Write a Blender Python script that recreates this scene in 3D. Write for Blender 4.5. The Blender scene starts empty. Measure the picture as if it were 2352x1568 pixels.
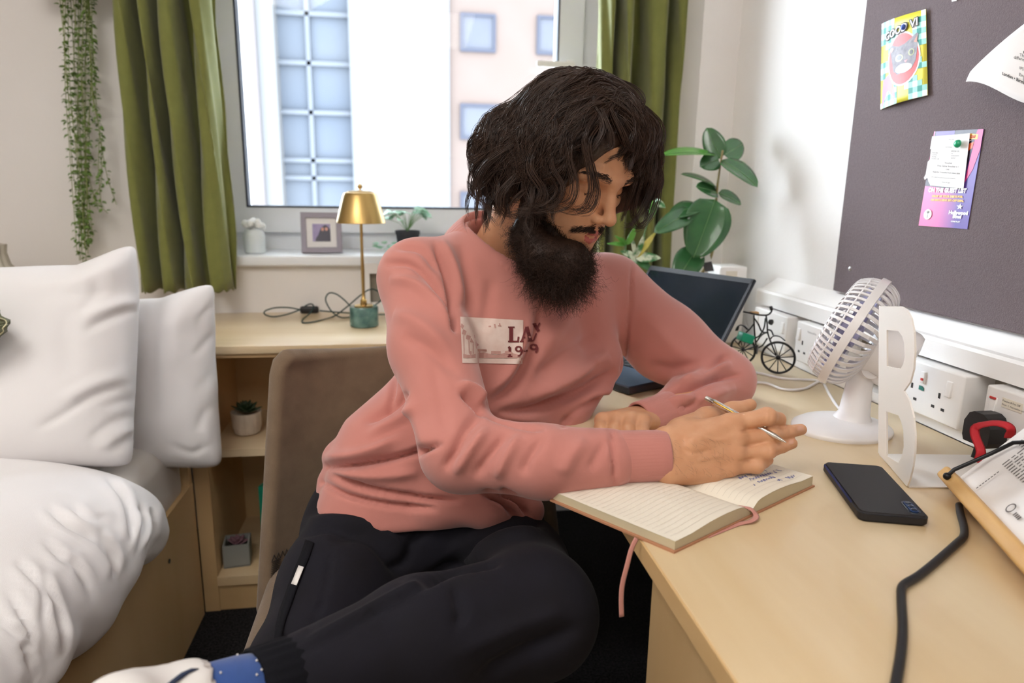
import bpy, bmesh, math, random
import numpy as np
from mathutils import Vector, Matrix
from mathutils.bvhtree import BVHTree

random.seed(7)
RNG = np.random.default_rng(7)
PI = math.pi
scene = bpy.context.scene
COL = scene.collection

# ------------------------------------------------------------------ camera
W_, H_, F_ = 2352.0, 1568.0, 1568.0            # picture size and focal length in pixels (24 mm)
CAM = np.array([0.0, 0.0, 1.10])


def cam_axes(yaw, pitch, roll):
    f = np.array([math.sin(yaw) * math.cos(pitch), math.cos(yaw) * math.cos(pitch), -math.sin(pitch)])
    r = np.array([math.cos(yaw), -math.sin(yaw), 0.0])
    u = np.cross(r, f)
    c, s = math.cos(roll), math.sin(roll)
    return c * r + s * u, -s * r + c * u, f


CR, CU, CF = cam_axes(*[math.radians(a) for a in (8.8, 12.4, 0.87)])
cam_data = bpy.data.cameras.new('camera')
cam = bpy.data.objects.new('camera', cam_data)
COL.objects.link(cam)
cam.matrix_world = Matrix(((CR[0], CU[0], -CF[0], CAM[0]), (CR[1], CU[1], -CF[1], CAM[1]),
                           (CR[2], CU[2], -CF[2], CAM[2]), (0, 0, 0, 1)))
cam_data.lens = 24.0
cam_data.sensor_width = 36.0
cam_data.clip_start = 0.02
cam_data.dof.use_dof = True
cam_data.dof.focus_distance = 0.98
cam_data.dof.aperture_fstop = 4.0
scene.camera = cam

# ------------------------------------------------------------------ light
scene.view_settings.view_transform = 'Standard'
scene.view_settings.look = 'None'
scene.view_settings.gamma = 1.0
scene.view_settings.use_curve_mapping = False
scene.view_settings.exposure = 0.18

world = bpy.data.worlds.new('sky')
scene.world = world
world.use_nodes = True
bg = world.node_tree.nodes['Background']
bg.inputs[0].default_value = (0.80, 0.90, 1.0, 1)
SKY = 22.0
bg.inputs[1].default_value = SKY


def area_light(name, loc, target, size, power, color):
    d = bpy.data.lights.new(name, 'AREA')
    d.shape = 'RECTANGLE'
    d.size, d.size_y = size
    d.energy = power
    d.color = color
    o = bpy.data.objects.new(name, d)
    COL.objects.link(o)
    o.location = loc
    o.rotation_euler = (Vector(target) - Vector(loc)).to_track_quat('-Z', 'Y').to_euler()
    return o


# two unseen area lights added as soft ceiling fill, outside the camera's view
area_light('ceiling_fill_light', (-0.75, 0.10, 2.38), (-0.55, 0.35, 0.0), (0.9, 0.9), 25.0, (1.0, 0.965, 0.92))
area_light('ceiling_fill_light', (0.1, -1.2, 2.38), (0.1, -1.0, 0.0), (0.9, 0.9), 15.0, (1.0, 0.965, 0.92))


# ------------------------------------------------------------------ picture helpers (author-time measuring)
def ray(px, py):
    return CF * F_ + CR * (px - W_ / 2) - CU * (py - H_ / 2)


def at(px, py, Y):
    d = ray(px, py)
    return Vector(CAM + d * (Y / d[1]))


def atx(px, py, X):
    d = ray(px, py)
    return Vector(CAM + d * (X / d[0]))


def atz(px, py, Z):
    d = ray(px, py)
    return Vector(CAM + d * ((Z - CAM[2]) / d[2]))


def to_px(v):
    v = np.asarray(v, float).reshape(-1, 3) - CAM
    z = v @ CF
    return np.stack([W_ / 2 + F_ * (v @ CR) / z, H_ / 2 - F_ * (v @ CU) / z], 1)


# ------------------------------------------------------------------ materials
def lin(c):
    if isinstance(c, str):
        c = tuple(int(c[i:i + 2], 16) / 255 for i in (0, 2, 4))
    return tuple((x / 12.92 if x <= 0.04045 else ((x + 0.055) / 1.055) ** 2.4) for x in c) + (1.0,)


MATS = {}


def mat(name, col, rough=0.5, metal=0.0, bump=None, var=None, spec=0.5, sheen=0.0, coat=0.0,
        trans=0.0, emit=0.0, stretch=None, sss=0.0, ior=None, aniso=0.0, alpha=1.0):
    """bump=(scale, distance) ; var=(scale, colour2, contrast) ; stretch scales the coordinates"""
    m = bpy.data.materials.new(name)
    m.use_nodes = True
    nt = m.node_tree
    b = nt.nodes['Principled BSDF']
    b.inputs['Base Color'].default_value = lin(col)
    b.inputs['Roughness'].default_value = rough
    b.inputs['Metallic'].default_value = metal
    b.inputs['Specular IOR Level'].default_value = spec
    b.inputs['Sheen Weight'].default_value = sheen
    b.inputs['Coat Weight'].default_value = coat
    b.inputs['Transmission Weight'].default_value = trans
    b.inputs['Alpha'].default_value = alpha
    if ior:
        b.inputs['IOR'].default_value = ior
    if aniso:
        b.inputs['Anisotropic'].default_value = aniso
    if emit:
        b.inputs['Emission Color'].default_value = lin(col)
        b.inputs['Emission Strength'].default_value = emit
    if sss:
        b.inputs['Subsurface Weight'].default_value = sss
        b.inputs['Subsurface Radius'].default_value = (0.010, 0.004, 0.002)
    if bump or var:
        tc = nt.nodes.new('ShaderNodeTexCoord')
        mp = nt.nodes.new('ShaderNodeMapping')
        nt.links.new(tc.outputs['Object'], mp.inputs['Vector'])
        if stretch:
            mp.inputs['Scale'].default_value = stretch
    if var:
        n = nt.nodes.new('ShaderNodeTexNoise')
        n.inputs['Scale'].default_value = var[0]
        n.inputs['Detail'].default_value = 5
        nt.links.new(mp.outputs[0], n.inputs['Vector'])
        cr = nt.nodes.new('ShaderNodeValToRGB')
        k = var[2] if len(var) > 2 else 0.25
        cr.color_ramp.elements[0].position = 0.5 - k / 2
        cr.color_ramp.elements[1].position = 0.5 + k / 2
        cr.color_ramp.elements[0].color = lin(col)
        cr.color_ramp.elements[1].color = lin(var[1])
        nt.links.new(n.outputs['Fac'], cr.inputs[0])
        nt.links.new(cr.outputs[0], b.inputs['Base Color'])
    if bump:
        n2 = nt.nodes.new('ShaderNodeTexNoise')
        n2.inputs['Scale'].default_value = bump[0]
        n2.inputs['Detail'].default_value = 3
        nt.links.new(mp.outputs[0], n2.inputs['Vector'])
        bp = nt.nodes.new('ShaderNodeBump')
        bp.inputs['Distance'].default_value = bump[1]
        bp.inputs['Strength'].default_value = 1.0
        nt.links.new(n2.outputs['Fac'], bp.inputs['Height'])
        nt.links.new(bp.outputs[0], b.inputs['Normal'])
    MATS[name] = m
    return m


def rib_mat(name, col, scale, axis='X', dist=0.0006, rough=0.85, col2=None):
    """knitted ribs : a band wave used for relief"""
    m = mat(name, col, rough, sheen=0.3)
    nt = m.node_tree
    b = nt.nodes['Principled BSDF']
    tc = nt.nodes.new('ShaderNodeTexCoord')
    w = nt.nodes.new('ShaderNodeTexWave')
    w.bands_direction = axis
    w.inputs['Scale'].default_value = scale
    w.inputs['Distortion'].default_value = 0.0
    nt.links.new(tc.outputs['UV'] if axis == 'U' else tc.outputs['Object'], w.inputs['Vector'])
    bp = nt.nodes.new('ShaderNodeBump')
    bp.inputs['Distance'].default_value = dist
    nt.links.new(w.outputs['Fac'], bp.inputs['Height'])
    nt.links.new(bp.outputs[0], b.inputs['Normal'])
    return m


# ------------------------------------------------------------------ mesh helpers
class MB:
    def __init__(self):
        self.v, self.f = [], []

    def add(self, vs, fs):
        o = len(self.v)
        self.v += [tuple(v) for v in vs]
        self.f += [tuple(i + o for i in f) for f in fs]
        return self

    def box(self, c, s, R=None):
        c, h = Vector(c), Vector(s) * 0.5
        vs = []
        for z in (-1, 1):
            for x, y in ((-1, -1), (1, -1), (1, 1), (-1, 1)):
                p = Vector((x * h.x, y * h.y, z * h.z))
                vs.append(c + (R @ p if R is not None else p))
        return self.add(vs, [(3, 2, 1, 0), (4, 5, 6, 7), (0, 1, 5, 4), (1, 2, 6, 5), (2, 3, 7, 6), (3, 0, 4, 7)])

    def box2(self, a, b):
        a, b = Vector(a), Vector(b)
        return self.box((a + b) / 2, [abs(x) for x in (b - a)])

    def rbox(self, c, s, r, R=None, seg=3):
        bm = bmesh.new()
        bmesh.ops.create_cube(bm, size=1.0)
        for v in bm.verts:
            v.co = Vector((v.co.x * s[0], v.co.y * s[1], v.co.z * s[2]))
        bmesh.ops.bevel(bm, geom=bm.edges[:], offset=r, segments=seg, affect='EDGES', profile=0.5)
        bm.verts.index_update()
        vs = [Vector(c) + (R @ v.co if R is not None else v.co) for v in bm.verts]
        fs = [[v.index for v in f.verts] for f in bm.faces]
        bm.free()
        return self.add(vs, fs)

    def lathe(self, prof, base, axis=(0, 0, 1), n=32, caps=True):
        """prof = [(radius, height)...] about axis from base"""
        ax = Vector(axis).normalized()
        s = ax.orthogonal().normalized()
        t = ax.cross(s)
        base = Vector(base)
        vs, fs = [], []
        for r, h in prof:
            for k in range(n):
                a = 2 * PI * k / n
                vs.append(base + ax * h + (s * math.cos(a) + t * math.sin(a)) * r)
        m = len(prof)
        for i in range(m - 1):
            for k in range(n):
                k2 = (k + 1) % n
                fs.append((i * n + k, i * n + k2, (i + 1) * n + k2, (i + 1) * n + k))
        if caps:
            fs.append(tuple(range(n - 1, -1, -1)))
            fs.append(tuple((m - 1) * n + k for k in range(n)))
        return self.add(vs, fs)

    def tube(self, pts, rad, n=8, caps=True, closed=False, flat=1.0, up=None):
        pts = [Vector(p) for p in pts]
        m = len(pts)
        if not hasattr(rad, '__len__'):
            rad = [rad] * m
        vs, fs = [], []
        nrm = None
        for i, p in enumerate(pts):
            a = pts[(i - 1) % m] if (closed or i > 0) else p
            b = pts[(i + 1) % m] if (closed or i < m - 1) else p
            t = (b - a).normalized()
            if up is not None:
                nrm = Vector(up)
                nrm = (nrm - t * nrm.dot(t)).normalized()
            elif nrm is None:
                nrm = t.orthogonal().normalized()
            else:
                nrm = (nrm - t * nrm.dot(t))
                nrm = nrm.normalized() if nrm.length > 1e-6 else t.orthogonal().normalized()
            bn = t.cross(nrm)
            for k in range(n):
                an = 2 * PI * (k + 0.5) / n
                vs.append(p + (nrm * math.cos(an) * flat + bn * math.sin(an)) * rad[i])
        rng = m if closed else m - 1
        for i in range(rng):
            j = (i + 1) % m
            for k in range(n):
                k2 = (k + 1) % n
                fs.append((i * n + k, i * n + k2, j * n + k2, j * n + k))
        if caps and not closed:
            fs.append(tuple(range(n - 1, -1, -1)))
            fs.append(tuple((m - 1) * n + k for k in range(n)))
        return self.add(vs, fs)

    def sphere(self, c, r, n=16, m=10, R=None):
        c = Vector(c)
        r = (r, r, r) if not hasattr(r, '__len__') else r
        vs = [c + (R @ Vector((0, 0, r[2])) if R is not None else Vector((0, 0, r[2])))]
        for i in range(1, m):
            a = PI * i / m
            for k in range(n):
                b = 2 * PI * k / n
                p = Vector((r[0] * math.sin(a) * math.cos(b), r[1] * math.sin(a) * math.sin(b), r[2] * math.cos(a)))
                vs.append(c + (R @ p if R is not None else p))
        p = Vector((0, 0, -r[2]))
        vs.append(c + (R @ p if R is not None else p))
        fs = [(0, 1 + k, 1 + (k + 1) % n) for k in range(n)]
        for i in range(m - 2):
            for k in range(n):
                a, b = 1 + i * n + k, 1 + i * n + (k + 1) % n
                fs.append((a, a + n, b + n, b))
        last = len(vs) - 1
        o = 1 + (m - 2) * n
        fs += [(o + k, last, o + (k + 1) % n) for k in range(n)]
        return self.add(vs, fs)

    def prism(self, poly, depth, origin, ux, uy):
        """extrude a 2-D outline : ux, uy in-plane axes, depth along ux x uy"""
        o, ux, uy = Vector(origin), Vector(ux), Vector(uy)
        nz = ux.cross(uy).normalized() * depth
        n = len(poly)
        vs = [o + ux * x + uy * y for x, y in poly] + [o + ux * x + uy * y + nz for x, y in poly]
        fs = [tuple(range(n - 1, -1, -1)), tuple(range(n, 2 * n))]
        fs += [(i, (i + 1) % n, n + (i + 1) % n, n + i) for i in range(n)]
        return self.add(vs, fs)

    def sheet(self, P, thick=0.0, closed_u=False):
        """grid of points [rows][cols] -> surface, optional thickness along normals"""
        P = np.array([[tuple(p) for p in row] for row in P], float)
        m, n = P.shape[:2]
        if thick:
            du = np.gradient(P, axis=1)
            dv = np.gradient(P, axis=0)
            N = np.cross(du, dv)
            N /= np.linalg.norm(N, axis=2, keepdims=True) + 1e-12
            A, B = P + N * thick / 2, P - N * thick / 2
        else:
            A = P
        vs = [tuple(x) for x in A.reshape(-1, 3)]
        fs = [(i * n + j, i * n + j + 1, (i + 1) * n + j + 1, (i + 1) * n + j) for i in range(m - 1) for j in range(n - 1)]
        if thick:
            k = m * n
            vs += [tuple(x) for x in B.reshape(-1, 3)]
            fs += [(k + i * n + j, k + (i + 1) * n + j, k + (i + 1) * n + j + 1, k + i * n + j + 1) for i in range(m - 1) for j in range(n - 1)]
            rim = [j for j in range(n)] + [i * n + n - 1 for i in range(1, m)] + [(m - 1) * n + j for j in range(n - 2, -1, -1)] + [i * n for i in range(m - 2, 0, -1)]
            for a in range(len(rim)):
                b = (a + 1) % len(rim)
                fs.append((rim[b], rim[a], rim[a] + k, rim[b] + k))
        return self.add(vs, fs)

    def build(self, name, m, parent=None, smooth=False, angle=None):
        return link_mesh(name, self.v, self.f, m, parent, smooth, angle)


def link_mesh(name, v, f, m, parent=None, smooth=False, angle=None):
    me = bpy.data.meshes.new(name)
    me.from_pydata(v, [], f)
    me.update()
    if m is not None:
        me.materials.append(MATS[m] if isinstance(m, str) else m)
    if smooth:
        me.shade_smooth()
        if angle is not None:
            me.set_sharp_from_angle(angle=math.radians(angle))
    o = bpy.data.objects.new(name, me)
    COL.objects.link(o)
    if parent is not None:
        adopt(o, parent)
    return o


def np_mesh(name, V, Q, m, parent=None, smooth=True):
    """fast mesh from numpy arrays (quads or triangles)"""
    me = bpy.data.meshes.new(name)
    V = np.ascontiguousarray(V, np.float32)
    Q = np.ascontiguousarray(Q, np.int32)
    k = Q.shape[1]
    me.vertices.add(len(V))
    me.vertices.foreach_set('co', V.ravel())
    me.loops.add(Q.size)
    me.loops.foreach_set('vertex_index', Q.ravel())
    me.polygons.add(len(Q))
    me.polygons.foreach_set('loop_start', np.arange(0, Q.size, k, dtype=np.int32))
    me.update(calc_edges=True)
    me.validate()
    if m is not None:
        me.materials.append(MATS[m] if isinstance(m, str) else m)
    if smooth:
        me.shade_smooth()
    o = bpy.data.objects.new(name, me)
    COL.objects.link(o)
    if parent is not None:
        adopt(o, parent)
    return o


def world_loc(o):
    l = Vector(o.get('_base', (0, 0, 0)))
    return l


BASE = {}


def adopt(o, parent):
    """parent keeps world coordinates : things are never rotated"""
    o.parent = parent
    b = BASE.get(parent.name)
    if b is not None:
        o.matrix_parent_inverse = Matrix.Translation(-Vector(b))


def thing(name, label, cat, loc=(0, 0, 0), group=None):
    o = bpy.data.objects.new(name, None)
    COL.objects.link(o)
    o.location = loc
    o.empty_display_size = 0.02
    BASE[o.name] = tuple(loc)
    o['label'] = label
    o['category'] = cat
    if group:
        o['group'] = group
    return o


def tag(o, label, cat, group=None, kind=None):
    o['label'] = label
    o['category'] = cat
    if group:
        o['group'] = group
    if kind:
        o['kind'] = kind
    return o


def struct(o, label=None, cat=None):
    o['kind'] = 'structure'
    if label:
        o['label'] = label
    if cat:
        o['category'] = cat
    return o


def smoothpath(pts, n=8, closed=False):
    """Catmull-Rom through points"""
    P = [Vector(p) for p in pts]
    m = len(P)
    out = []
    for i in range(m if closed else m - 1):
        if closed:
            a, b, c, d = P[i - 1], P[i], P[(i + 1) % m], P[(i + 2) % m]
        else:
            b, c = P[i], P[i + 1]
            a = P[i - 1] if i > 0 else b * 2 - c
            d = P[i + 2] if i + 2 < m else c * 2 - b
        for k in range(n):
            t = k / n
            out.append(0.5 * ((2 * b) + (c - a) * t + (2 * a - 5 * b + 4 * c - d) * t * t + (3 * b - a - 3 * c + d) * t ** 3))
    if not closed:
        out.append(P[-1])
    return out


def rot_from(xa, za):
    """matrix whose x column is xa and z column close to za"""
    x = Vector(xa).normalized()
    z = Vector(za)
    z = (z - x * z.dot(x)).normalized()
    y = z.cross(x)
    return Matrix((x, y, z)).transposed()


def text_mesh(txt, size, align='LEFT', bold=0.0, spacing=1.0):
    """flat lettering as (verts2d, faces)"""
    c = bpy.data.curves.new('lettering', 'FONT')
    c.body = txt
    c.size = size
    c.align_x = align
    c.offset = bold
    c.space_character = spacing
    c.resolution_u = 2
    o = bpy.data.objects.new('lettering', c)
    me = bpy.data.meshes.new_from_object(o)
    v = [(p.co.x, p.co.y) for p in me.vertices]
    f = [tuple(p.vertices) for p in me.polygons]
    bpy.data.meshes.remove(me)
    bpy.data.objects.remove(o)
    bpy.data.curves.remove(c)
    return v, f


def lettering(mb, txt, size, fn, align='LEFT', bold=0.0, spacing=1.0, ox=0.0, oy=0.0):
    """fn maps flat (x, y) to a point in the room"""
    v, f = text_mesh(txt, size, align, bold, spacing)
    mb.add([fn(x + ox, y + oy) for x, y in v], f)
    return mb


# ------------------------------------------------------------------ solid modelling on a grid (bodies, cloth)
class Field:
    def __init__(self, lo, hi, h):
        self.lo = np.array(lo, float)
        self.h = h
        self.n = np.ceil((np.array(hi) - self.lo) / h).astype(int) + 1
        self.f = np.full(self.n, 0.2, np.float32)

    def window(self, lo, hi):
        a = np.clip(np.floor((np.array(lo) - self.lo) / self.h).astype(int), 0, self.n)
        b = np.clip(np.ceil((np.array(hi) - self.lo) / self.h).astype(int) + 1, 0, self.n)
        sl = tuple(slice(a[i], b[i]) for i in range(3))
        ax = [self.lo[i] + self.h * np.arange(a[i], b[i]) for i in range(3)]
        return sl, np.stack(np.meshgrid(*ax, indexing='ij'), -1).astype(np.float32)

    def blend(self, sl, d, k, sub=False):
        g = self.f[sl]
        if sub:
            g, d = -g, d
            hh = np.clip(k - np.abs(g - d), 0, None) / k
            self.f[sl] = -(np.minimum(g, d) - hh * hh * k * 0.25)
        else:
            hh = np.clip(k - np.abs(g - d), 0, None) / k
            self.f[sl] = np.minimum(g, d) - hh * hh * k * 0.25

    def cone(self, a, b, r1, r2, k=0.01, sub=False):
        a, b = np.array(a, float), np.array(b, float)
        R = max(r1, r2) + k + 3 * self.h
        sl, P = self.window(np.minimum(a, b) - R, np.maximum(a, b) + R)
        if P.size == 0:
            return self
        ab = b - a
        t = np.clip(((P - a) @ ab) / (ab @ ab + 1e-12), 0, 1)
        d = np.linalg.norm(P - a - t[..., None] * ab, axis=-1) - (r1 + (r2 - r1) * t)
        self.blend(sl, d, k, sub)
        return self

    def chain(self, pts, rad, k=0.01, sub=False):
        for i in range(len(pts) - 1):
            self.cone(pts[i], pts[i + 1], rad[i], rad[i + 1], k, sub)
        return self

    def ell(self, c, r, R=None, k=0.01, sub=False):
        """ellipsoid, R columns are its axes"""
        c, r = np.array(c, float), np.array(r, float)
        m = r.max() + k + 3 * self.h
        sl, P = self.window(c - m, c + m)
        if P.size == 0:
            return self
        Q = P - c
        if R is not None:
            Q = Q @ np.array(R, float)
        q = np.linalg.norm(Q / r, axis=-1)
        q2 = np.linalg.norm(Q / (r * r), axis=-1)
        d = q * (q - 1) / (q2 + 1e-9)
        d = np.where(q < 1e-3, -r.min(), d)
        self.blend(sl, d, k, sub)
        return self

    def sweep(self, pts, side, ab, k=0.02):
        """elliptical tube : centre points, side directions, (half width, half depth)"""
        pts = np.array(pts, float)
        ab = np.array(ab, float)
        R = ab.max() + k + 3 * self.h
        for i in range(len(pts) - 1):
            a, b = pts[i], pts[i + 1]
            sl, P = self.window(np.minimum(a, b) - R, np.maximum(a, b) + R)
            v = b - a
            t = np.clip(((P - a) @ v) / (v @ v), 0, 1)
            o = P - a - t[..., None] * v
            vn = v / np.linalg.norm(v)
            s = np.array(side[i], float) * 0.5 + np.array(side[i + 1], float) * 0.5
            s = s - vn * (s @ vn)
            s /= np.linalg.norm(s)
            n = np.cross(vn, s)
            wa = ab[i, 0] + (ab[i + 1, 0] - ab[i, 0]) * t
            wb = ab[i, 1] + (ab[i + 1, 1] - ab[i, 1]) * t
            x, y, z = o @ s, o @ n, o @ vn
            m = np.minimum(wa, wb)
            q = np.sqrt((x / wa) ** 2 + (y / wb) ** 2 + (z / m) ** 2)
            g = np.sqrt((x / wa ** 2) ** 2 + (y / wb ** 2) ** 2 + (z / m ** 2) ** 2)
            d = q * (q - 1) / (g + 1e-6)
            d = np.where(q < 1e-2, -m, d)
            self.blend(sl, d, k)
        return self

    def halfspace(self, p, n, k=0.004):
        """cut away everything on the side n points to"""
        p, n = np.array(p, float), np.array(n, float)
        n = n / np.linalg.norm(n)
        sl, P = self.window(self.lo, self.lo + self.n * self.h)
        d = (P - p) @ n
        g = self.f
        hh = np.clip(k - np.abs(g - d), 0, None) / k
        self.f = np.maximum(g, d) + hh * hh * k * 0.25
        return self

    def mesh(self, relax=2):
        f, h = self.f, self.h
        S = f < 0
        n = np.array(f.shape)
        acc = np.zeros((n[0] - 1, n[1] - 1, n[2] - 1, 3), np.float32)
        cnt = np.zeros((n[0] - 1, n[1] - 1, n[2] - 1), np.float32)
        rng = [(0, 1)] * 3

        def cor(d):
            return tuple(slice(d[i], n[i] - 1 + d[i]) for i in range(3))
        for ax in range(3):
            o = [i for i in range(3) if i != ax]
            for p in (0, 1):
                for q in (0, 1):
                    d0 = [0, 0, 0]
                    d0[o[0]], d0[o[1]] = p, q
                    d1 = list(d0)
                    d1[ax] = 1
                    A, B = f[cor(d0)], f[cor(d1)]
                    x = (A < 0) != (B < 0)
                    t = np.where(x, A / np.where(x, A - B, 1), 0)
                    cnt += x
                    for i in range(3):
                        acc[..., i] += np.where(x, t if i == ax else d0[i], 0)
        act = cnt > 0
        idx = -np.ones(act.shape, np.int64)
        ids = np.argwhere(act)
        idx[act] = np.arange(len(ids))
        V = acc[act] / cnt[act][:, None]
        V = self.lo + (ids + V) * h
        quads = []
        for ax in range(3):
            o = [(ax + 1) % 3, (ax + 2) % 3]
            sa = [slice(1, -1)] * 3
            sa[ax] = slice(0, -1)
            sb = list(sa)
            sb[ax] = slice(1, None)
            A, B = S[tuple(sa)], S[tuple(sb)]
            e = np.argwhere(A != B)
            flip = A[A != B]
            off = np.array([1, 1, 1])
            off[ax] = 0
            e = e + off
            c = []
            for (p, q) in ((-1, -1), (0, -1), (0, 0), (-1, 0)):
                g = e.copy()
                g[:, o[0]] += p
                g[:, o[1]] += q
                c.append(idx[g[:, 0], g[:, 1], g[:, 2]])
            Q = np.stack(c, 1)
            Q[~flip] = Q[~flip][:, ::-1]
            quads.append(Q)
        Q = np.concatenate(quads)
        for _ in range(relax):
            V = laplace(V, Q, 0.5)
        return V, Q


def laplace(V, Q, w):
    s = np.zeros_like(V)
    c = np.zeros(len(V))
    k = Q.shape[1]
    for i in range(k):
        a, b = Q[:, i], Q[:, (i + 1) % k]
        for d in range(3):
            s[:, d] += np.bincount(a, V[b, d], len(V)) + np.bincount(b, V[a, d], len(V))
        c += np.bincount(a, minlength=len(V)) + np.bincount(b, minlength=len(V))
    return V + w * (s / np.maximum(c, 1)[:, None] - V)


def normals(V, Q):
    N = np.zeros_like(V)
    d1, d2 = V[Q[:, 2]] - V[Q[:, 0]], V[Q[:, -1]] - V[Q[:, 1]]
    fn = np.cross(d1, d2)
    for i in range(Q.shape[1]):
        for d in range(3):
            N[:, d] += np.bincount(Q[:, i], fn[:, d], len(V))
    return N / (np.linalg.norm(N, axis=1, keepdims=True) + 1e-12)


def folds(V, Q, strokes):
    """press creases / raise ridges : stroke = (pixel polyline, width px, height m).  Baked into the geometry."""
    N = normals(V, Q)
    px = to_px(V)
    face = -((V - CAM) * N).sum(1) / np.linalg.norm(V - CAM, axis=1)
    wf = np.clip((face + 0.05) / 0.3, 0, 1)
    D = np.zeros(len(V))
    for pts, wd, ht in strokes:
        P = np.array([tuple(p)[:2] for p in smoothpath([(a[0], a[1], 0) for a in pts], 6)])
        lo, hi = P.min(0) - 3 * wd, P.max(0) + 3 * wd
        s = np.where((px > lo).all(1) & (px < hi).all(1) & (wf > 0))[0]
        if len(s) == 0:
            continue
        q = px[s]
        best = np.full(len(s), 1e9)
        tt = np.zeros(len(s))
        nseg = len(P) - 1
        for i in range(nseg):
            a, v = P[i], P[i + 1] - P[i]
            t = np.clip(((q - a) @ v) / (v @ v + 1e-9), 0, 1)
            d = np.hypot(*(q - a - t[:, None] * v).T)
            b = d < best
            best[b] = d[b]
            tt[b] = (i + t[b]) / nseg
        taper = np.clip(np.minimum(tt, 1 - tt) * 5, 0.0, 1) ** 0.7
        D[s] += ht * np.exp(-(best / wd) ** 2) * (0.15 + 0.85 * taper)
    return V + N * (D * wf)[:, None]


def vnoise(P, freq, seed=0):
    """cheap smooth noise from sines"""
    r = np.random.default_rng(seed)
    o = np.zeros(len(P))
    for i in range(6):
        d = r.normal(size=3)
        d /= np.linalg.norm(d)
        o += np.sin(P @ d * freq * (0.7 + 0.6 * r.random()) + r.random() * 6.28 + 1.3 * np.sin(P @ r.normal(size=3) * freq * 0.4))
    return o / 6


def make_bvh(V, Q):
    return BVHTree.FromPolygons([tuple(v) for v in V], [tuple(int(i) for i in q) for q in Q])


def cast(bvh, px, py, off=0.0):
    d = Vector(ray(px, py)).normalized()
    loc, nrm, i, dist = bvh.ray_cast(Vector(CAM), d)
    if loc is None:
        return None
    return loc - d * off
# ================================================================== materials
mat('wall_paint', 'ebe7e3', 0.75, bump=(60, 0.0006), var=(3, 'e8e3de', 0.5))
mat('ceiling_paint', 'efebe6', 0.8, bump=(50, 0.0005))
mat('white_plastic', 'f2efec', 0.35, bump=(200, 0.00005))
mat('frame_white', 'eef0f3', 0.3, bump=(80, 0.0001))
mat('gasket', '2c3440', 0.6, bump=(200, 0.0001))
mat('grey_recess', '8d877b', 0.6, bump=(150, 0.0002))
mat('carpet', '19191b', 0.98, bump=(420, 0.006), var=(190, '363536', 0.25), spec=0.1)
mat('maple', 'cfb389', 0.34, bump=(90, 0.0001), coat=0.25, var=(8, 'e3cfac', 0.4), stretch=(1.0, 0.13, 1.0))
mat('maple_x', 'cfb389', 0.34, bump=(90, 0.0001), coat=0.25, var=(8, 'e3cfac', 0.4), stretch=(0.13, 1.0, 1.0))
mat('maple_v', 'cfb083', 0.48, bump=(90, 0.0002), var=(8, 'c09f6f', 0.5), stretch=(1.0, 1.0, 0.14))
mat('maple_edge', 'd8b684', 0.5, bump=(120, 0.0002), var=(12, 'caa571', 0.5), stretch=(0.3, 0.3, 1.0))
mat('glass_pane', 'ffffff', 0.02, trans=1.0, ior=1.0, spec=0.2)
# plain thin pane : mostly clear, faint mirror
_g = bpy.data.materials.new('window_glass')
_g.use_nodes = True
_nt = _g.node_tree
_nt.nodes.clear()
_o = _nt.nodes.new('ShaderNodeOutputMaterial')
_t = _nt.nodes.new('ShaderNodeBsdfTransparent')
_s = _nt.nodes.new('ShaderNodeBsdfGlossy')
_s.inputs['Roughness'].default_value = 0.03
_m = _nt.nodes.new('ShaderNodeMixShader')
_fr = _nt.nodes.new('ShaderNodeFresnel')
_fr.inputs['IOR'].default_value = 1.25
_nt.links.new(_fr.outputs[0], _m.inputs[0])
_nt.links.new(_t.outputs[0], _m.inputs[1])
_nt.links.new(_s.outputs[0], _m.inputs[2])
_nt.links.new(_m.outputs[0], _o.inputs[0])
MATS['window_glass'] = _g

# ================================================================== room shell
XL, XR, YB, YW, ZC = -1.75, 0.925, -2.3, 2.193, 2.42
DZ = 0.72                                      # worktop height
struct(MB().box2((XL, YB, -0.1), (XR, YW + 0.36, 0)).build('floor', 'carpet'), 'dark charcoal carpet floor under the desk and chair', 'floor')
struct(MB().box2((XL, YB, ZC), (XR, YW + 0.36, ZC + 0.1)).build('ceiling', 'ceiling_paint'), 'plain white ceiling above the room', 'ceiling')
struct(MB().box2((XL - 0.1, YB, 0), (XL, YW + 0.36, ZC)).build('wall_left', 'wall_paint'), 'cream wall on the far side of the bed', 'wall')
struct(MB().box2((XR, YB, 0), (XR + 0.1, YW + 0.36, ZC)).build('wall_right', 'wall_paint'), 'white wall behind the noticeboard and fan', 'wall')
struct(MB().box2((XL, YB - 0.1, 0), (XR, YB, ZC)).build('wall_back', 'wall_paint'), 'cream wall behind the viewer', 'wall')
WX0, WX1, WZ0, WZ1 = -0.66, 0.665, 0.87, 2.20  # opening
w = MB()
w.box2((XL, YW, 0), (WX0, YW + 0.36, ZC))
w.box2((WX1, YW, 0), (XR, YW + 0.36, ZC))
w.box2((WX0, YW, 0), (WX1, YW + 0.36, WZ0))
w.box2((WX0, YW, WZ1), (WX1, YW + 0.36, ZC))
struct(w.build('wall_window', 'wall_paint'), 'cream wall around the bright window', 'wall')
struct(MB().box2((0.816, 1.92, 0), (XR, YW, ZC)).build('wall_pillar', 'wall_paint'), 'narrow cream boxed pillar in the corner right of the green curtain', 'pillar')
struct(MB().rbox(((WX0 + WX1) / 2, 2.31, 0.882), (WX1 - WX0 + 0.10, 0.29, 0.032), 0.006).build('trim_sill', 'frame_white', smooth=True, angle=40),
       'white window sill carrying vase, photo frame and plants', 'sill')

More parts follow.
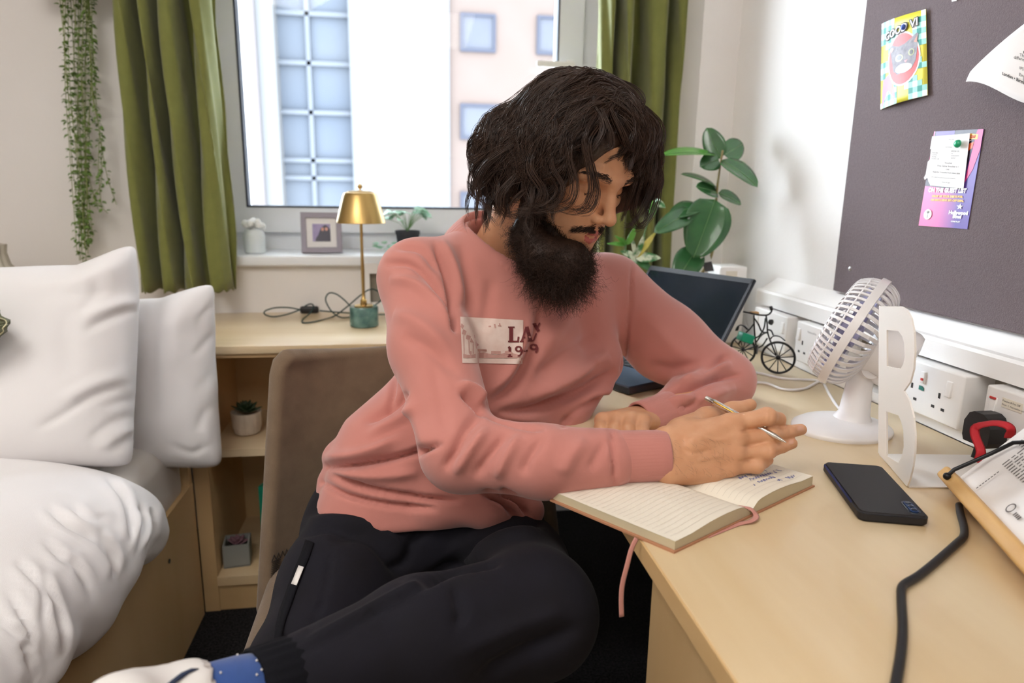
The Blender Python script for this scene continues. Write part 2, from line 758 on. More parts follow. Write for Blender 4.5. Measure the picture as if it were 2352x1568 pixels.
# window : outer frame, sash, gasket, pane, handle
YF = 2.44
win = thing('window_1', 'white plastic framed window looking onto pale buildings', 'window', (0, YF, 0.9))
win['kind'] = 'structure'


def ring(mb, x0, x1, z0, z1, t, y0, y1):
    mb.box2((x0, y0, z0), (x0 + t, y1, z1))
    mb.box2((x1 - t, y0, z0), (x1, y1, z1))
    mb.box2((x0 + t, y0, z0), (x1 - t, y1, z0 + t))
    mb.box2((x0 + t, y0, z1 - t), (x1 - t, y1, z1))
    return mb


ring(MB(), WX0, WX1, 0.897, WZ1, 0.062, YF - 0.01, YF + 0.06).build('outer_frame', 'frame_white', win)
ring(MB(), WX0 + 0.055, 0.60, 0.955, WZ1 - 0.06, 0.085, YF - 0.035, YF + 0.04).build('sash', 'frame_white', win)
ring(MB(), WX0 + 0.138, 0.517, 1.036, WZ1 - 0.143, 0.006, YF - 0.037, YF + 0.01).build('gasket', 'gasket', win)
MB().box2((WX0 + 0.14, YF, 1.04), (0.515, YF + 0.004, WZ1 - 0.145)).build('pane', 'window_glass', win)
hd = MB().rbox((0.555, YF - 0.042, 1.50), (0.026, 0.014, 0.07), 0.004)
hd.rbox((0.50, YF - 0.07, 1.515), (0.13, 0.014, 0.02), 0.005)
hd.box((0.555, YF - 0.056, 1.515), (0.016, 0.03, 0.016))
hd.build('handle', 'white_plastic', win, smooth=True, angle=40)

# cable trunking on the right wall : lower cover, upper cover, grey recess
TX = 0.870
tr = thing('trim_trunking', 'white cable trunking with grey recess running along the desk wall', 'trunking', (TX, 0.4, DZ))
tr['kind'] = 'structure'
MB().box2((TX, -0.9, DZ + 0.0005), (XR, 1.60, 0.739)).build('lower_cover', 'white_plastic', tr)
MB().prism([(0, 0), (XR - TX, 0), (XR - TX, 0.062), (0.016, 0.037), (0.004, 0.036), (0, 0.031)], 2.5, (TX, 1.60, 0.835), (1, 0, 0), (0, 0, 1)).build('upper_cover', 'white_plastic', tr)
MB().box2((0.905, -0.9, 0.739), (XR, 1.60, 0.835)).build('recess_panel', 'grey_recess', tr)
# short trunking piece on the window wall behind the lamp
t2 = thing('trim_outlet', 'white trunking end with grey recess on the wall behind the brass lamp', 'trunking', (0.1, YW, DZ))
t2['kind'] = 'structure'
p0 = at(838, 620, 2.16)
MB().box2((p0.x, 2.165, DZ), (0.80, YW, 0.752)).box2((p0.x, 2.15, 0.845), (0.80, YW, 0.875)).box2((p0.x, 2.15, 0.752), (p0.x + 0.014, YW, 0.845)).build('cover', 'white_plastic', t2)
MB().box2((p0.x + 0.014, 2.18, 0.752), (0.80, YW, 0.845)).build('recess_panel', 'grey_recess', t2)
struct(MB().box2((-0.5, YW - 0.015, 0), (0.816, YW, 0.09)).build('baseboard_window', 'frame_white'))
struct(MB().box2((XR - 0.015, -0.9, 0), (XR, 1.92, 0.09)).build('baseboard_right', 'frame_white'))

# ================================================================== buildings across the street


def street(c):
    """street colours scaled down, dark enough to sit under the bright overcast sky"""
    return tuple(1.055 * (v / (SKY * 0.74)) ** (1 / 2.4) - 0.055 if v / (SKY * 0.74) > 0.0031 else v / (SKY * 0.74) * 12.92 for v in lin(c)[:3])


mat('facade_pink', street('f3d8cb'), 0.95, bump=(3, 0.01), var=(1.2, street('f6dfd4'), 0.5), spec=0)
mat('facade_white', street('fbfbfc'), 0.95, bump=(3, 0.01), spec=0)
mat('facade_blue', street('c9d7ec'), 0.9, bump=(1.5, 0.02), var=(0.5, street('dae4f3'), 0.4), spec=0)
mat('facade_rose', street('fbeeee'), 0.95, bump=(3, 0.01), spec=0)
mat('far_glass', street('c6cbdd'), 0.9, bump=(0.8, 0.01), var=(0.9, street('d6dae8'), 0.5), spec=0)
mat('far_frame', street('a9aec4'), 0.9, bump=(3, 0.01), spec=0)
mat('far_mullion', street('e6eefa'), 0.9, bump=(3, 0.01), spec=0)
BY = 14.0


def fx(px, py=200, Y=BY):
    return at(px, py, Y).x


def fz(py, px=900, Y=BY):
    return at(px, py, Y).z


b1 = thing('pink_building', 'pink rendered building with small square windows seen through the window', 'building', (3.5, BY, 0))
MB().box2((fx(1032), BY, -6), (fx(1032) + 9, BY + 5, 14)).build('wall', 'facade_pink', b1)
for (x0, x1, y0, y1) in ((1057, 1137, 30, 118), (1230, 1310, 36, 125), (1057, 1152, 238, 320), (1057, 1140, 440, 520), (1230, 1310, 240, 325)):
    wx0, wx1, wz0, wz1 = fx(x0), fx(x1), fz(y1, x0), fz(y0, x0)
    fr = ring(MB(), wx0, wx1, wz0, wz1, 0.05, BY - 0.06, BY + 0.1).build('window', 'far_frame', b1)
    MB().box2((wx0 + 0.05, BY - 0.02, wz0 + 0.05), (wx1 - 0.05, BY - 0.01, wz1 - 0.05)).build('pane', 'far_glass', fr)
b2 = thing('glass_tower', 'pale blue glazed facade strip with white mullions seen through the window', 'building', (-3, BY, 0))
MB().box2((fx(640), BY + 0.2, -6), (fx(806), BY + 5, 14)).build('wall', 'facade_blue', b2)
for py in (28, 143, 257, 368, 409):
    z = fz(py, 720)
    MB().box2((fx(640), BY + 0.1, z - 0.04), (fx(806), BY + 0.2, z + 0.04)).build('mullion', 'far_mullion', b2)
MB().box2((fx(710) - 0.04, BY + 0.1, -6), (fx(710) + 0.04, BY + 0.2, 14)).build('mullion', 'far_mullion', b2)
b3 = MB().box2((fx(470), BY - 0.3, -6), (fx(600), BY + 5, 14)).build('rose_building', 'facade_rose')
tag(b3, 'pale rose wall of a building at the left edge of the window', 'building')
b4 = MB().box2((fx(600), BY - 0.2, -6), (fx(640), BY + 5, 14)).build('white_column', 'facade_white')
tag(b4, 'white column between rose wall and blue glazed facade outside', 'building')
mat('facade_pale', street('f3f7fc'), 0.95, bump=(3, 0.01), spec=0)
b5 = MB().box2((fx(806), BY - 0.1, -6), (fx(1032), BY + 5, 14)).build('white_building', 'facade_pale')
tag(b5, 'broad white building front in the middle of the window view', 'building')

# ================================================================== desk and worktop
desk = thing('desk', 'light maple desk along the noticeboard wall with drawer pedestal', 'desk', (0.59, 0.6, 0))
MB().rbox((0.562, 0.487, DZ - 0.0125), (0.614, 2.854, 0.025), 0.0025, seg=2).build('worktop', 'maple', desk, smooth=True, angle=40)
MB().box2((0.253, -0.94, DZ - 0.0235), (0.2555, 1.91, DZ - 0.0015)).build('edge_band', 'maple_edge', desk)
MB().box2((0.268, -0.6, 0.0), (0.86, 0.664, DZ - 0.0255)).build('pedestal', 'maple_v', desk)

shelf = thing('shelf_unit', 'light maple open shelf unit between bed and chair', 'shelf', (-0.2, 1.95, 0))
SX0, SX1, SY0, SY1 = -0.545, 0.22, 1.715, 2.06
MB().box2((SX0, SY0, 0), (-0.508, SY1, DZ - 0.032)).build('upright', 'maple_v', shelf)
MB().box2((SX1 - 0.02, SY0, 0), (SX1, SY1, DZ - 0.032)).build('upright', 'maple_v', shelf)
MB().box2((-0.508, SY1 - 0.008, 0), (SX1 - 0.02, SY1, DZ - 0.032)).build('back_panel', 'maple_v', shelf)
MB().box2((-0.508, SY0 + 0.012, 0.427), (SX1 - 0.02, SY1 - 0.008, 0.447)).build('shelf_board', 'maple_x', shelf)
MB().box2((-0.508, SY0 - 0.005, 0.075), (SX1 - 0.02, SY1 - 0.008, 0.1)).build('shelf_board', 'maple_x', shelf)
MB().box2((-0.508, SY0 + 0.004, 0), (SX1 - 0.02, SY0 + 0.02, 0.075)).build('plinth', 'maple_v', shelf)
wt = thing('window_worktop', 'maple worktop under the window carrying the brass lamp', 'worktop', (-0.65, 1.95, DZ - 0.03))
MB().rbox((-0.7475, 1.95, DZ - 0.010), (1.995, 0.48, 0.020), 0.002, seg=2).build('board', 'maple_x', wt, smooth=True, angle=40)
MB().box2((-1.745, 1.722, DZ - 0.032), (0.25, 2.19, DZ - 0.0205)).build('under_board', 'maple_edge', wt)
# ================================================================== textiles
mat('cotton_white', 'efecec', 0.85, bump=(900, 0.0002), sheen=0.25)
mat('sheet_grey', 'cdc6bf', 0.9, bump=(700, 0.0002), sheen=0.2)
mat('curtain_green', '777a3c', 0.9, bump=(600, 0.0004), var=(40, '6f7236', 0.5), sheen=0.25)
mat('taupe_suede', '7a6650', 0.95, bump=(500, 0.0006), var=(28, '695643', 0.6), sheen=0.2)
mat('stitch_dark', '2f2823', 0.8, bump=(900, 0.0001))
mat('black_metal', '111215', 0.4, metal=0.3, bump=(300, 0.00005))
mat('knit_green', '7c8164', 0.95, bump=(400, 0.001), var=(30, '6a6f50', 0.5), sheen=0.4)
mat('knit_cream', 'cfc9a4', 0.95, bump=(400, 0.0005))


def pillow_mesh(C, u, v, n, W, H, T, seed, nu=84, nv=64, squash=0.0):
    C, u, v, n = [np.array(a, float) for a in (C, u, v, n)]
    U, V = np.meshgrid(np.linspace(-1, 1, nu), np.linspace(-1, 1, nv))
    U = np.sign(U) * np.abs(U) ** 0.8
    V = np.sign(V) * np.abs(V) ** 0.8
    th = (np.clip(1 - U ** 4, 0, 1) * np.clip(1 - V ** 4, 0, 1)) ** 0.55
    su = U * (1 - 0.045 * (1 - V ** 2))
    sv = V * (1 - 0.10 * (1 - U ** 2))
    cut = np.abs(U) ** 9 * np.abs(V) ** 9
    su = su * (1 - 0.055 * cut)
    sv = sv * (1 - 0.075 * cut)
    base = C + (su * W)[..., None] * u + (sv * H)[..., None] * v
    front = base + (th * T)[..., None] * n
    back = base - (th * T * 0.8)[..., None] * n
    A, B = front.reshape(-1, 3), back.reshape(-1, 3)
    Vv = np.concatenate([A, B])
    idx = np.arange(nu * nv).reshape(nv, nu)
    q1 = np.stack([idx[:-1, :-1], idx[:-1, 1:], idx[1:, 1:], idx[1:, :-1]], -1).reshape(-1, 4)
    q2 = q1[:, ::-1] + nu * nv
    Q = np.concatenate([q1, q2])
    # weld the rim
    rim = np.zeros((nv, nu), bool)
    rim[0] = rim[-1] = True
    rim[:, 0] = rim[:, -1] = True
    mp = np.arange(2 * nu * nv)
    r = idx[rim]
    mp[r + nu * nv] = r
    Q = mp[Q]
    used = np.unique(Q)
    new = -np.ones(len(Vv), int)
    new[used] = np.arange(len(used))
    Vv, Q = Vv[used], new[Q]
    N = normals(Vv, Q)
    if (N[:len(A) // 2] @ n).mean() < 0:
        Q = Q[:, ::-1]
        N = -N
    Vv = Vv + N * (vnoise(Vv, 15, seed) * 0.009 + vnoise(Vv * np.array([1, 1, 1.6]), 34, seed + 1) * 0.0032)[:, None]
    return Vv, Q


# front pillow
pv, pq = pillow_mesh((-0.885, 1.445, 0.745), (1, 0.02, 0), (0.0, 0.33, 0.94), (0.0, -0.94, 0.33), 0.345, 0.222, 0.108, 3)
pv[:, 2] += np.where((pv[:, 2] > 0.9) & (pv[:, 0] > -0.66), 0.42 * np.clip(pv[:, 0] + 0.66, 0, 0.11), 0)
pv = folds(pv, pq, [
    ([(298, 590), (299, 720), (296, 850), (290, 905)], 2.6, 0.004),
    ([(325, 700), (262, 725), (195, 760)], 7, -0.008), ([(318, 690), (255, 705), (170, 735)], 12, 0.007),
    ([(290, 880), (220, 905), (150, 950), (85, 985)], 7, -0.008), ([(290, 862), (210, 885), (140, 920)], 14, 0.008),
    ([(300, 950), (250, 975), (205, 1010)], 7, -0.006), ([(312, 975), (262, 1005), (230, 1030)], 7, 0.006),
    ([(330, 1000), (290, 1010), (260, 1040)], 5, -0.006), ([(330, 900), (300, 915), (235, 935)], 6, -0.005),
    ([(160, 700), (150, 800), (170, 860)], 26, -0.005), ([(60, 660), (200, 640), (270, 610)], 16, 0.006),
    ([(240, 660), (200, 700), (180, 740)], 10, -0.004)])
pv = laplace(pv, pq, 0.4)
pl1 = thing('pillow', 'large white cotton pillow propped up in front on the bed', 'pillow', (-0.865, 1.40, 0.55), 'white pillows on the bed')
np_mesh('cover', pv, pq, 'cotton_white', pl1)
# rear pillow
pv, pq = pillow_mesh((-0.757, 1.625, 0.655), (1, 0.0, 0), (0.01, 0.16, 0.98), (0.0, -0.98, 0.16), 0.325, 0.212, 0.090, 9)
pv[:, 2] += np.where((pv[:, 2] > 0.78) & (pv[:, 0] > -0.56), 0.3 * np.clip(pv[:, 0] + 0.56, 0, 0.11), 0)
pv = folds(pv, pq, [
    ([(500, 690), (470, 720), (440, 745)], 6, -0.006), ([(495, 760), (470, 790), (450, 815)], 6, -0.006),
    ([(490, 850), (472, 875), (455, 900)], 6, -0.005), ([(486, 930), (470, 950), (452, 990)], 6, -0.006),
    ([(487, 905), (478, 960), (476, 1030)], 3, 0.004), ([(360, 680), (352, 800), (350, 950)], 12, -0.006),
    ([(480, 1020), (440, 1040), (390, 1020)], 7, -0.005), ([(430, 690), (400, 760), (395, 850)], 22, 0.005)])
pv = laplace(pv, pq, 0.4)
pl2 = thing('pillow', 'white cotton pillow standing behind the other, beside the maple worktop', 'pillow', (-0.775, 1.62, 0.46), 'white pillows on the bed')
np_mesh('cover', pv, pq, 'cotton_white', pl2)

# bed frame, mattress, duvet
bed = thing('bed_frame', 'maple single bed frame with plain deep side board', 'bed', (-1.1, 0.7, 0))
MB().box2((-0.565, -1.0, 0.0), (-0.545, 1.705, 0.372)).build('side_board', 'maple_v', bed)
MB().box2((-1.70, 1.685, 0.0), (-0.547, 1.705, 0.60)).build('end_board', 'maple_v', bed)
MB().box2((-1.70, -1.0, 0.30), (-0.566, 1.684, 0.33)).build('base_board', 'maple_v', bed)
sc = MB().tube([(-0.546, 1.50, 0.272), (-0.543, 1.50, 0.272)], 0.005, 10)
sc.build('screw', 'black_metal', bed)

fld = Field((-1.75, 0.2, 0.30), (-0.46, 1.72, 0.58), 0.012)
fld.sweep([(-1.15, -0.6, 0.425), (-1.15, 1.64, 0.425)], [(1, 0, 0), (1, 0, 0)], [(0.62, 0.1), (0.62, 0.1)], 0.01)
mv, mq = [], []
m_ = MB().rbox((-1.125, 0.36, 0.432), (1.14, 2.66, 0.20), 0.05, seg=6)
bm = bmesh.new()
for v in m_.v:
    bm.verts.new(v)
bm.verts.ensure_lookup_table()
for f in m_.f:
    bm.faces.new([bm.verts[i] for i in f])
bmesh.ops.subdivide_edges(bm, edges=[e for e in bm.edges if e.calc_length() > 0.05], cuts=22, use_grid_fill=True)
bmesh.ops.triangulate(bm, faces=bm.faces)
bm.verts.index_update()
mv = np.array([tuple(v.co) for v in bm.verts])
mq = np.array([[v.index for v in f.verts] for f in bm.faces])
bm.free()
mv += np.stack([vnoise(mv, 30, 41) * 0.004, mv[:, 0] * 0, vnoise(mv, 45, 42) * 0.003], 1)
mat_o = np_mesh('mattress', mv, mq, 'sheet_grey')
tag(mat_o, 'mattress in a pale grey fitted sheet beneath the duvet', 'mattress')

prof = [(-1.72, 0.585), (-1.45, 0.60), (-1.2, 0.612), (-1.0, 0.615), (-0.85, 0.61), (-0.74, 0.60), (-0.65, 0.582), (-0.585, 0.556),
        (-0.535, 0.52), (-0.508, 0.475), (-0.500, 0.43), (-0.506, 0.395), (-0.525, 0.375), (-0.540, 0.372)]
pp = [np.array(tuple(p)[:2]) for p in smoothpath([(a, b, 0) for a, b in prof], 10)]
NY = 150
ys = np.concatenate([np.linspace(1.40, 1.30, 16)[:-1], np.linspace(1.30, 0.05, NY)])
rows = []
for k, y in enumerate(ys):
    t = min(1.0, max(0.0, (1.40 - y) / 0.10))
    roll = math.sqrt(max(0.0, 1 - (1 - t) ** 2))
    row = []
    for (x, z) in pp:
        zz = 0.44 + (z - 0.44) * (0.35 + 0.65 * roll) if z > 0.44 else z
        hang = max(0.0, (0.56 - z) / 0.19) if x > -0.62 else 0.0
        yy = y + 0.05 * (1 - roll) * 0
        wob = 0.010 * math.sin(y * 21 + 1.9 * math.sin(y * 7)) + 0.005 * math.sin(y * 47 + 0.7)
        drop = 0.020 * math.sin(y * 21 + 0.6) * hang
        row.append((x + wob * hang, yy + 0.012 * hang * math.sin(z * 60 + y * 20), zz + drop))
    rows.append(row)
dv = np.array(rows)
m, n = dv.shape[:2]
idx = np.arange(m * n).reshape(m, n)
dq = np.stack([idx[:-1, :-1], idx[1:, :-1], idx[1:, 1:], idx[:-1, 1:]], -1).reshape(-1, 4)
dv = dv.reshape(-1, 3)
if normals(dv, dq)[idx[m // 2, n // 3]][2] < 0:
    dq = dq[:, ::-1]
dv = dv + normals(dv, dq) * (vnoise(dv, 9, 21) * 0.009 + vnoise(dv * np.array([0.6, 1.4, 1]), 26, 22) * 0.0022)[:, None]
dstr = []
for pts in ([(250, 1100), (285, 1145), (298, 1200), (300, 1240)], [(318, 1165), (325, 1200), (318, 1260)], [(165, 1165), (200, 1195), (250, 1190)],
            [(110, 1165), (160, 1210), (215, 1240), (262, 1300)], [(105, 1245), (150, 1290), (170, 1295), (215, 1375)],
            [(95, 1315), (115, 1370), (140, 1440), (150, 1500)], [(0, 1430), (50, 1480), (75, 1568)], [(20, 1360), (55, 1430), (75, 1490)],
            [(225, 1225), (255, 1270), (265, 1320)], [(345, 1170), (348, 1210), (340, 1250)], [(40, 1290), (90, 1350), (100, 1420)]):
    dstr.append((pts, 6, -0.013))
    dstr.append(([(a - 14, b + 8) for a, b in pts], 12, 0.006))
    dstr.append(([(a + 14, b - 8) for a, b in pts], 12, 0.006))
dv = folds(dv, dq, dstr)
dv = laplace(dv, dq, 0.4)
duv = np_mesh('duvet', dv, dq, 'cotton_white')
md = duv.modifiers.new('thick', 'SOLIDIFY')
md.thickness = 0.012
md.offset = -1
tag(duv, 'puffy white duvet hanging over the side of the bed', 'duvet')

# ruffled cushion at the very left, pale vase behind the pillows
cu = thing('ruffled_cushion', 'small sage green cushion corner with ruffled cream trimmed edge on the front pillow', 'cushion', (-0.98, 1.30, 0.80))
tip = at(33, 756, 1.32)
CRad = 0.125
cc = Vector((tip.x - CRad * 1.02, 1.315, tip.z + 0.012))
dia = lambda a: CRad / (abs(math.cos(a)) ** 1.15 + abs(math.sin(a)) ** 1.15) ** (1 / 1.15)
rows = []
for i in range(11):
    r = i / 10
    row = []
    for k in range(145):
        a = 2 * PI * k / 144
        rr = dia(a) * r
        wav = 0.006 * math.sin(a * 34) * max(0, r - 0.82) / 0.18
        row.append(cc + Vector((rr * math.cos(a), wav - 0.045 * (1 - r ** 3) ** 0.8, rr * math.sin(a) * 0.92)))
    rows.append(row)
MB().sheet(rows, 0.004).build('cover', 'knit_green', cu, smooth=True)
MB().sheet([[Vector((p.x, 2 * cc.y - p.y + 0.0, p.z)) if i < 9 else p for p in row] for i, row in enumerate(rows)], 0.003).build('back_cover', 'knit_green', cu, smooth=True)
for q in (0.985, 0.86):
    trm = [cc + Vector((dia(a) * q * math.cos(a), -0.005 - 0.045 * (1 - q ** 3) ** 0.8 + 0.006 * math.sin(a * 34) * max(0, q - 0.82) / 0.18, dia(a) * q * math.sin(a) * 0.92)) for a in np.linspace(0, 2 * PI, 289)[:-1]]
    MB().tube(trm, 0.0013, 6, closed=True).build('trim', 'knit_cream', cu, smooth=True)
mat('vase_ribbed', 'c9c2b4', 0.5, bump=(200, 0.0001), var=(30, 'b8b0a0', 0.5))
vb = at(-30, 640, 2.0)
va = thing('ribbed_vase', 'pale ribbed vase behind the big pillow at the left edge', 'vase', (vb.x, 2.0, DZ))
vs, fs = [], []
vprof = [(0.05, 0), (0.088, 0.02), (0.112, 0.065), (0.108, 0.105), (0.075, 0.145), (0.055, 0.17), (0.049, 0.20), (0.052, 0.222), (0.045, 0.222), (0.04, 0.18)]
n = 96
for r, hgt in vprof:
    for k in range(n):
        a = 2 * PI * k / n
        rr = r * (1 + 0.05 * math.cos(a * 16))
        vs.append((vb.x + rr * math.cos(a), 2.0 + rr * math.sin(a), DZ + hgt))
for i in range(len(vprof) - 1):
    for k in range(n):
        fs.append((i * n + k, i * n + (k + 1) % n, (i + 1) * n + (k + 1) % n, (i + 1) * n + k))
fs.append(tuple(range(n - 1, -1, -1)))
link_mesh('body', vs, fs, 'vase_ribbed', va, True, 60)


# ------------------------------------------------------------------ curtains
def curtain(name, label, knots, Y0, ztop, zbot, flare):
    """knots = (pixel x at mid height, offset in depth)"""
    path = [at(px, 300, Y0) + Vector((0, dy, 0)) for px, dy in knots]
    path = [Vector((p.x, p.y, 0)) for p in path]
    sp = smoothpath(path, 9)
    cx = sum(p.x for p in sp) / len(sp)
    rows = []
    for i in range(46):
        t = i / 45
        z = zbot + (ztop - zbot) * t
        row = []
        for j, p in enumerate(sp):
            k = 1 + flare * (0.45 - t)
            w = 0.004 * math.sin(z * 7 + j * 0.25) + 0.003 * math.sin(z * 17 + j * 0.6)
            row.append((cx + (p.x - cx) * k + w, p.y + w * 0.8 + 0.006 * math.sin(z * 4 + j * 0.13), z + (0.004 * math.sin(j * 0.9) if i == 0 else 0)))
        rows.append(row)
    c = thing(name, label, 'curtain', (cx, Y0, zbot))
    MB().sheet(rows, 0.003).build('cloth', 'curtain_green', c, smooth=True)
    hem = [Vector(r) + Vector((0, -0.003, 0.04)) for r in rows[0]]
    MB().tube(hem[::3], 0.0008, 4).build('hem_stitch', 'curtain_green', c)
    return c


curtain('curtain', 'olive green curtain hanging left of the window behind the pillows',
        [(290, 0.034), (300, -0.03), (318, -0.025), (334, 0.060), (346, 0.051), (358, -0.03), (372, -0.025), (383, 0.076), (391, 0.068), (402, -0.03), (424, -0.03), (438, 0.051), (452, 0.060), (464, -0.025), (486, -0.03), (498, 0.0), (497, 0.05), (508, 0.055)],
        2.085, 2.30, 0.805, 0.04)
curtain('curtain', 'olive green curtain hanging right of the window behind the leafy plants',
        [(1376, 0.05), (1382, 0.0), (1396, -0.02), (1407, 0.068), (1414, 0.060), (1424, -0.03), (1438, -0.025), (1448, 0.051), (1470, 0.060), (1484, -0.03), (1508, -0.03), (1517, 0.060), (1524, 0.051), (1535, -0.03), (1560, -0.03), (1570, 0.051), (1577, 0.034), (1586, -0.02), (1602, -0.02), (1609, 0.034)],
        2.085, 2.30, 0.78, 0.02)
rail = MB().tube([(-0.9, 2.11, 2.31), (0.81, 2.11, 2.31)], 0.012, 12)
for x in (-0.85, 0.0, 0.78):
    rail.box((x, 2.15, 2.31), (0.02, 0.085, 0.02))
tag(rail.build('curtain_rail', 'white_plastic', smooth=True, angle=40), 'white rail above the window holding both curtains', 'curtain rail')

# ------------------------------------------------------------------ chair
chair = thing('chair', 'taupe suede tub chair with zigzag stitched edges and black legs', 'chair', (0.0, 1.1, 0))


def shell(u, v):
    """u -1..1 across, v 0..1 up : inner face of the backrest"""
    e = abs(u)
    wing = 0.085 * e ** 3
    zz = 0.36 + v * (0.446 + 0.020 * e ** 3)
    hw = 0.281 - 0.046 * v
    if v > 0.93:
        hw -= 0.022 * ((v - 0.93) / 0.07) ** 2
    x = u * hw
    y = 1.235 + 0.075 * v - wing - 0.0 * u
    # the chair is turned a little : left wing nearer to the bed
    a = 0.10
    return Vector((0.0 + x * math.cos(a) - (y - 1.25) * math.sin(a), 1.25 + x * math.sin(a) + (y - 1.25) * math.cos(a), zz + 0.006 * u * v))


def shell_n(u, v):
    a = (shell(u + 0.01, v) - shell(u - 0.01, v)).cross(shell(u, v + 0.01) - shell(u, v - 0.01)).normalized()
    return a if a.y < 0 else -a


rows = [[shell(-1 + 2 * j / 40, i / 24) for j in range(41)] for i in range(25)]
back = MB().sheet(rows, 0.034).build('backrest', 'taupe_suede', chair, smooth=True)
bv = back.modifiers.new('round', 'BEVEL')
bv.width = 0.012
bv.segments = 3
seat_rows = MB().rbox((-0.02, 1.06, 0.405), (0.47, 0.38, 0.08), 0.035, seg=5)
seat_rows.build('seat', 'taupe_suede', chair, smooth=True, angle=60)
# zigzag stitching along the left edge and across the seat joint
st = MB()
pts = []
for k in range(64):
    v = 0.0 + 0.22 * k / 63
    u = -0.985 + (0.055 if k % 2 else 0.0)
    pts.append(shell(u, v) + shell_n(u, v) * 0.0185)
st.tube(pts, 0.0008, 4)
st.build('edge_stitch', 'stitch_dark', chair)
st = MB()
st.tube([shell(-0.985 + 0.30 * k / 23, 0.22 + (0.022 if k % 2 else 0)) + shell_n(-0.985 + 0.30 * k / 23, 0.22) * 0.0185 for k in range(24)], 0.0010, 4)
st.build('joint_stitch', 'stitch_dark', chair)
for (x, y, dx, dy) in ((-0.20, 1.20, -0.075, 0.075), (0.20, 1.22, 0.075, 0.075), (-0.20, 0.84, -0.07, -0.06), (0.20, 0.84, 0.09, -0.02)):
    MB().tube([(x, y, 0.385), (x + dx, y + dy, 0.0)], [0.016, 0.010], 12).build('leg', 'black_metal', chair, smooth=True, angle=50)

# ------------------------------------------------------------------ trailing plant on the wall
mat('vine_leaf', '6d8a3e', 0.5, bump=(300, 0.0002), var=(60, '53702c', 0.5))
mat('vine_stem', '8a9458', 0.6, bump=(300, 0.0002))
mat('terracotta_white', 'dad4cb', 0.7, bump=(100, 0.0003))


def leaf_pts(base, d, nrm, L, Wd, curl=0.0, cup=0.0, seg=6, cols=2, shape=1.0, full=0.8):
    """grid rows for a leaf blade"""
    d = Vector(d).normalized()
    nrm = Vector(nrm)
    nrm = (nrm - d * nrm.dot(d)).normalized()
    s = d.cross(nrm)
    rows = []
    p = Vector(base)
    dd = d.copy()
    for i in range(seg + 1):
        t = i / seg
        w = Wd * 0.5 * (math.sin(PI * min(1.0, t ** (0.75 * shape))) ** full) + 0.0004
        row = []
        for j in range(-cols, cols + 1):
            q = j / cols
            row.append(p + s * (q * w) + nrm * (cup * w * q * q))
        rows.append(row)
        p = p + dd * (L / seg)
        ang = curl / seg
        dd = (dd * math.cos(ang) - nrm * math.sin(ang)).normalized()
        nrm = (nrm - dd * nrm.dot(dd)).normalized()
    return rows


vine = thing('trailing_plant', 'long green trailing plant hanging down the cream wall beside the curtain', 'plant', (-0.87, 2.13, 1.62))
MB().lathe([(0.05, 0), (0.062, 0.02), (0.07, 0.11), (0.066, 0.11), (0.06, 0.10)], (-0.865, 2.118, 1.63), n=28).build('pot', 'terracotta_white', vine, smooth=True, angle=40)
MB().box2((-0.96, 2.04, 1.612), (-0.77, 2.193, 1.629)).build('bracket_shelf', 'white_plastic', vine)
sm, lm = MB(), MB()
guides = []
for k in range(13):
    x0, x1, yb = 132 + k * 6, 176 + random.uniform(0, 38), random.uniform(540, 640)
    guides.append([(x0, -60), (x0 + 6, 0), (x0 + (x1 - x0) * 0.35 + random.uniform(-8, 8), 170), (x0 + (x1 - x0) * 0.7 + random.uniform(-8, 8), 360), (x1, yb)])
guides += [[(195, -50), (205, 60), (212, 200), (228, 300), (245, 400), (268, 470)], [(200, -50), (212, 90), (222, 250), (232, 330), (232, 420), (215, 455), (248, 490)],
           [(190, -50), (206, 120), (214, 230), (228, 300), (226, 380), (232, 470)], [(200, -40), (210, 100), (206, 260), (205, 400), (225, 480)]]
for g in guides:
    Yb = 2.10 + random.uniform(0, 0.07)
    P = smoothpath([at(a, b, Yb + random.uniform(-0.006, 0.006)) for a, b in g], 12)
    sm.tube(P[::2], 0.0009, 4)
    d = 0.0
    for i in range(len(P) - 1):
        seg = P[i + 1] - P[i]
        d += seg.length
        while d > 0.0095:
            d -= 0.0095
            a = random.uniform(0, 2 * PI)
            o = Vector((math.cos(a), math.sin(a) * 0.7, random.uniform(-0.9, 0.3)))
            L = random.uniform(0.009, 0.016)
            lm.sheet(leaf_pts(P[i] + o * 0.002, o, (random.uniform(-0.3, 0.3), -0.5, 0.8), L, L * 0.62, 0.5, 0.3, 3, 1))
so = sm.build('stems', 'vine_stem', vine)
so['kind'] = 'stuff'
lo = lm.build('leaves', 'vine_leaf', vine, smooth=True)
lo['kind'] = 'stuff'
# ================================================================== the person
mat('skin', 'd6a27d', 0.5, bump=(700, 0.00012), var=(45, 'cb926c', 0.6), sss=0.12, spec=0.4)
mat('lip', 'b9635a', 0.35, bump=(300, 0.0002), spec=0.5)
mat('nail', 'd9a487', 0.25, spec=0.6, bump=(200, 0.00003))
mat('hair_dark', '2a1c16', 0.36, spec=0.45, bump=(400, 0.0002), var=(60, '4a3428', 0.6))
mat('beard_dark', '271a15', 0.6, spec=0.3, bump=(400, 0.0003), var=(60, '3d2a20', 0.6))
mat('eye_white', 'e6ded6', 0.2, bump=(50, 0.00002))
mat('pink_jersey', 'c48278', 0.92, bump=(1400, 0.00012), var=(5, 'be7b70', 0.6), sheen=0.35, spec=0.25)
mat('navy_twill', '17151a', 0.85, bump=(1500, 0.0001), var=(14, '1a1922', 0.5), sheen=0.02, spec=0.2)
mat('navy_rib', '0c0c13', 0.9, bump=(900, 0.0003), spec=0.2)
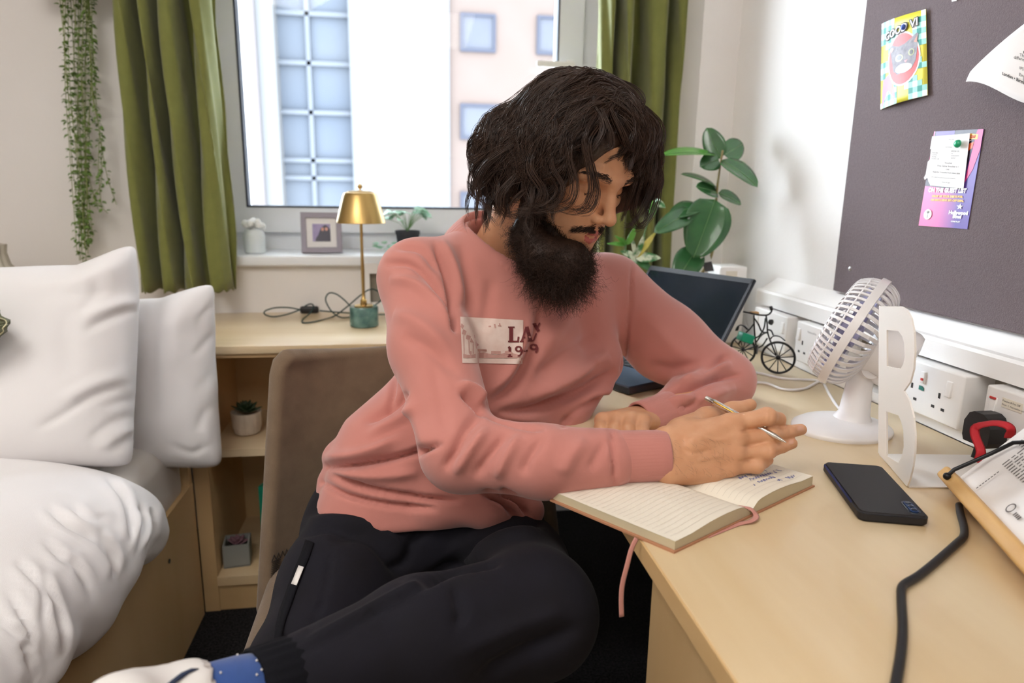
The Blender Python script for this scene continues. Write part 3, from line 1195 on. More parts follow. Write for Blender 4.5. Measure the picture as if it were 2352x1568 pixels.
mat('sock_blue', '2d4f92', 0.9, bump=(900, 0.0004), var=(30, '28477f', 0.5), sheen=0.3)
mat('shoe_white', 'e6e1dc', 0.5, bump=(300, 0.0001))
mat('shoe_navy', '23304a', 0.6, bump=(300, 0.0001))

HS = 0.95
HR_ = np.array([[0.457, 0.841, 0.291], [-0.737, 0.541, -0.404], [-0.497, -0.03, 0.867]])
HT = CAM + (np.array([0.265, 1.12, 1.141]) - CAM) * HS


def h2w(p):
    return (np.asarray(p, float) * HS) @ HR_.T + HT


def w2h(p):
    return ((np.asarray(p, float) - HT) @ HR_) / HS


man = thing('person', 'bearded person in pink sweatshirt and dark trousers writing at the desk', 'person', (0.05, 1.05, 0.0))

A_ = lambda x, y, Y: np.array(at(x, y, Y))
# joints
R_SH, R_UP, R_EL, R_FA, R_WR = A_(962, 640, 1.10), A_(993, 800, 1.00), A_(1058, 1035, 0.865), A_(1250, 1058, 0.815), A_(1400, 1052, 0.804)
R_CF = A_(1528, 1046, 0.797)
L_SH, L_UP, L_EL, L_FA, L_WR = A_(1398, 672, 1.25), A_(1532, 788, 1.215), A_(1662, 874, 1.17), A_(1590, 918, 1.105), A_(1535, 946, 1.075)
L_CF = A_(1468, 968, 1.045)
C = [A_(1000, 1225, 1.06), A_(1015, 1085, 1.08), A_(1092, 950, 1.11), A_(1160, 800, 1.15), A_(1180, 690, 1.185), A_(1185, 610, 1.20)]
SD = [(0.93, 0.36, 0), (0.93, 0.36, 0), (0.9, 0.43, 0), (0.86, 0.5, 0), (0.86, 0.5, 0), (0.86, 0.5, 0)]
NECK = A_(1180, 560, 1.165)

# ---- sweatshirt
F = Field((-0.26, 0.70, 0.56), (0.80, 1.42, 1.10), 0.0039)
F.sweep(C, SD, [(0.214, 0.130), (0.190, 0.128), (0.150, 0.120), (0.170, 0.118), (0.165, 0.105), (0.11, 0.085)], 0.022)
F.chain([R_SH, C[5] + np.array([0.0, 0.0, -0.012]), L_SH], [0.060, 0.074, 0.060], 0.05)
F.cone(C[5], NECK, 0.085, 0.078, 0.04)
F.chain([R_SH, R_UP, R_EL], [0.062, 0.060, 0.052], 0.025)
F.chain([R_EL, R_FA, R_WR], [0.052, 0.045, 0.0395], 0.02)
F.chain([L_SH, L_UP, L_EL], [0.072, 0.070, 0.056], 0.03)
F.chain([A_(1340, 700, 1.19), A_(1372, 830, 1.16), A_(1290, 950, 1.10)], [0.05, 0.040, 0.045], 0.03)
F.chain([L_EL, L_FA, L_WR], [0.054, 0.047, 0.037], 0.02)
# slack cloth : roll above the waist, bunch at the hem, sag under the sleeve
F.cone(A_(783, 1052, 1.07), A_(950, 1035, 0.985), 0.030, 0.034, 0.014)
F.cone(A_(768, 1108, 1.07), A_(1000, 1130, 0.965), 0.028, 0.034, 0.014)
F.cone(A_(760, 1150, 1.07), A_(1000, 1172, 0.960), 0.028, 0.030, 0.014)
F.cone(A_(915, 975, 1.05), A_(825, 1028, 1.07), 0.032, 0.024, 0.018)
F.cone(A_(1120, 1150, 0.955), A_(1210, 1170, 0.985), 0.034, 0.026, 0.014)
F.halfspace((0, 1.0, 0.608), (0, 0.05, -1), 0.012)
F.chain([A_(990, 1160, 0.955), A_(1120, 1158, 0.945), A_(1212, 1172, 0.955)], [0.028, 0.034, 0.026], 0.016)
# hollow : neck hole
nd = h2w((-0.05, 0, -0.10)) - NECK
F.cone(NECK + nd * -0.10, NECK + nd * 1.4, 0.080, 0.115, 0.006, sub=True)
sv, sq = F.mesh(2)
sv = folds(sv, sq, [
    # armhole and shoulder of the near arm
    ([(1000, 560), (1024, 613), (1043, 700), (1048, 755)], 8, -0.0175), ([(1012, 550), (1045, 620), (1062, 700)], 13, 0.0088),
    ([(885, 605), (940, 605), (990, 645), (1028, 700)], 8, -0.0105), ([(905, 565), (965, 572), (1012, 625)], 9, -0.0088),
    ([(895, 640), (950, 650), (1000, 690), (1040, 745)], 12, 0.0088), ([(1020, 690), (1035, 720), (1048, 760)], 5, -0.0175),
    ([(905, 720), (960, 740), (1030, 800)], 16, 0.0070), ([(925, 770), (985, 800), (1050, 860)], 14, -0.0070),
    # elbow and fore-arm of the near arm
    ([(1062, 900), (1090, 925), (1112, 946)], 7, -0.0210), ([(1055, 880), (1090, 900), (1108, 925)], 9, 0.0140),
    ([(1112, 948), (1180, 972), (1245, 985)], 6, -0.0088), ([(1020, 1080), (1045, 1040), (1070, 985), (1105, 950)], 12, -0.0105),
    ([(1045, 1085), (1080, 1035), (1120, 985)], 11, 0.0105), ([(1090, 1095), (1125, 1045), (1160, 995)], 10, -0.0088),
    ([(1140, 1095), (1165, 1050), (1195, 1000)], 12, 0.0088), ([(1200, 1090), (1215, 1050), (1245, 1005)], 12, -0.0070),
    ([(1290, 1090), (1310, 1050), (1345, 1010)], 16, 0.0070), ([(1355, 1080), (1370, 1050), (1390, 1010)], 10, -0.0053),
    ([(1405, 985), (1408, 1050), (1412, 1115)], 4, -0.0105),
    ([(935, 890), (955, 960), (985, 1040)], 14, 0.0053), ([(990, 830), (1010, 920), (1030, 1000)], 18, -0.0053),
    # chest and belly
    ([(1245, 690), (1235, 780), (1185, 880), (1120, 932)], 13, -0.0158), ([(1210, 760), (1175, 850), (1118, 905)], 12, 0.0105),
    ([(1418, 850), (1340, 895), (1240, 935), (1140, 948)], 11, -0.0192), ([(1400, 815), (1310, 862), (1215, 915)], 15, 0.0175),
    ([(1390, 905), (1330, 940), (1290, 975)], 8, -0.0175), ([(1415, 880), (1350, 925), (1300, 965)], 9, 0.0123),
    ([(1370, 770), (1290, 820), (1230, 870)], 16, -0.0088), ([(1330, 660), (1290, 740), (1250, 800)], 18, 0.0070),
    ([(1060, 560), (1075, 640), (1080, 720)], 14, -0.0070), ([(1130, 640), (1120, 700), (1110, 760)], 14, -0.0053),
    # waist rolls
    ([(745, 1072), (830, 1065), (920, 1048), (1010, 1020)], 7, -0.0245), ([(742, 1052), (830, 1040), (930, 1005)], 13, 0.0123),
    ([(765, 1090), (850, 1122), (950, 1140), (1060, 1150)], 6, -0.0175), ([(735, 1105), (800, 1138), (900, 1160), (1000, 1168)], 6, -0.0158),
    ([(760, 1082), (860, 1092), (960, 1085)], 12, 0.0105), ([(840, 968), (900, 935), (940, 900)], 8, -0.0123),
    ([(845, 1000), (920, 960), (960, 930)], 12, 0.0088), ([(905, 855), (900, 910), (885, 945)], 6, -0.0088),
    ([(1110, 1130), (1160, 1150), (1190, 1195)], 8, -0.0210), ([(1150, 1125), (1195, 1150), (1215, 1190)], 6, -0.0175),
    # far arm
    ([(1452, 605), (1447, 700), (1438, 790), (1428, 862)], 3.2, -0.0079),
    ([(1525, 905), (1580, 893), (1640, 868), (1700, 862)], 7, -0.0175), ([(1560, 880), (1620, 855), (1680, 835)], 10, 0.0123),
    ([(1590, 870), (1640, 842), (1670, 815)], 8, -0.0123), ([(1540, 915), (1610, 915), (1690, 890)], 11, 0.0105),
    ([(1560, 940), (1590, 925), (1605, 905)], 5, -0.0088), ([(1470, 700), (1530, 780), (1600, 840)], 20, 0.0053),
    ([(1490, 840), (1550, 850), (1610, 840)], 14, -0.0088)])
sv = laplace(sv, sq, 0.35)
sv = sv + normals(sv, sq) * (vnoise(sv, 42, 5) * 0.0012)[:, None]
shirt = np_mesh('sweatshirt', sv, sq, 'pink_jersey', man)
SB = make_bvh(sv, sq)


def cuff(p, a, b, r0, r1, flat=1.0):
    """ribbed cuff between two points"""
    a, b = Vector(a), Vector(b)
    ax = (b - a).normalized()
    s = ax.cross(Vector((0, 0, 1))).normalized()
    t = s.cross(ax)
    prof = [(r0 * 1.01, -0.004), (r0 * 1.03, 0.002)] + [(r0 + (r1 - r0) * k / 5, (b - a).length * k / 5) for k in range(1, 6)]
    prof += [(r1 - 0.0012, (b - a).length + 0.0018), (r1 - 0.004, (b - a).length + 0.0012), (r1 - 0.0055, (b - a).length - 0.01)]
    n = 144
    vs, fs = [], []
    for r, h in prof:
        for k in range(n):
            an = 2 * PI * k / n
            rr = r * (1 + 0.004 * math.sin(an * 48))
            vs.append(a + ax * h + (s * math.cos(an) * flat + t * math.sin(an)) * rr)
    for i in range(len(prof) - 1):
        for k in range(n):
            fs.append((i * n + k, i * n + (k + 1) % n, (i + 1) * n + (k + 1) % n, (i + 1) * n + k))
    return link_mesh('cuff', vs, fs, 'pink_jersey', p, True)


cuff(shirt, A_(1408, 1051, 0.803), R_CF, 0.0355, 0.0335, 0.92)
cuff(shirt, A_(1535, 948, 1.075), L_CF, 0.037, 0.034, 0.95)
# collar : ribbed band round the neck
ax = Vector(nd).normalized()
cen = Vector(NECK) + ax * 0.004
s_ = Vector((0.86, 0.5, 0))
s_ = (s_ - ax * s_.dot(ax)).normalized()
t_ = ax.cross(s_)
rows = []
for (dr, dh) in ((0.112, -0.040), (0.112, -0.033), (0.105, -0.016), (0.097, 0.0), (0.093, 0.005), (0.090, 0.005), (0.086, -0.008)):
    row = []
    for k in range(241):
        an = 2 * PI * k / 240
        rr = dr * (1 + 0.004 * math.sin(an * 60))
        dip = -0.012 * max(0.0, -math.sin(an)) + 0.004
        row.append(cen + s_ * (rr * 1.06 * math.cos(an)) + t_ * (rr * 1.0 * math.sin(an)) + ax * (dh + dip))
    rows.append(row)
MB().sheet(rows).build('collar', 'pink_jersey', shirt, smooth=True)

# ---- printed panel and lettering on the chest
mat('print_cream', 'e3cfc4', 0.85, bump=(800, 0.0001), var=(70, 'd9bdb1', 0.5))
mat('print_rose', 'b98a80', 0.85, bump=(800, 0.0001), var=(90, 'c79d92', 0.6))
mat('print_maroon', '6d2b2c', 0.85, bump=(800, 0.0001))


def on_shirt(px, py, off):
    p = cast(SB, px, py, off)
    return p


def patch(name, m, outline_rows, off, parent):
    """rows of pixel points laid on the cloth"""
    rows = []
    for r in outline_rows:
        row = [on_shirt(a, b, off) for a, b in r]
        if any(q is None for q in row):
            continue
        rows.append(row)
    return MB().sheet(rows).build(name, m, parent, smooth=True)


def quadgrid(tl, tr_, bl, br, nx, ny):
    return [[((tl[0] * (1 - u) + tr_[0] * u) * (1 - v) + (bl[0] * (1 - u) + br[0] * u) * v,
              (tl[1] * (1 - u) + tr_[1] * u) * (1 - v) + (bl[1] * (1 - u) + br[1] * u) * v) for u in np.linspace(0, 1, nx)] for v in np.linspace(0, 1, ny)]


pan = patch('chest_print', 'print_cream', quadgrid((1057, 727), (1202, 735), (1062, 833), (1200, 836), 40, 28), 0.0016, shirt)


def flat_marks(name, m, polys, off, parent):
    mb = MB()
    for poly in polys:
        pts = [on_shirt(a, b, off) for a, b in poly]
        if any(p is None for p in pts):
            continue
        mb.add(pts, [tuple(range(len(pts)))])
    return mb.build(name, m, parent)


# the little view : road, bridge, palms, plane
marks = [[(1064 + i * 9.4, 812 + 3 * math.sin(i)), (1073.4 + i * 9.4, 812 + 3 * math.sin(i + 1)), (1073.4 + i * 9.4, 822), (1064 + i * 9.4, 822)] for i in range(14)]
marks += [[(1066, 800), (1118, 802), (1118, 807), (1066, 806)], [(1080, 806), (1083, 806), (1083, 816), (1080, 816)], [(1100, 806), (1103, 806), (1103, 816), (1100, 816)],
          [(1128, 806), (1150, 806), (1150, 813), (1128, 813)], [(1160, 806), (1172, 804), (1180, 813), (1160, 813)],
          [(1122, 748), (1150, 746), (1152, 749), (1122, 751)], [(1134, 744), (1138, 744), (1140, 753), (1136, 753)], [(1146, 742), (1149, 742), (1150, 748), (1147, 748)],
          [(1060, 742), (1066, 748), (1062, 756), (1058, 750)], [(1064, 756), (1072, 760), (1068, 770), (1061, 766)], [(1072, 768), (1082, 772), (1078, 781), (1070, 778)],
          [(1082, 776), (1092, 781), (1088, 788), (1080, 785)], [(1092, 786), (1100, 790), (1098, 796), (1091, 793)],
          [(1064, 770), (1066, 770), (1067, 812), (1065, 812)], [(1076, 781), (1078, 781), (1079, 812), (1077, 812)], [(1086, 788), (1088, 788), (1088, 812), (1086, 812)]]
flat_marks('print_view', 'print_rose', marks, 0.0024, pan)


def bar(a, b, w):
    d = np.array([b[0] - a[0], b[1] - a[1]], float)
    L = np.hypot(*d)
    nrm = np.array([-d[1], d[0]]) / L * w / 2
    k = max(1, int(L / 6))
    out = []
    for i in range(k):
        p, q = np.array(a) + d * i / k, np.array(a) + d * (i + 1) / k
        out.append([tuple(p + nrm), tuple(q + nrm), tuple(q - nrm), tuple(p - nrm)])
    return out


def arc(c, rx, ry, a0, a1, w, k=14):
    out = []
    for i in range(k):
        t0, t1 = math.radians(a0 + (a1 - a0) * i / k), math.radians(a0 + (a1 - a0) * (i + 1) / k)
        o = lambda t, s: (c[0] + (rx + s * w / 2) * math.cos(t), c[1] + (ry + s * w / 3) * math.sin(t))
        out.append([o(t0, 1), o(t1, 1), o(t1, -1), o(t0, -1)])
    return out


LT = []
LT += bar((1174, 751), (1174, 783), 9) + bar((1167, 751), (1182, 751), 3) + bar((1167, 784), (1192, 784), 3.5) + bar((1190, 783), (1191, 773), 4)          # L
LT += bar((1209, 750), (1198, 784), 4) + bar((1210, 750), (1219, 783), 8) + bar((1202, 774), (1207, 774), 3) + bar((1194, 784), (1203, 784), 3) + bar((1212, 783), (1226, 782), 3)  # A
LT += bar((1227, 743), (1237, 760), 7) + bar((1240, 741), (1231, 756), 3.5) + bar((1232, 765), (1226, 781), 3.5) + bar((1223, 744), (1232, 743), 3)            # X (half lost in the fold)
LT += bar((1171, 797), (1171, 817), 6) + bar((1166, 818), (1177, 818), 3) + bar((1167, 799), (1171, 795), 3)                                              # 1
LT += arc((1191, 801), 6, 5.5, 0, 360, 5) + arc((1190, 806), 8.5, 11, -20, 95, 5)                                                                       # 9
LT += bar((1203, 806), (1212, 805), 4)                                                                                                            # -
LT += arc((1226, 796), 7, 5.5, 0, 360, 5) + arc((1225, 800), 9, 10, -20, 60, 5)                                                                         # 9
flat_marks('chest_lettering', 'print_maroon', LT, 0.0030, shirt)

# ---- trousers
P_R, P_L = np.array([-0.075, 1.085, 0.54]), np.array([0.13, 1.12, 0.505])
K_R, K_L = A_(700, 1535, 0.79), A_(1228, 1408, 0.74)
S_L1, S_L2 = A_(960, 1470, 0.675), A_(655, 1572, 0.60)
F = Field((-0.36, 0.50, 0.07), (0.36, 1.30, 0.76), 0.005)
ANK = np.array([K_R[0] - 0.01, K_R[1] + 0.09, 0.105])
F.sweep([(0.03, 1.10, 0.46), (0.03, 1.095, 0.55), C[0] + np.array([0, 0.0, 0.01])], [SD[0]] * 3, [(0.19, 0.14), (0.195, 0.14), (0.178, 0.122)], 0.04)
F.halfspace((0, 0, 0.652), (0, 0, 1), 0.01)
F.chain([P_R, (P_R + K_R) / 2 + np.array([0, 0, 0.005]), K_R], [0.094, 0.082, 0.070], 0.04)
F.chain([K_R, (K_R + ANK) / 2, ANK], [0.069, 0.064, 0.052], 0.02)
F.halfspace((0, 0, 0.115), (0, 0, -1), 0.006)
F.chain([P_L, (P_L + K_L) / 2 + np.array([0.01, 0, -0.012]), K_L], [0.09, 0.082, 0.075], 0.03)
F.chain([K_L, S_L1, S_L2], [0.075, 0.066, 0.042], 0.02)
tv, tq = F.mesh(2)
tv = folds(tv, tq, [
    ([(690, 1495), (790, 1445), (900, 1385), (1010, 1325)], 5, -0.0084), ([(700, 1480), (800, 1428), (910, 1368), (1000, 1320)], 10, 0.0084),
    ([(1060, 1290), (1020, 1310), (960, 1340)], 12, -0.0168), ([(990, 1190), (950, 1240), (930, 1290), (900, 1300)], 12, -0.0112),
    ([(1240, 1200), (1150, 1215), (1070, 1260), (1010, 1310)], 9, -0.0168), ([(1260, 1225), (1160, 1235), (1080, 1285)], 11, 0.0126),
    ([(1150, 1290), (1090, 1300), (1020, 1310)], 8, -0.0098), ([(700, 1200), (780, 1195), (870, 1210), (940, 1270)], 12, 0.0098),
    ([(760, 1230), (850, 1240), (930, 1330)], 14, -0.0098), ([(680, 1230), (760, 1215), (840, 1225)], 7, -0.0070),
    ([(1300, 1400), (1180, 1440), (1050, 1500)], 20, 0.0070), ([(1330, 1440), (1200, 1500), (1100, 1560)], 18, -0.0112),
    ([(1040, 1345), (1060, 1400), (1050, 1440)], 14, -0.0084), ([(760, 1270), (740, 1380), (700, 1470)], 4, -0.0042)])
tv = laplace(tv, tq, 0.4)
trous = np_mesh('trousers', tv, tq, 'navy_twill', man)
TB = make_bvh(tv, tq)


def on_tr(px, py, off):
    return cast(TB, px, py, off)


# side strap, white tag, ankle rib
rows = []
for (a, b) in [(712, 1243), (700, 1278), (684, 1315), (668, 1360), (652, 1405), (640, 1445), (632, 1490)]:
    r = [on_tr(a + d, b + d * 0.35, 0.004) for d in (-9, -3, 3, 9)]
    if all(q is not None for q in r):
        rows.append(r)
if len(rows) > 2:
    MB().sheet(rows, 0.003).build('side_strap', 'navy_rib', trous, smooth=True)
rows = []
for (a, b) in [(692, 1300), (686, 1315), (680, 1330), (675, 1342)]:
    r = [on_tr(a + d, b + d * 0.3, 0.0085) for d in (-6, 0, 6)]
    if all(q is not None for q in r):
        rows.append(r)
if len(rows) > 2:
    tg = MB().sheet(rows, 0.001).build('white_tag', 'shoe_white', trous, smooth=True)
SOCK0, SOCK1 = Vector(S_L2), Vector(A_(545, 1602, 0.575))
axs = (SOCK1 - SOCK0).normalized()
rib = MB()
n = 96
o1 = axs.cross(Vector((0, 0, 1))).normalized()
o2 = o1.cross(axs)
vs, fs = [], []
for (h, r) in ((-0.006, 0.043), (0.0, 0.0435), (0.012, 0.0425), (0.026, 0.041), (0.034, 0.040), (0.035, 0.037), (0.02, 0.034)):
    for k in range(n):
        an = 2 * PI * k / n
        rr = r * (1 + 0.014 * math.sin(an * 24))
        vs.append(SOCK0 + axs * h + (o1 * math.cos(an) + o2 * math.sin(an)) * rr)
for i in range(6):
    for k in range(n):
        fs.append((i * n + k, i * n + (k + 1) % n, (i + 1) * n + (k + 1) % n, (i + 1) * n + k))
link_mesh('ankle_rib', vs, fs, 'navy_rib', trous, True)
sk = MB().tube([SOCK0, SOCK0 + axs * 0.04, SOCK1, SOCK1 + axs * 0.09], [0.034, 0.036, 0.0365, 0.034], 28, True)
sko = sk.build('sock', 'sock_blue', man, smooth=True)
dots = MB()
for k in range(60):
    an, h = random.uniform(0, 6.28), random.uniform(0.03, 0.13)
    dots.sphere(SOCK0 + axs * h + (o1 * math.cos(an) + o2 * math.sin(an)) * 0.0368, 0.0011, 6, 4)
dd = dots.build('sock_dots', 'shoe_white', sko)
dd['kind'] = 'stuff'
# sneaker on the crossed foot : heel near the sock, toe to the left
F = Field((-0.52, 0.34, 0.44), (-0.10, 0.68, 0.72), 0.004)
HEEL, TOE = np.array(SOCK1 + axs * 0.090) + np.array([0, 0, -0.005]), A_(265, 1650, 0.505)
F.chain([HEEL, HEEL * 0.45 + TOE * 0.55, TOE], [0.040, 0.037, 0.030], 0.02)
F.cone(np.array(SOCK1) + np.array(axs) * 0.045, np.array(SOCK1) + np.array(axs) * 0.085, 0.043, 0.042, 0.01)
F.cone(np.array(SOCK0) + np.array(axs) * 0.04, np.array(SOCK1) + np.array(axs) * 0.06, 0.037, 0.037, 0.004, sub=True)
shv, shq = F.mesh(2)
sho = np_mesh('shoe', shv, shq, 'shoe_white', man)
HB = make_bvh(shv, shq)
rows = []
for (a, b) in ((448, 1535), (425, 1545), (405, 1560), (380, 1580)):
    r = [cast(HB, a + d, b, 0.002) for d in (-9, 0, 9)]
    if all(q is not None for q in r):
        rows.append(r)
if len(rows) > 1:
    MB().sheet(rows, 0.001).build('stripe', 'shoe_navy', sho, smooth=True)

# the other sneaker, flat on the carpet
F = Field((ANK[0] - 0.12, ANK[1] - 0.26, -0.002), (ANK[0] + 0.12, ANK[1] + 0.10, 0.17), 0.004)
FT = np.array([-0.25, -0.97, 0.0])
F.chain([ANK + np.array([0, 0.01, -0.055]), ANK + FT * 0.10 + np.array([0, 0, -0.060]), ANK + FT * 0.19 + np.array([0, 0, -0.066])], [0.044, 0.044, 0.036], 0.02)
F.cone(ANK + np.array([0, 0, -0.04]), ANK + np.array([0, 0, 0.012]), 0.042, 0.040, 0.015)
F.halfspace((0, 0, 0.002), (0, 0, -1), 0.004)
shv, shq = F.mesh(2)
np_mesh('shoe', shv, shq, 'shoe_white', man)

# ---- body : head, neck, hands (one skin)
F = Field((-0.13, -0.115, -0.235), (0.15, 0.115, 0.15), 0.0022)
F.ell((-0.005, 0, 0.035), (0.101, 0.076, 0.088), k=0.02)
F.ell((0.034, 0, -0.035), (0.064, 0.060, 0.084), k=0.03)
for s in (-1, 1):
    F.cone((0.0, s * 0.055, -0.05), (0.075, s * 0.014, -0.102), 0.022, 0.020, 0.025)
    F.ell((0.064, s * 0.043, -0.016), (0.021, 0.019, 0.015), k=0.018)
    F.chain([(0.076, s * 0.052, 0.024), (0.088, s * 0.030, 0.0305), (0.093, 0, 0.026)], [0.009, 0.010, 0.009], 0.014)
F.ell((0.078, 0, -0.103), (0.022, 0.022, 0.018), k=0.02)
F.ell((0.083, 0, -0.064), (0.021, 0.033, 0.026), k=0.02)
for s in (-1, 1):
    F.ell((0.097, s * 0.033, 0.006), (0.017, 0.017, 0.0105), k=0.014, sub=True)
    F.ell((0.0745, s * 0.0325, 0.004), (0.0145, 0.0155, 0.0130), k=0.004)
    F.cone((0.0875, s * 0.020, -0.0005), (0.0825, s * 0.047, -0.0005), 0.0011, 0.0009, 0.002, sub=True)
F.chain([(0.092, 0, 0.018), (0.104, 0, -0.002), (0.1185, 0, -0.024)], [0.0072, 0.0078, 0.0098], 0.010)
F.ell((0.1205, 0, -0.027), (0.0098, 0.0100, 0.0092), k=0.006)
for s in (-1, 1):
    F.ell((0.106, s * 0.0125, -0.0335), (0.0105, 0.0075, 0.0078), k=0.006)
    F.ell((0.1125, s * 0.0068, -0.0415), (0.0055, 0.0033, 0.0038), k=0.003, sub=True)
up = [(0.089, -0.025, -0.0655), (0.099, -0.012, -0.0615), (0.1045, -0.004, -0.0588), (0.1040, 0, -0.0600), (0.1045, 0.004, -0.0588), (0.099, 0.012, -0.0615), (0.089, 0.025, -0.0655)]
lw = [(0.089, -0.024, -0.067), (0.0985, -0.011, -0.0735), (0.1015, 0, -0.0752), (0.0985, 0.011, -0.0735), (0.089, 0.024, -0.067)]
F.chain(up, [0.0028, 0.0040, 0.0044, 0.0042, 0.0044, 0.0040, 0.0028], 0.004)
F.chain(lw, [0.0028, 0.0048, 0.0054, 0.0048, 0.0028], 0.004)
F.chain([(0.092, -0.0245, -0.0662), (0.1035, -0.010, -0.0672), (0.107, 0, -0.0672), (0.1035, 0.010, -0.0672), (0.092, 0.0245, -0.0662)], [0.0012, 0.0022, 0.0024, 0.0022, 0.0012], 0.0025, sub=True)
for s in (-1, 1):
    F.ell((-0.008, s * 0.079, -0.004), (0.018, 0.009, 0.030), k=0.008)
nb = w2h(NECK + nd * -0.35)
F.cone((-0.035, 0, -0.045), nb, 0.060, 0.070, 0.03)
hv, hq = F.mesh(2)
lipd = np.full(len(hv), 1.0)
for chain_, r_ in ((up, 0.0062), (lw, 0.0068)):
    P = np.array(chain_)
    for i in range(len(P) - 1):
        a, v = P[i], P[i + 1] - P[i]
        t = np.clip(((hv - a) @ v) / (v @ v), 0, 1)
        lipd = np.minimum(lipd, np.linalg.norm(hv - a - t[:, None] * v, axis=1) / r_)
lip_face = (lipd[hq] < 1).all(1)
hvw = h2w(hv)

F = Field((0.18, 0.70, 0.70), (0.55, 0.94, 0.88), 0.0018)
MC = [A_(1676, 974, 0.812), A_(1686, 1007, 0.800), A_(1684, 1041, 0.792), A_(1672, 1072, 0.787)]
WT, WB = A_(1535, 1018, 0.806), A_(1535, 1072, 0.792)
for i, m0 in enumerate(MC):
    w0 = WT + (WB - WT) * (i / 3)
    F.cone(w0, m0, 0.0235 - 0.001 * i, 0.0135 - 0.0006 * i, 0.014)
F.cone(WB, A_(1630, 1083, 0.786), 0.022, 0.016, 0.012)
F.cone(A_(1420, 1052, 0.803), (WT + WB) / 2, 0.026, 0.025, 0.012)
RHF = [
    ([MC[0], A_(1762, 956, 0.799), A_(1788, 963, 0.812), A_(1786, 978, 0.826)], [0.0125, 0.0108, 0.0098, 0.0085]),
    ([MC[1], A_(1772, 999, 0.798), A_(1812, 991, 0.810), A_(1840, 986, 0.819)], [0.0122, 0.0102, 0.0090, 0.0078]),
    ([MC[2], A_(1762, 1036, 0.787), A_(1796, 1025, 0.797), A_(1819, 1018, 0.804)], [0.0118, 0.0098, 0.0087, 0.0075]),
    ([MC[3], A_(1737, 1069, 0.783), A_(1754, 1061, 0.790), A_(1764, 1056, 0.794)], [0.0108, 0.0090, 0.0080, 0.0072]),
]
for pts, rad in RHF:
    F.chain(pts, rad, 0.0022)
    F.ell(pts[1], (rad[1] * 1.08,) * 3, k=0.006)
for m0 in MC:
    F.ell(m0 + np.array([0, -0.004, 0.002]), (0.0115, 0.0115, 0.0115), k=0.010)
F.chain([A_(1565, 995, 0.825), A_(1625, 964, 0.862), A_(1682, 944, 0.885), A_(1724, 929, 0.888)], [0.022, 0.0165, 0.0118, 0.0088], 0.012)
# tendons, wrist hollow, knuckle creases
for m0, px, py in ((MC[0], 1590, 1012), (MC[1], 1588, 1030), (MC[2], 1588, 1048)):
    F.cone(m0 + np.array([0, -0.006, 0.003]), A_(px, py, 0.780), 0.0075, 0.005, 0.012)
rv, rq = F.mesh(2)
rv = folds(rv, rq, [([(1700, 990), (1720, 988), (1735, 986)], 3, -0.0018), ([(1702, 1025), (1722, 1024), (1740, 1022)], 3, -0.0018), ([(1695, 1060), (1712, 1056), (1730, 1053)], 3, -0.0018),
                    ([(1768, 942), (1770, 955), (1766, 968)], 2, -0.0008), ([(1775, 990), (1777, 998), (1775, 1006)], 2, -0.0008), ([(1813, 983), (1815, 990), (1813, 998)], 2, -0.0008),
                    ([(1766, 1028), (1768, 1036), (1766, 1043)], 2, -0.0008), ([(1757, 945), (1758, 956), (1756, 968)], 2.5, -0.0008),
                    ([(1600, 1000), (1640, 1010), (1670, 1008)], 5, 0.0012), ([(1600, 1060), (1630, 1050), (1660, 1045)], 4, 0.001), ([(1560, 1030), (1600, 1040), (1640, 1030)], 5, -0.001)])

F = Field((0.24, 0.93, 0.70), (0.50, 1.14, 0.83), 0.002)
LW = A_(1500, 962, 1.058)
LM = [A_(1384, 966, 1.035), A_(1414, 962, 1.024), A_(1446, 963, 1.015), A_(1476, 969, 1.010)]
for i, m0 in enumerate(LM):
    F.cone(LW + np.array([-0.012 + 0.004 * i, 0.010 - 0.006 * i, 0]), m0, 0.021, 0.0135, 0.012)
    k1, k2, k3 = m0 + np.array([-0.010, -0.026, -0.006]), m0 + np.array([-0.010, -0.030, -0.024]), m0 + np.array([-0.004, -0.012, -0.032])
    for q in (k1, k2, k3):
        q[2] = max(q[2], DZ + 0.0105)
    F.chain([m0, k1, k2, k3], [0.0125, 0.0112, 0.0100, 0.009], 0.0025)
    F.ell(m0 + np.array([0, -0.002, 0.003]), (0.0120,) * 3, k=0.005)
F.chain([LW + np.array([-0.02, 0.012, -0.006]), A_(1400, 972, 1.062), A_(1378, 975, 1.045)], [0.017, 0.012, 0.009], 0.008)
F.cone(LW, L_FA, 0.026, 0.034, 0.01)
lv, lq = F.mesh(2)
# plain hidden trunk and limbs under the clothes
F = Field((-0.30, 0.50, 0.03), (0.72, 1.42, 1.06), 0.012)
F.sweep(C, SD, [(0.16, 0.10), (0.15, 0.095), (0.13, 0.09), (0.14, 0.09), (0.135, 0.08), (0.07, 0.055)], 0.03)
F.sweep([(0.03, 1.10, 0.46), (0.03, 1.095, 0.55), C[0]], [SD[0]] * 3, [(0.14, 0.10), (0.145, 0.10), (0.14, 0.09)], 0.02)
F.chain([R_SH, R_UP, R_EL, R_FA, (WT + WB) / 2], [0.045, 0.042, 0.038, 0.032, 0.024], 0.02)
F.chain([L_SH, L_UP, L_EL, L_FA, LW], [0.045, 0.042, 0.038, 0.032, 0.024], 0.02)
F.chain([C[5], NECK + nd * -0.1], [0.06, 0.05], 0.02)
F.chain([P_R, K_R, (K_R + ANK) / 2, ANK], [0.06, 0.048, 0.044, 0.032], 0.01)
F.chain([P_L, (P_L + K_L) / 2 + np.array([0.01, 0, -0.012]), K_L, S_L1, S_L2, np.array(SOCK1)], [0.055, 0.052, 0.048, 0.04, 0.028, 0.03], 0.01)
bv_, bq_ = F.mesh(2)
allV, allQ, mi, o = [], [], [], 0
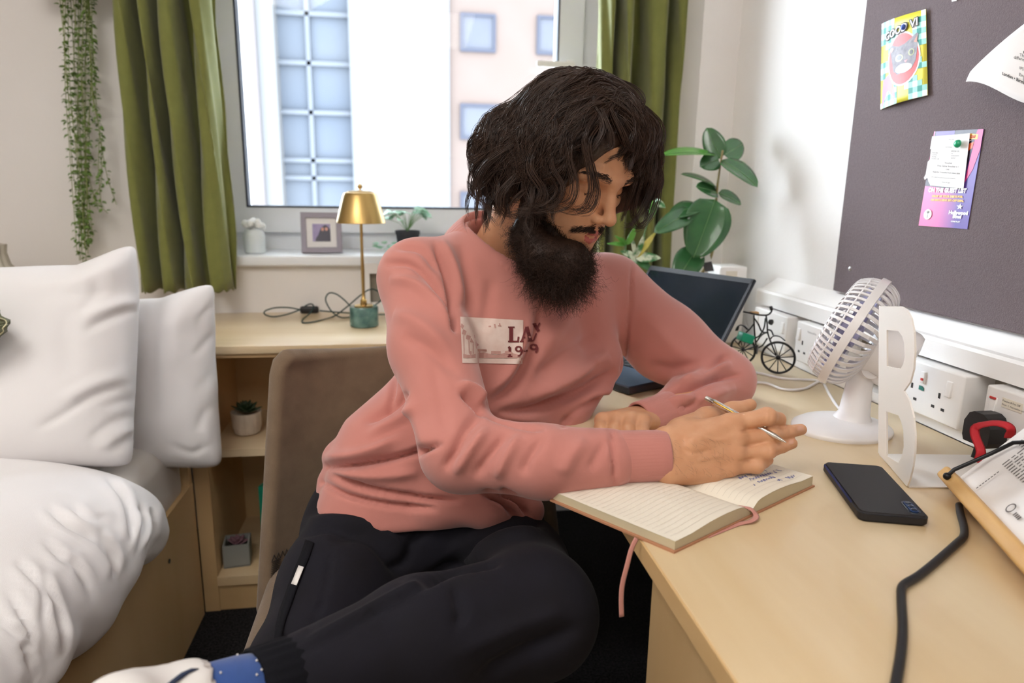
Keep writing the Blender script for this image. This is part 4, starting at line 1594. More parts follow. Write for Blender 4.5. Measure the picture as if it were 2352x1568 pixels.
for V, Q, fm in ((hvw, hq, lip_face.astype(int)), (rv, rq, None), (lv, lq, None), (bv_, bq_, None)):
    allV.append(V)
    allQ.append(Q + o)
    mi.append(fm if fm is not None else np.zeros(len(Q), int))
    o += len(V)
body = np_mesh('body', np.concatenate(allV), np.concatenate(allQ), 'skin', man)
body.data.materials.append(MATS['lip'])
body.data.polygons.foreach_set('material_index', np.concatenate(mi).astype(np.int32))
HDB = make_bvh(hv, hq)
RHB = make_bvh(rv, rq)


def ribbon_strands(name, m, strands, parent, r0=0.0004, taper=0.25):
    """strands : array [n, k, 3] -> three sided tapered tubes in one mesh"""
    S = np.asarray(strands, float)
    n, k = S.shape[:2]
    T = np.gradient(S, axis=1)
    T /= np.linalg.norm(T, axis=2, keepdims=True) + 1e-12
    ref = np.array([0.31, 0.5, 0.81])
    a = np.cross(T, ref)
    a /= np.linalg.norm(a, axis=2, keepdims=True) + 1e-12
    b = np.cross(T, a)
    rr = r0 * (1 - (1 - taper) * np.linspace(0, 1, k) ** 2)[None, :, None]
    V = np.stack([S + rr * (a * math.cos(t) + b * math.sin(t)) for t in (0, 2 * PI / 3, 4 * PI / 3)], 2)   # n,k,3,3
    idx = np.arange(n * k * 3).reshape(n, k, 3)
    Q = []
    for j in range(3):
        j2 = (j + 1) % 3
        Q.append(np.stack([idx[:, :-1, j], idx[:, :-1, j2], idx[:, 1:, j2], idx[:, 1:, j]], -1).reshape(-1, 4))
    return np_mesh(name, V.reshape(-1, 3), np.concatenate(Q), m, parent)
# ---- hair : a dark under-volume and many strands combed along it
F = Field((-0.22, -0.16, -0.16), (0.15, 0.15, 0.18), 0.004)
F.ell((-0.014, 0, 0.040), (0.112, 0.092, 0.104), k=0.03)
F.ell((-0.080, -0.018, -0.012), (0.066, 0.084, 0.070), k=0.045)
F.ell((-0.055, -0.088, -0.022), (0.076, 0.038, 0.056), k=0.025)
F.ell((0.022, -0.083, 0.005), (0.045, 0.024, 0.055), k=0.03)
F.ell((0.020, 0.086, -0.005), (0.050, 0.026, 0.075), k=0.03)
F.ell((0.112, 0.0, -0.012), (0.056, 0.066, 0.100), k=0.02, sub=True)
F.ell((0.04, -0.01, -0.105), (0.09, 0.075, 0.055), k=0.02, sub=True)
F.ell(w2h(A_(1424, 252, 1.05)), (0.024, 0.024, 0.024), k=0.05)
F.ell(w2h(A_(1458, 335, 1.045)), (0.036, 0.034, 0.046), k=0.045)
F.ell(w2h(A_(1470, 415, 1.06)), (0.024, 0.021, 0.050), k=0.03)
uv_, uq_ = F.mesh(3)
uv_ = h2w(uv_)
hair_core = np_mesh('hair', uv_, uq_, 'hair_dark', man)
UB = make_bvh(uv_, uq_)


def comb(root, steps, ds, side, seed, lift, wave, free_y, curl):
    """walk a guide over the under-volume; directions are given as seen from the front-left of the head"""
    r = np.random.default_rng(seed)
    p = np.array(root, float)
    out = [p.copy()]
    ph = r.random() * 6.28
    fr = 60 + 40 * r.random()
    d = 0.0
    dirp = None
    for i in range(steps):
        t = i / steps
        loc, nrm, _, dist = UB.find_nearest(Vector(p))
        nrm = np.array(nrm)
        if side < 0:
            q = min(1.0, max(0.0, (t - 0.2) / 0.75))
            kx = -0.85 + 1.05 * q * q * (3 - 2 * q)
            ky = 0.35 + 0.6 * min(1.0, t / 0.45)
        else:
            kx = 0.75 - 0.85 * min(1.0, t / 0.6)
            ky = 0.45 + 0.55 * min(1.0, t / 0.4)
        if t > 0.72:
            kx += curl * (t - 0.72) / 0.28 * 1.5
        fl = CR * kx - CU * ky
        fl /= np.linalg.norm(fl)
        sdir = np.cross(nrm, fl)
        fl = fl + sdir * wave * math.sin(ph + d * fr) * (0.25 + t)
        free = to_px(p)[0, 1] > free_y
        if not free:
            fl = fl - nrm * (fl @ nrm)
        fl /= np.linalg.norm(fl) + 1e-9
        if dirp is not None:
            fl = 0.5 * dirp + 0.5 * fl
            fl /= np.linalg.norm(fl)
        dirp = fl
        p = p + fl * ds
        d += ds
        if not free:
            loc, nrm, _, dist = UB.find_nearest(Vector(p))
            p = np.array(loc) + np.array(nrm) * (lift * (0.3 + math.sin(PI * min(1, t * 1.1)) * 0.8) + 0.001)
        out.append(p.copy())
    return np.array(out)


locks = []
rr_ = np.random.default_rng(11)


def root_at(px, py):
    d = Vector(ray(px, py)).normalized()
    loc, nrm, _, _ = UB.ray_cast(Vector(CAM), d)
    return loc


for k in range(330):
    # roots along the parting over the crown
    t = rr_.random()
    px, py = 1235 + 210 * t + rr_.normal(0, 26), 190 + 95 * t ** 2 + rr_.normal(0, 26) - 12
    loc = root_at(px, py)
    if loc is None:
        continue
    side = -1 if px + (py - 200) * 0.2 < 1425 else 1
    ln = rr_.uniform(0.15, 0.225) if side < 0 else rr_.uniform(0.12, 0.18)
    locks.append((w2h(comb(tuple(loc), 30, ln / 30, side, 100 + k, rr_.uniform(0.002, 0.012), rr_.uniform(0.45, 1.0), rr_.uniform(415, 470), rr_.uniform(-0.7, 0.9))), rr_.uniform(0.0035, 0.0075)))
for k in range(240):
    # lower layers, rooted down the side and back
    px, py = rr_.uniform(1120, 1330), rr_.uniform(230, 400)
    loc = root_at(px, py)
    if loc is None:
        continue
    locks.append((w2h(comb(tuple(loc), 24, rr_.uniform(0.06, 0.12) / 24, -1, 500 + k, rr_.uniform(0.003, 0.014), rr_.uniform(0.6, 1.2), rr_.uniform(400, 470), rr_.uniform(-1.0, 0.9))), rr_.uniform(0.0035, 0.007)))


for k in range(45):
    # over the parting
    px, py = rr_.uniform(1385, 1462), rr_.uniform(180, 262)
    loc = root_at(px, py)
    if loc is None:
        continue
    locks.append((w2h(comb(tuple(loc), 26, rr_.uniform(0.08, 0.15) / 26, -1 if rr_.random() < 0.55 else 1, 1700 + k, rr_.uniform(0.002, 0.009), rr_.uniform(0.4, 0.9), rr_.uniform(400, 460), rr_.uniform(-0.6, 0.6))), rr_.uniform(0.004, 0.007)))
for k in range(60):
    # far side, beyond the face
    px, py = rr_.uniform(1462, 1508), rr_.uniform(300, 400)
    loc = root_at(px, py)
    if loc is None:
        continue
    locks.append((w2h(comb(tuple(loc), 22, rr_.uniform(0.05, 0.10) / 22, 1, 1300 + k, rr_.uniform(0.002, 0.008), rr_.uniform(0.4, 0.9), rr_.uniform(440, 490), rr_.uniform(-1.0, 0.8))), rr_.uniform(0.003, 0.006)))
for k in range(45):
    # front hair falling over the forehead
    px, py = rr_.uniform(1365, 1490), rr_.uniform(215, 300)
    loc = root_at(px, py)
    if loc is None:
        continue
    locks.append((w2h(comb(tuple(loc), 22, rr_.uniform(0.05, 0.10) / 22, 1 if px > 1410 else -1, 900 + k, rr_.uniform(0.003, 0.010), rr_.uniform(0.3, 0.8), rr_.uniform(325, 350), rr_.uniform(-0.4, 0.6))), rr_.uniform(0.003, 0.006)))


def px_lock(pts, Y):
    P = smoothpath([at(a, b, Y if not hasattr(Y, '__len__') else Y[i]) for i, (a, b) in enumerate(pts)], 10)
    P = np.array([tuple(p) for p in P])
    s = np.linspace(0, len(P) - 1, 30)
    P = np.stack([np.interp(s, np.arange(len(P)), P[:, d]) for d in range(3)], 1)
    return w2h(P)


# named waves that frame the face
for pts, Y, w in (
        ([(1370, 260), (1340, 320), (1352, 385), (1357, 435), (1340, 474), (1305, 482), (1262, 468)], [0.955, 0.945, 0.945, 0.945, 0.95, 0.955, 0.965], 0.0075),
        ([(1385, 280), (1352, 330), (1364, 395), (1373, 445), (1358, 481), (1330, 484), (1316, 470)], [0.955, 0.94, 0.94, 0.94, 0.942, 0.945, 0.95], 0.0055),
        ([(1340, 280), (1305, 350), (1320, 420), (1310, 462), (1270, 478), (1225, 470)], [0.965, 0.945, 0.945, 0.95, 0.955, 0.965], 0.008),
        ([(1300, 290), (1262, 370), (1290, 430), (1270, 468), (1225, 480), (1180, 478)], [0.97, 0.95, 0.95, 0.955, 0.965, 0.975], 0.008),
        ([(1250, 300), (1215, 380), (1245, 440), (1215, 480), (1170, 492)], [0.98, 0.96, 0.96, 0.97, 0.98], 0.009),
        ([(1460, 290), (1492, 350), (1500, 410), (1478, 470), (1450, 515), (1425, 518)], [1.0, 1.01, 1.02, 1.02, 1.02, 1.02], 0.007),
        ([(1470, 310), (1478, 380), (1462, 440), (1455, 490), (1470, 520), (1490, 505)], [1.0, 1.01, 1.02, 1.02, 1.02, 1.02], 0.007),
        ([(1455, 310), (1500, 380), (1512, 440), (1492, 500), (1462, 522), (1440, 505)], [1.0, 1.02, 1.03, 1.03, 1.03, 1.03], 0.007),
        ([(1465, 330), (1462, 400), (1448, 450), (1432, 495), (1425, 512)], [1.0, 1.01, 1.02, 1.03, 1.03], 0.006),
        ([(1420, 250), (1470, 300), (1505, 340), (1515, 400), (1500, 450)], [0.97, 0.985, 1.0, 1.01, 1.02], 0.008),
        ([(1385, 225), (1440, 262), (1480, 305), (1472, 345), (1455, 362)], [0.965, 0.965, 0.975, 0.98, 0.985], 0.008),
        ([(1360, 240), (1385, 290), (1370, 330), (1352, 350)], [0.958, 0.945, 0.94, 0.94], 0.006),
        ([(1400, 250), (1425, 300), (1440, 335), (1460, 352)], [0.955, 0.95, 0.955, 0.96], 0.006),
        ([(1380, 250), (1400, 305), (1402, 335), (1380, 345)], [0.955, 0.945, 0.945, 0.945], 0.006),
        ([(1240, 180), (1180, 240), (1135, 295), (1100, 305), (1080, 325)], [1.05, 1.05, 1.06, 1.06, 1.06], 0.006),
        ([(1220, 230), (1160, 300), (1110, 330), (1082, 380), (1100, 430)], [1.04, 1.04, 1.05, 1.05, 1.05], 0.008),
        ([(1200, 270), (1130, 340), (1090, 380), (1080, 440), (1120, 470)], [1.02, 1.03, 1.04, 1.04, 1.04], 0.008),
        ([(1180, 330), (1115, 380), (1095, 440), (1125, 480), (1175, 490)], [1.0, 1.01, 1.02, 1.02, 1.02], 0.008),
        ([(1180, 300), (1120, 350), (1085, 365), (1072, 350)], [1.02, 1.03, 1.04, 1.04], 0.006),
        ([(1150, 380), (1110, 420), (1085, 425), (1074, 415)], [1.01, 1.02, 1.03, 1.03], 0.005),
        ([(1190, 400), (1150, 450), (1160, 490), (1200, 495)], [0.99, 0.99, 1.0, 1.0], 0.008)):
    locks.append((px_lock(pts, Y), w))
strands = []
for g, wd in locks:
    s = np.linspace(0, len(g) - 1, 22)
    G = np.stack([np.interp(s, np.arange(len(g)), g[:, d]) for d in range(3)], 1)
    T = np.gradient(G, axis=0)
    T /= np.linalg.norm(T, axis=1, keepdims=True) + 1e-9
    a = np.cross(T, np.array([0.2, 0.9, 0.3]))
    a /= np.linalg.norm(a, axis=1, keepdims=True) + 1e-9
    b = np.cross(T, a)
    tt = np.linspace(0, 1, 22)
    for q in range(26):
        an, rad = rr_.uniform(0, 6.28), math.sqrt(rr_.random()) * wd
        prof = (0.65 + 0.5 * np.sin(PI * tt)) * (1 - 0.55 * tt ** 3)
        tw = an + tt * rr_.normal(0, 0.7)
        fz = rr_.normal(0, 0.0006) * np.sin(tt * rr_.uniform(8, 20) + rr_.random() * 6)
        sft = rr_.normal(0, 0.004)
        S = G + a * (np.cos(tw) * rad * prof * 1.2 + fz + sft * tt ** 2)[:, None] + b * (np.sin(tw) * rad * prof * 0.75)[:, None]
        end = rr_.uniform(0.8, 1.0)
        s2 = np.linspace(0, 21 * end, 22)
        S = np.stack([np.interp(s2, np.arange(22), S[:, d]) for d in range(3)], 1)
        strands.append(S)
# loose fly-away hairs
for k in range(160):
    g = locks[rr_.integers(0, 380) % len(locks)][0]
    s = np.linspace(0, len(g) - 1, 22)
    G = np.stack([np.interp(s, np.arange(len(g)), g[:, d]) for d in range(3)], 1)
    loc, nrm, _, _ = UB.find_nearest(Vector(h2w(G[11])))
    G = G + (np.array(nrm) @ HR_) * (rr_.uniform(0.004, 0.018) * np.sin(np.linspace(0.2, PI * 0.9, 22)))[:, None] + rr_.normal(0, 0.004, 3)
    strands.append(G)
st = ribbon_strands('hair_strands', 'hair_dark', h2w(np.array(strands).reshape(-1, 3)).reshape(-1, 22, 3), hair_core, 0.00042, 0.3)
st['kind'] = 'stuff'

# ---- beard : core volume plus wiry curls
F = Field((0.05, 0.88, 0.86), (0.36, 1.16, 1.14), 0.004)
F.chain([h2w((0.0, -0.066, -0.02)), A_(1210, 535, 1.03), A_(1246, 590, 1.015), A_(1275, 628, 1.01)], [0.010, 0.020, 0.030, 0.022], 0.015)
F.chain([h2w((0.068, 0.0, -0.100)), A_(1306, 606, 1.015), A_(1290, 645, 1.012)], [0.020, 0.030, 0.018], 0.02)
F.chain([h2w((0.055, -0.046, -0.078)), h2w((0.078, -0.022, -0.097)), h2w((0.086, 0.0, -0.104)), h2w((0.078, 0.022, -0.097)), h2w((0.055, 0.046, -0.078)), h2w((0.005, 0.062, -0.03))], [0.011, 0.012, 0.010, 0.012, 0.011, 0.010], 0.010)
bvv, bqq = F.mesh(3)
beard = np_mesh('beard', bvv, bqq, 'beard_dark', man)
BBv = make_bvh(bvv, bqq)
bn = normals(bvv, bqq)
curls = []
ids = rr_.choice(len(bvv), 12000)
top = np.where(bn[:, 2] > 0.15)[0]
ids = np.concatenate([ids, rr_.choice(top, 4000)])
ang = h2w((0.1, 0, -0.09)) - h2w((0.0, 0, -0.03))
for i in ids:
    p, nn = bvv[i], bn[i]
    hl = w2h(p)
    if hl[2] > -0.03 and rr_.random() < 0.3:
        continue
    L = rr_.uniform(0.012, 0.040) * (1.25 if p[2] < 0.98 else 0.65)
    d0 = nn * 0.75 + np.array([0.0, -0.05, -0.75]) + rr_.normal(0, 0.6, 3)
    d0 /= np.linalg.norm(d0)
    if nn[2] > 0.15:
        L *= 0.5
        d0 = nn * 0.25 + np.array([0.0, -0.15, -0.9]) + rr_.normal(0, 0.3, 3)
        d0 /= np.linalg.norm(d0)
    e1 = np.cross(d0, rr_.normal(size=3))
    e1 /= np.linalg.norm(e1)
    e2 = np.cross(d0, e1)
    t = np.linspace(0, 1, 14)
    tn = rr_.uniform(1.2, 4.2) * 2 * PI
    rc = rr_.uniform(0.0012, 0.0055)
    S = p - nn * 0.002 + d0 * (t * L)[:, None] + e1 * (rc * (np.cos(tn * t) - 1) * t)[:, None] + e2 * (rc * np.sin(tn * t) * t)[:, None]
    curls.append(S)
st = ribbon_strands('beard_curls', 'beard_dark', curls, beard, 0.00022, 0.4)
st['kind'] = 'stuff'


def face_hairs(rootfn, n, L, dirfn, r0):
    out = []
    for k in range(n):
        q = rootfn()
        loc, nrm, _, _ = HDB.find_nearest(Vector(q))
        if loc is None:
            continue
        nn = np.array(nrm)
        p = np.array(loc) - nn * 0.0005
        d0 = dirfn(q)
        d0 = d0 - nn * (d0 @ nn)
        d0 = d0 / (np.linalg.norm(d0) + 1e-9) + nn * 0.30
        t = np.linspace(0, 1, 7)
        l = L * rr_.uniform(0.6, 1.2)
        S = p + d0 * (t * l)[:, None] - nn * (0.35 * l * t ** 2)[:, None] + rr_.normal(0, 0.0006, 3) * t[:, None]
        out.append(h2w(S))
    return out


hs = []
for s in (-1, 1):
    # eyebrows
    def rb(s=s):
        t = rr_.random()
        return (0.100 - 0.020 * t ** 2, s * (0.013 + 0.042 * t), 0.0275 + 0.0065 * math.sin(PI * min(1, t * 0.85)) + rr_.normal(0, 0.0021) * (1.15 - 0.7 * t))
    hs += face_hairs(rb, 420, 0.0085, lambda q, s=s: np.array([-0.25, s * 1.0, 0.25 if abs(q[1]) < 0.03 else -0.1]), 0.0003)
bro = ribbon_strands('eyebrows', 'hair_dark', hs, body, 0.00036, 0.3)
bro['kind'] = 'stuff'
hs = []
for s in (-1, 1):
    def rm(s=s):
        t = rr_.random()
        return (0.112 - 0.022 * t, s * (0.001 + 0.032 * t), -0.0495 - 0.012 * t ** 1.5 + rr_.normal(0, 0.003))
    hs += face_hairs(rm, 480, 0.0095, lambda q, s=s: np.array([-0.1, s * 0.9, -0.55]), 0.0003)

    def rs(s=s):
        t = rr_.random()
        return (0.055 - 0.045 * t + rr_.normal(0, 0.004), s * 0.08, -0.075 + 0.065 * t + rr_.normal(0, 0.007))
    hs += face_hairs(rs, 900, 0.012, lambda q, s=s: np.array([0.15, 0, -1.0]) + rr_.normal(0, 0.35, 3), 0.0003)

    def rj(s=s):
        t = rr_.random()
        return (0.090 - 0.05 * t, s * (0.02 + 0.04 * t), -0.086 + 0.020 * t + rr_.normal(0, 0.004))
    hs += face_hairs(rj, 700, 0.011, lambda q, s=s: np.array([0.1, 0, -1.0]) + rr_.normal(0, 0.35, 3), 0.0003)
st = ribbon_strands('moustache', 'beard_dark', hs, beard, 0.00032, 0.3)
st['kind'] = 'stuff'
# eyelashes of the lowered lids
hs = []
for s in (-1, 1):
    def rl(s=s):
        t = rr_.random()
        return (0.0895 - 0.006 * t, s * (0.020 + 0.027 * t), -0.0005)
    hs += face_hairs(rl, 90, 0.007, lambda q, s=s: np.array([0.6, s * 0.4, -0.5]), 0.0003)
st = ribbon_strands('eyelashes', 'hair_dark', hs, body, 0.0003, 0.3)
st['kind'] = 'stuff'
# fingernails of the writing hand
for (a, b, dx, w) in ((1838, 983, 6, 1), (1817, 1014, 5, 1)):
    rows = []
    for i in range(5):
        row = []
        for j in range(5):
            q = cast(RHB, a + (i - 2) * dx * 0.55, b + (j - 2) * 2.6, 0.0006)
            if q is not None:
                row.append(q)
        if len(row) == 5:
            rows.append(row)
    if len(rows) >= 2:
        MB().sheet(rows).build('fingernail', 'nail', body, smooth=True)
# fine hair on the back of the writing hand
hs = []
for k in range(80):
    a, b = rr_.uniform(1540, 1680), rr_.uniform(1000, 1090)
    p = cast(RHB, a, b, 0.0)
    if p is None:
        continue
    p = np.array(p)
    d0 = np.array([0.6, -0.35, -0.6]) + rr_.normal(0, 0.35, 3)
    t = np.linspace(0, 1, 6)
    S = p + d0 * (t * rr_.uniform(0.005, 0.011))[:, None] + np.array([0, -0.0022, 0.001]) * np.sin(t * PI)[:, None]
    hs.append(S)
st = ribbon_strands('hand_hair', 'hair_dark', hs, body, 0.00007, 0.4)
st['kind'] = 'stuff'

# ================================================================== things on the desk
mat('paper_cream', 'ece4d3', 0.8, bump=(500, 0.00005))
mat('paper_white', 'e9e5e2', 0.8, bump=(500, 0.00005))
mat('paper_edge', 'd8c9a6', 0.85, bump=(900, 0.0003), stretch=(1, 1, 30))
mat('cover_tan', 'b5805f', 0.6, bump=(300, 0.0002))
mat('ribbon_pink', 'c98a7d', 0.7, bump=(600, 0.0001), sheen=0.2)
mat('ink_blue', '6f74a8', 0.8, bump=(100, 0.00001))
mat('ink_grey', '6b6664', 0.8, bump=(100, 0.00001))
mat('ink_pale', 'ddd5c6', 0.8, bump=(100, 0.00001))
mat('phone_black', '17161a', 0.55, bump=(900, 0.00003))
mat('phone_blue', '24406e', 0.25, metal=0.4, bump=(300, 0.00001))
mat('lens_glass', '27303c', 0.1, spec=0.8, bump=(100, 0.00001))
mat('steel_pen', 'cfc8bf', 0.25, metal=1.0, bump=(400, 0.00002))
mat('gold', 'd4a54e', 0.28, metal=1.0, bump=(300, 0.00003))
mat('black_rubber', '17171b', 0.5, bump=(200, 0.0001))
mat('bamboo', 'd5aa6c', 0.5, bump=(100, 0.0002), var=(14, 'c99b5b', 0.5), stretch=(1, 1, 6))
mat('fan_white', 'efecec', 0.3, bump=(200, 0.00003), coat=0.2)
mat('blade_lilac', 'b9b6d6', 0.3, bump=(100, 0.00003))
mat('letter_white', 'eee8e0', 0.45, bump=(300, 0.00005))
mat('plug_black', '131316', 0.4, bump=(200, 0.00005))
mat('strap_red', 'c4202c', 0.65, bump=(900, 0.0002))
mat('hole_dark', '24201e', 0.7, bump=(100, 0.0001))
mat('neon_red', 'c93a34', 0.4, bump=(100, 0.0001))
mat('sticker_green', '146e63', 0.5, bump=(100, 0.0001))
mat('screen_dark', '141c26', 0.12, spec=0.5, bump=(20, 0.00001))
mat('laptop_shell', '3b4048', 0.4, metal=0.5, bump=(200, 0.00002))
mat('laptop_deck', '46566b', 0.4, metal=0.4, bump=(200, 0.00002))
mat('bike_black', '15161a', 0.45, bump=(200, 0.0001))
mat('bike_green', '12a37c', 0.35, bump=(200, 0.00005))
mat('ficus_green', '2e5b34', 0.22, bump=(60, 0.0004), var=(20, '3d6e3e', 0.5), coat=0.3)
mat('ficus_light', '5d9a3c', 0.3, bump=(60, 0.0004), var=(20, '4d8a36', 0.5), coat=0.2)
mat('leaf_vein', '5f8a52', 0.4, bump=(60, 0.0002))
mat('variegated', '3f7a45', 0.3, bump=(60, 0.0003), var=(55, 'd7dfc6', 0.16), coat=0.2)
mat('leaf_yellow', 'cfc061', 0.35, bump=(60, 0.0003), var=(60, 'b8b04c', 0.3))
mat('stem_brown', '8a7a4c', 0.6, bump=(200, 0.0003))
mat('pot_dark', '23252c', 0.6, bump=(150, 0.0002))
mat('soil', '2c231c', 0.95, bump=(300, 0.004))
mat('tag_dark', '3c3a3c', 0.7, bump=(200, 0.0001))
mat('kraft', 'b08b5c', 0.7, bump=(200, 0.0001))

# ---- notebook
nN, uu, vv = Vector((0.281, 0.640, DZ)), Vector((0.248, 0.139, 0)), Vector((-0.105, 0.139, 0))
nbk = thing('notebook', 'open cream paged notebook with tan cover under the writing hand', 'notebook', tuple(nN + uu / 2 + vv / 2))


def nbp(s, t, z):
    """s 0..1 across both pages, t 0..1 up the page"""
    return nN + uu * s + vv * t + Vector((0, 0, z))


def page_z(s):
    # fore-edges low, swell, dip in the gutter
    q = abs(s - 0.5) / 0.5
    return 0.0155 + 0.004 * math.sin(PI * min(1, q * 1.25)) - 0.010 * math.exp(-(q / 0.07) ** 2) - (0.003 if s < 0.5 else 0.0) * q


cv = [[nbp(s, t, 0.0012) for s in np.linspace(-0.012, 1.012, 25)] for t in (-0.012, 1.012)]
MB().sheet(cv, 0.0022).build('cover', 'cover_tan', nbk)
for k, (s0, s1) in enumerate(((0.0, 0.497), (0.503, 1.0))):
    S = np.linspace(s0, s1, 22)
    top = [[nbp(s, t, page_z(s)) for s in S] for t in np.linspace(0, 1, 8)]
    bot = [[nbp(s, t, 0.0026) for s in S] for t in np.linspace(0, 1, 8)]
    blk = MB()
    n_, m_ = len(S), 8
    for grid, fl in ((top, 0), (bot, 1)):
        o = len(blk.v)
        blk.v += [tuple(p) for r in grid for p in r]
        for i in range(m_ - 1):
            for j in range(n_ - 1):
                f = (o + i * n_ + j, o + i * n_ + j + 1, o + (i + 1) * n_ + j + 1, o + (i + 1) * n_ + j)
                blk.f.append(f if not fl else f[::-1])
    o = m_ * n_
    for j in range(n_ - 1):
        blk.f.append((j + 1, j, o + j, o + j + 1))
        blk.f.append(((m_ - 1) * n_ + j, (m_ - 1) * n_ + j + 1, o + (m_ - 1) * n_ + j + 1, o + (m_ - 1) * n_ + j))
    for i in range(m_ - 1):
        blk.f.append((i * n_, (i + 1) * n_, o + (i + 1) * n_, o + i * n_))
        blk.f.append(((i + 1) * n_ + n_ - 1, i * n_ + n_ - 1, o + i * n_ + n_ - 1, o + (i + 1) * n_ + n_ - 1))
    pb = blk.build('page_block', 'paper_edge', nbk)
    leafp = [[p + Vector((0, 0, 0.0004)) for p in r] for r in top]
    pg = MB().sheet(leafp).build('page', 'paper_cream', pb, smooth=True)
    ln = MB()
    for q in range(20):
        t = 0.06 + 0.045 * q
        S2 = np.linspace(s0 + 0.02, s1 - 0.03, 16)
        ln.sheet([[nbp(s, t - 0.0018, page_z(s) + 0.0007) for s in S2], [nbp(s, t + 0.0018, page_z(s) + 0.0007) for s in S2]])
    ln.build('ruled_lines', 'ink_pale', pb)
# blue handwriting on the right page
hw = MB()
rw = random.Random(5)
for q, (a, b) in enumerate(((0.72, 0.93), (0.70, 0.94), (0.68, 0.90), (0.70, 0.95), (0.66, 0.84), (0.80, 0.94))):
    t = 0.40 - 0.062 * q
    s = a
    pts = []
    while s < b:
        pts.append(nbp(s, t + 0.016 * math.sin(s * 310) + rw.uniform(-0.008, 0.008), page_z(s) + 0.001))
        s += 0.0045
        if rw.random() < 0.09:
            if len(pts) > 2:
                hw.tube(pts, 0.00032, 4)
            pts = []
            s += 0.012
    if len(pts) > 2:
        hw.tube(pts, 0.00032, 4)
hw.build('handwriting', 'ink_blue', nbk)
# marker ribbon : over the gutter edge, under the book, hanging off the desk
g0 = nbp(0.5, -0.01, 0.004)
rb = [nbp(0.5, 0.10, page_z(0.5) + 0.002), nbp(0.498, 0.0, 0.010), nbp(0.49, -0.05, 0.004), nbp(0.44, -0.062, 0.003), nbp(0.38, -0.02, 0.0008), nbp(0.2, 0.0, 0.0006)]
MB().tube(smoothpath(rb, 6), 0.0038, 6, flat=0.12, up=(0, 0, 1)).build('ribbon', 'ribbon_pink', nbk, smooth=True)
rb2 = [(1462, 1236, 0.665), (1450, 1262, 0.660), (1440, 1300, 0.655), (1430, 1340, 0.652), (1427, 1375, 0.650), (1428, 1416, 0.648)]
MB().tube(smoothpath([at(a, b, y) for a, b, y in rb2], 5), 0.0030, 6, flat=0.12, up=(0.1, -1, 0.2)).build('ribbon', 'ribbon_pink', nbk, smooth=True)

# ---- pen held in the fingers
pen = thing('pen', 'silver and gold ballpoint pen held between the fingers', 'pen', tuple(at(1805, 1015, 0.772)))
pa, pb_ = at(1621, 913, 0.866), at(1806, 1016, 0.772)
axp = (pb_ - pa).normalized()
Lp = (pb_ - pa).length
MB().lathe([(0.0030, 0.0), (0.0034, 0.004), (0.0034, 0.010), (0.0041, 0.011), (0.0043, 0.016), (0.0044, Lp * 0.5)], pa, axp, 20).build('cap_barrel', 'steel_pen', pen, smooth=True, angle=40)
MB().lathe([(0.00445, Lp * 0.47), (0.0046, Lp * 0.475), (0.0046, Lp * 0.495), (0.0044, Lp * 0.5)], pa, axp, 20).build('ring', 'gold', pen, smooth=True, angle=40)
MB().lathe([(0.0044, Lp * 0.5), (0.0042, Lp * 0.7), (0.0036, Lp * 0.86), (0.0016, Lp * 0.965), (0.0012, Lp * 0.97), (0.0007, Lp)], pa, axp, 20).build('tip_barrel', 'steel_pen', pen, smooth=True, angle=40)
cu_ = (Vector(-CF) - axp * Vector(-CF).dot(axp)).normalized()
MB().tube([pa + axp * 0.014 + cu_ * 0.005, pa + axp * 0.02 + cu_ * 0.0062, pa + axp * 0.05 + cu_ * 0.0056, pa + axp * 0.056 + cu_ * 0.005], [0.0012, 0.0014, 0.0011, 0.0007], 8).build('clip', 'gold', pen, smooth=True)

# ---- phone
ph = thing('phone', 'black cased smartphone lying face down on the desk', 'phone', (0.588, 0.745, DZ))
xa = Vector((0.051, 0.158, 0)).normalized()
Rp = rot_from(xa, (0, 0, 1))
pc = Vector((0.590, 0.744, DZ + 0.0068))


def rounded_slab(L, Wd, T, r, bev):
    bm = bmesh.new()
    pts = []
    for cx, cy, a0 in ((L / 2 - r, Wd / 2 - r, 0), (-L / 2 + r, Wd / 2 - r, 90), (-L / 2 + r, -Wd / 2 + r, 180), (L / 2 - r, -Wd / 2 + r, 270)):
        for k in range(7):
            a = math.radians(a0 + 15 * k)
            pts.append((cx + r * math.cos(a), cy + r * math.sin(a)))
    vs = [bm.verts.new((x, y, -T / 2)) for x, y in pts]
    f = bm.faces.new(vs)
    e = bmesh.ops.extrude_face_region(bm, geom=[f])
    for v in e['geom']:
        if isinstance(v, bmesh.types.BMVert):
            v.co.z += T
    bmesh.ops.recalc_face_normals(bm, faces=bm.faces)
    bmesh.ops.bevel(bm, geom=[ed for ed in bm.edges if abs(ed.verts[0].co.z - ed.verts[1].co.z) < 1e-6], offset=bev, segments=3, affect='EDGES')
    bm.verts.index_update()
    o = [v.co.copy() for v in bm.verts], [[v.index for v in f.verts] for f in bm.faces]
    bm.free()
    return o


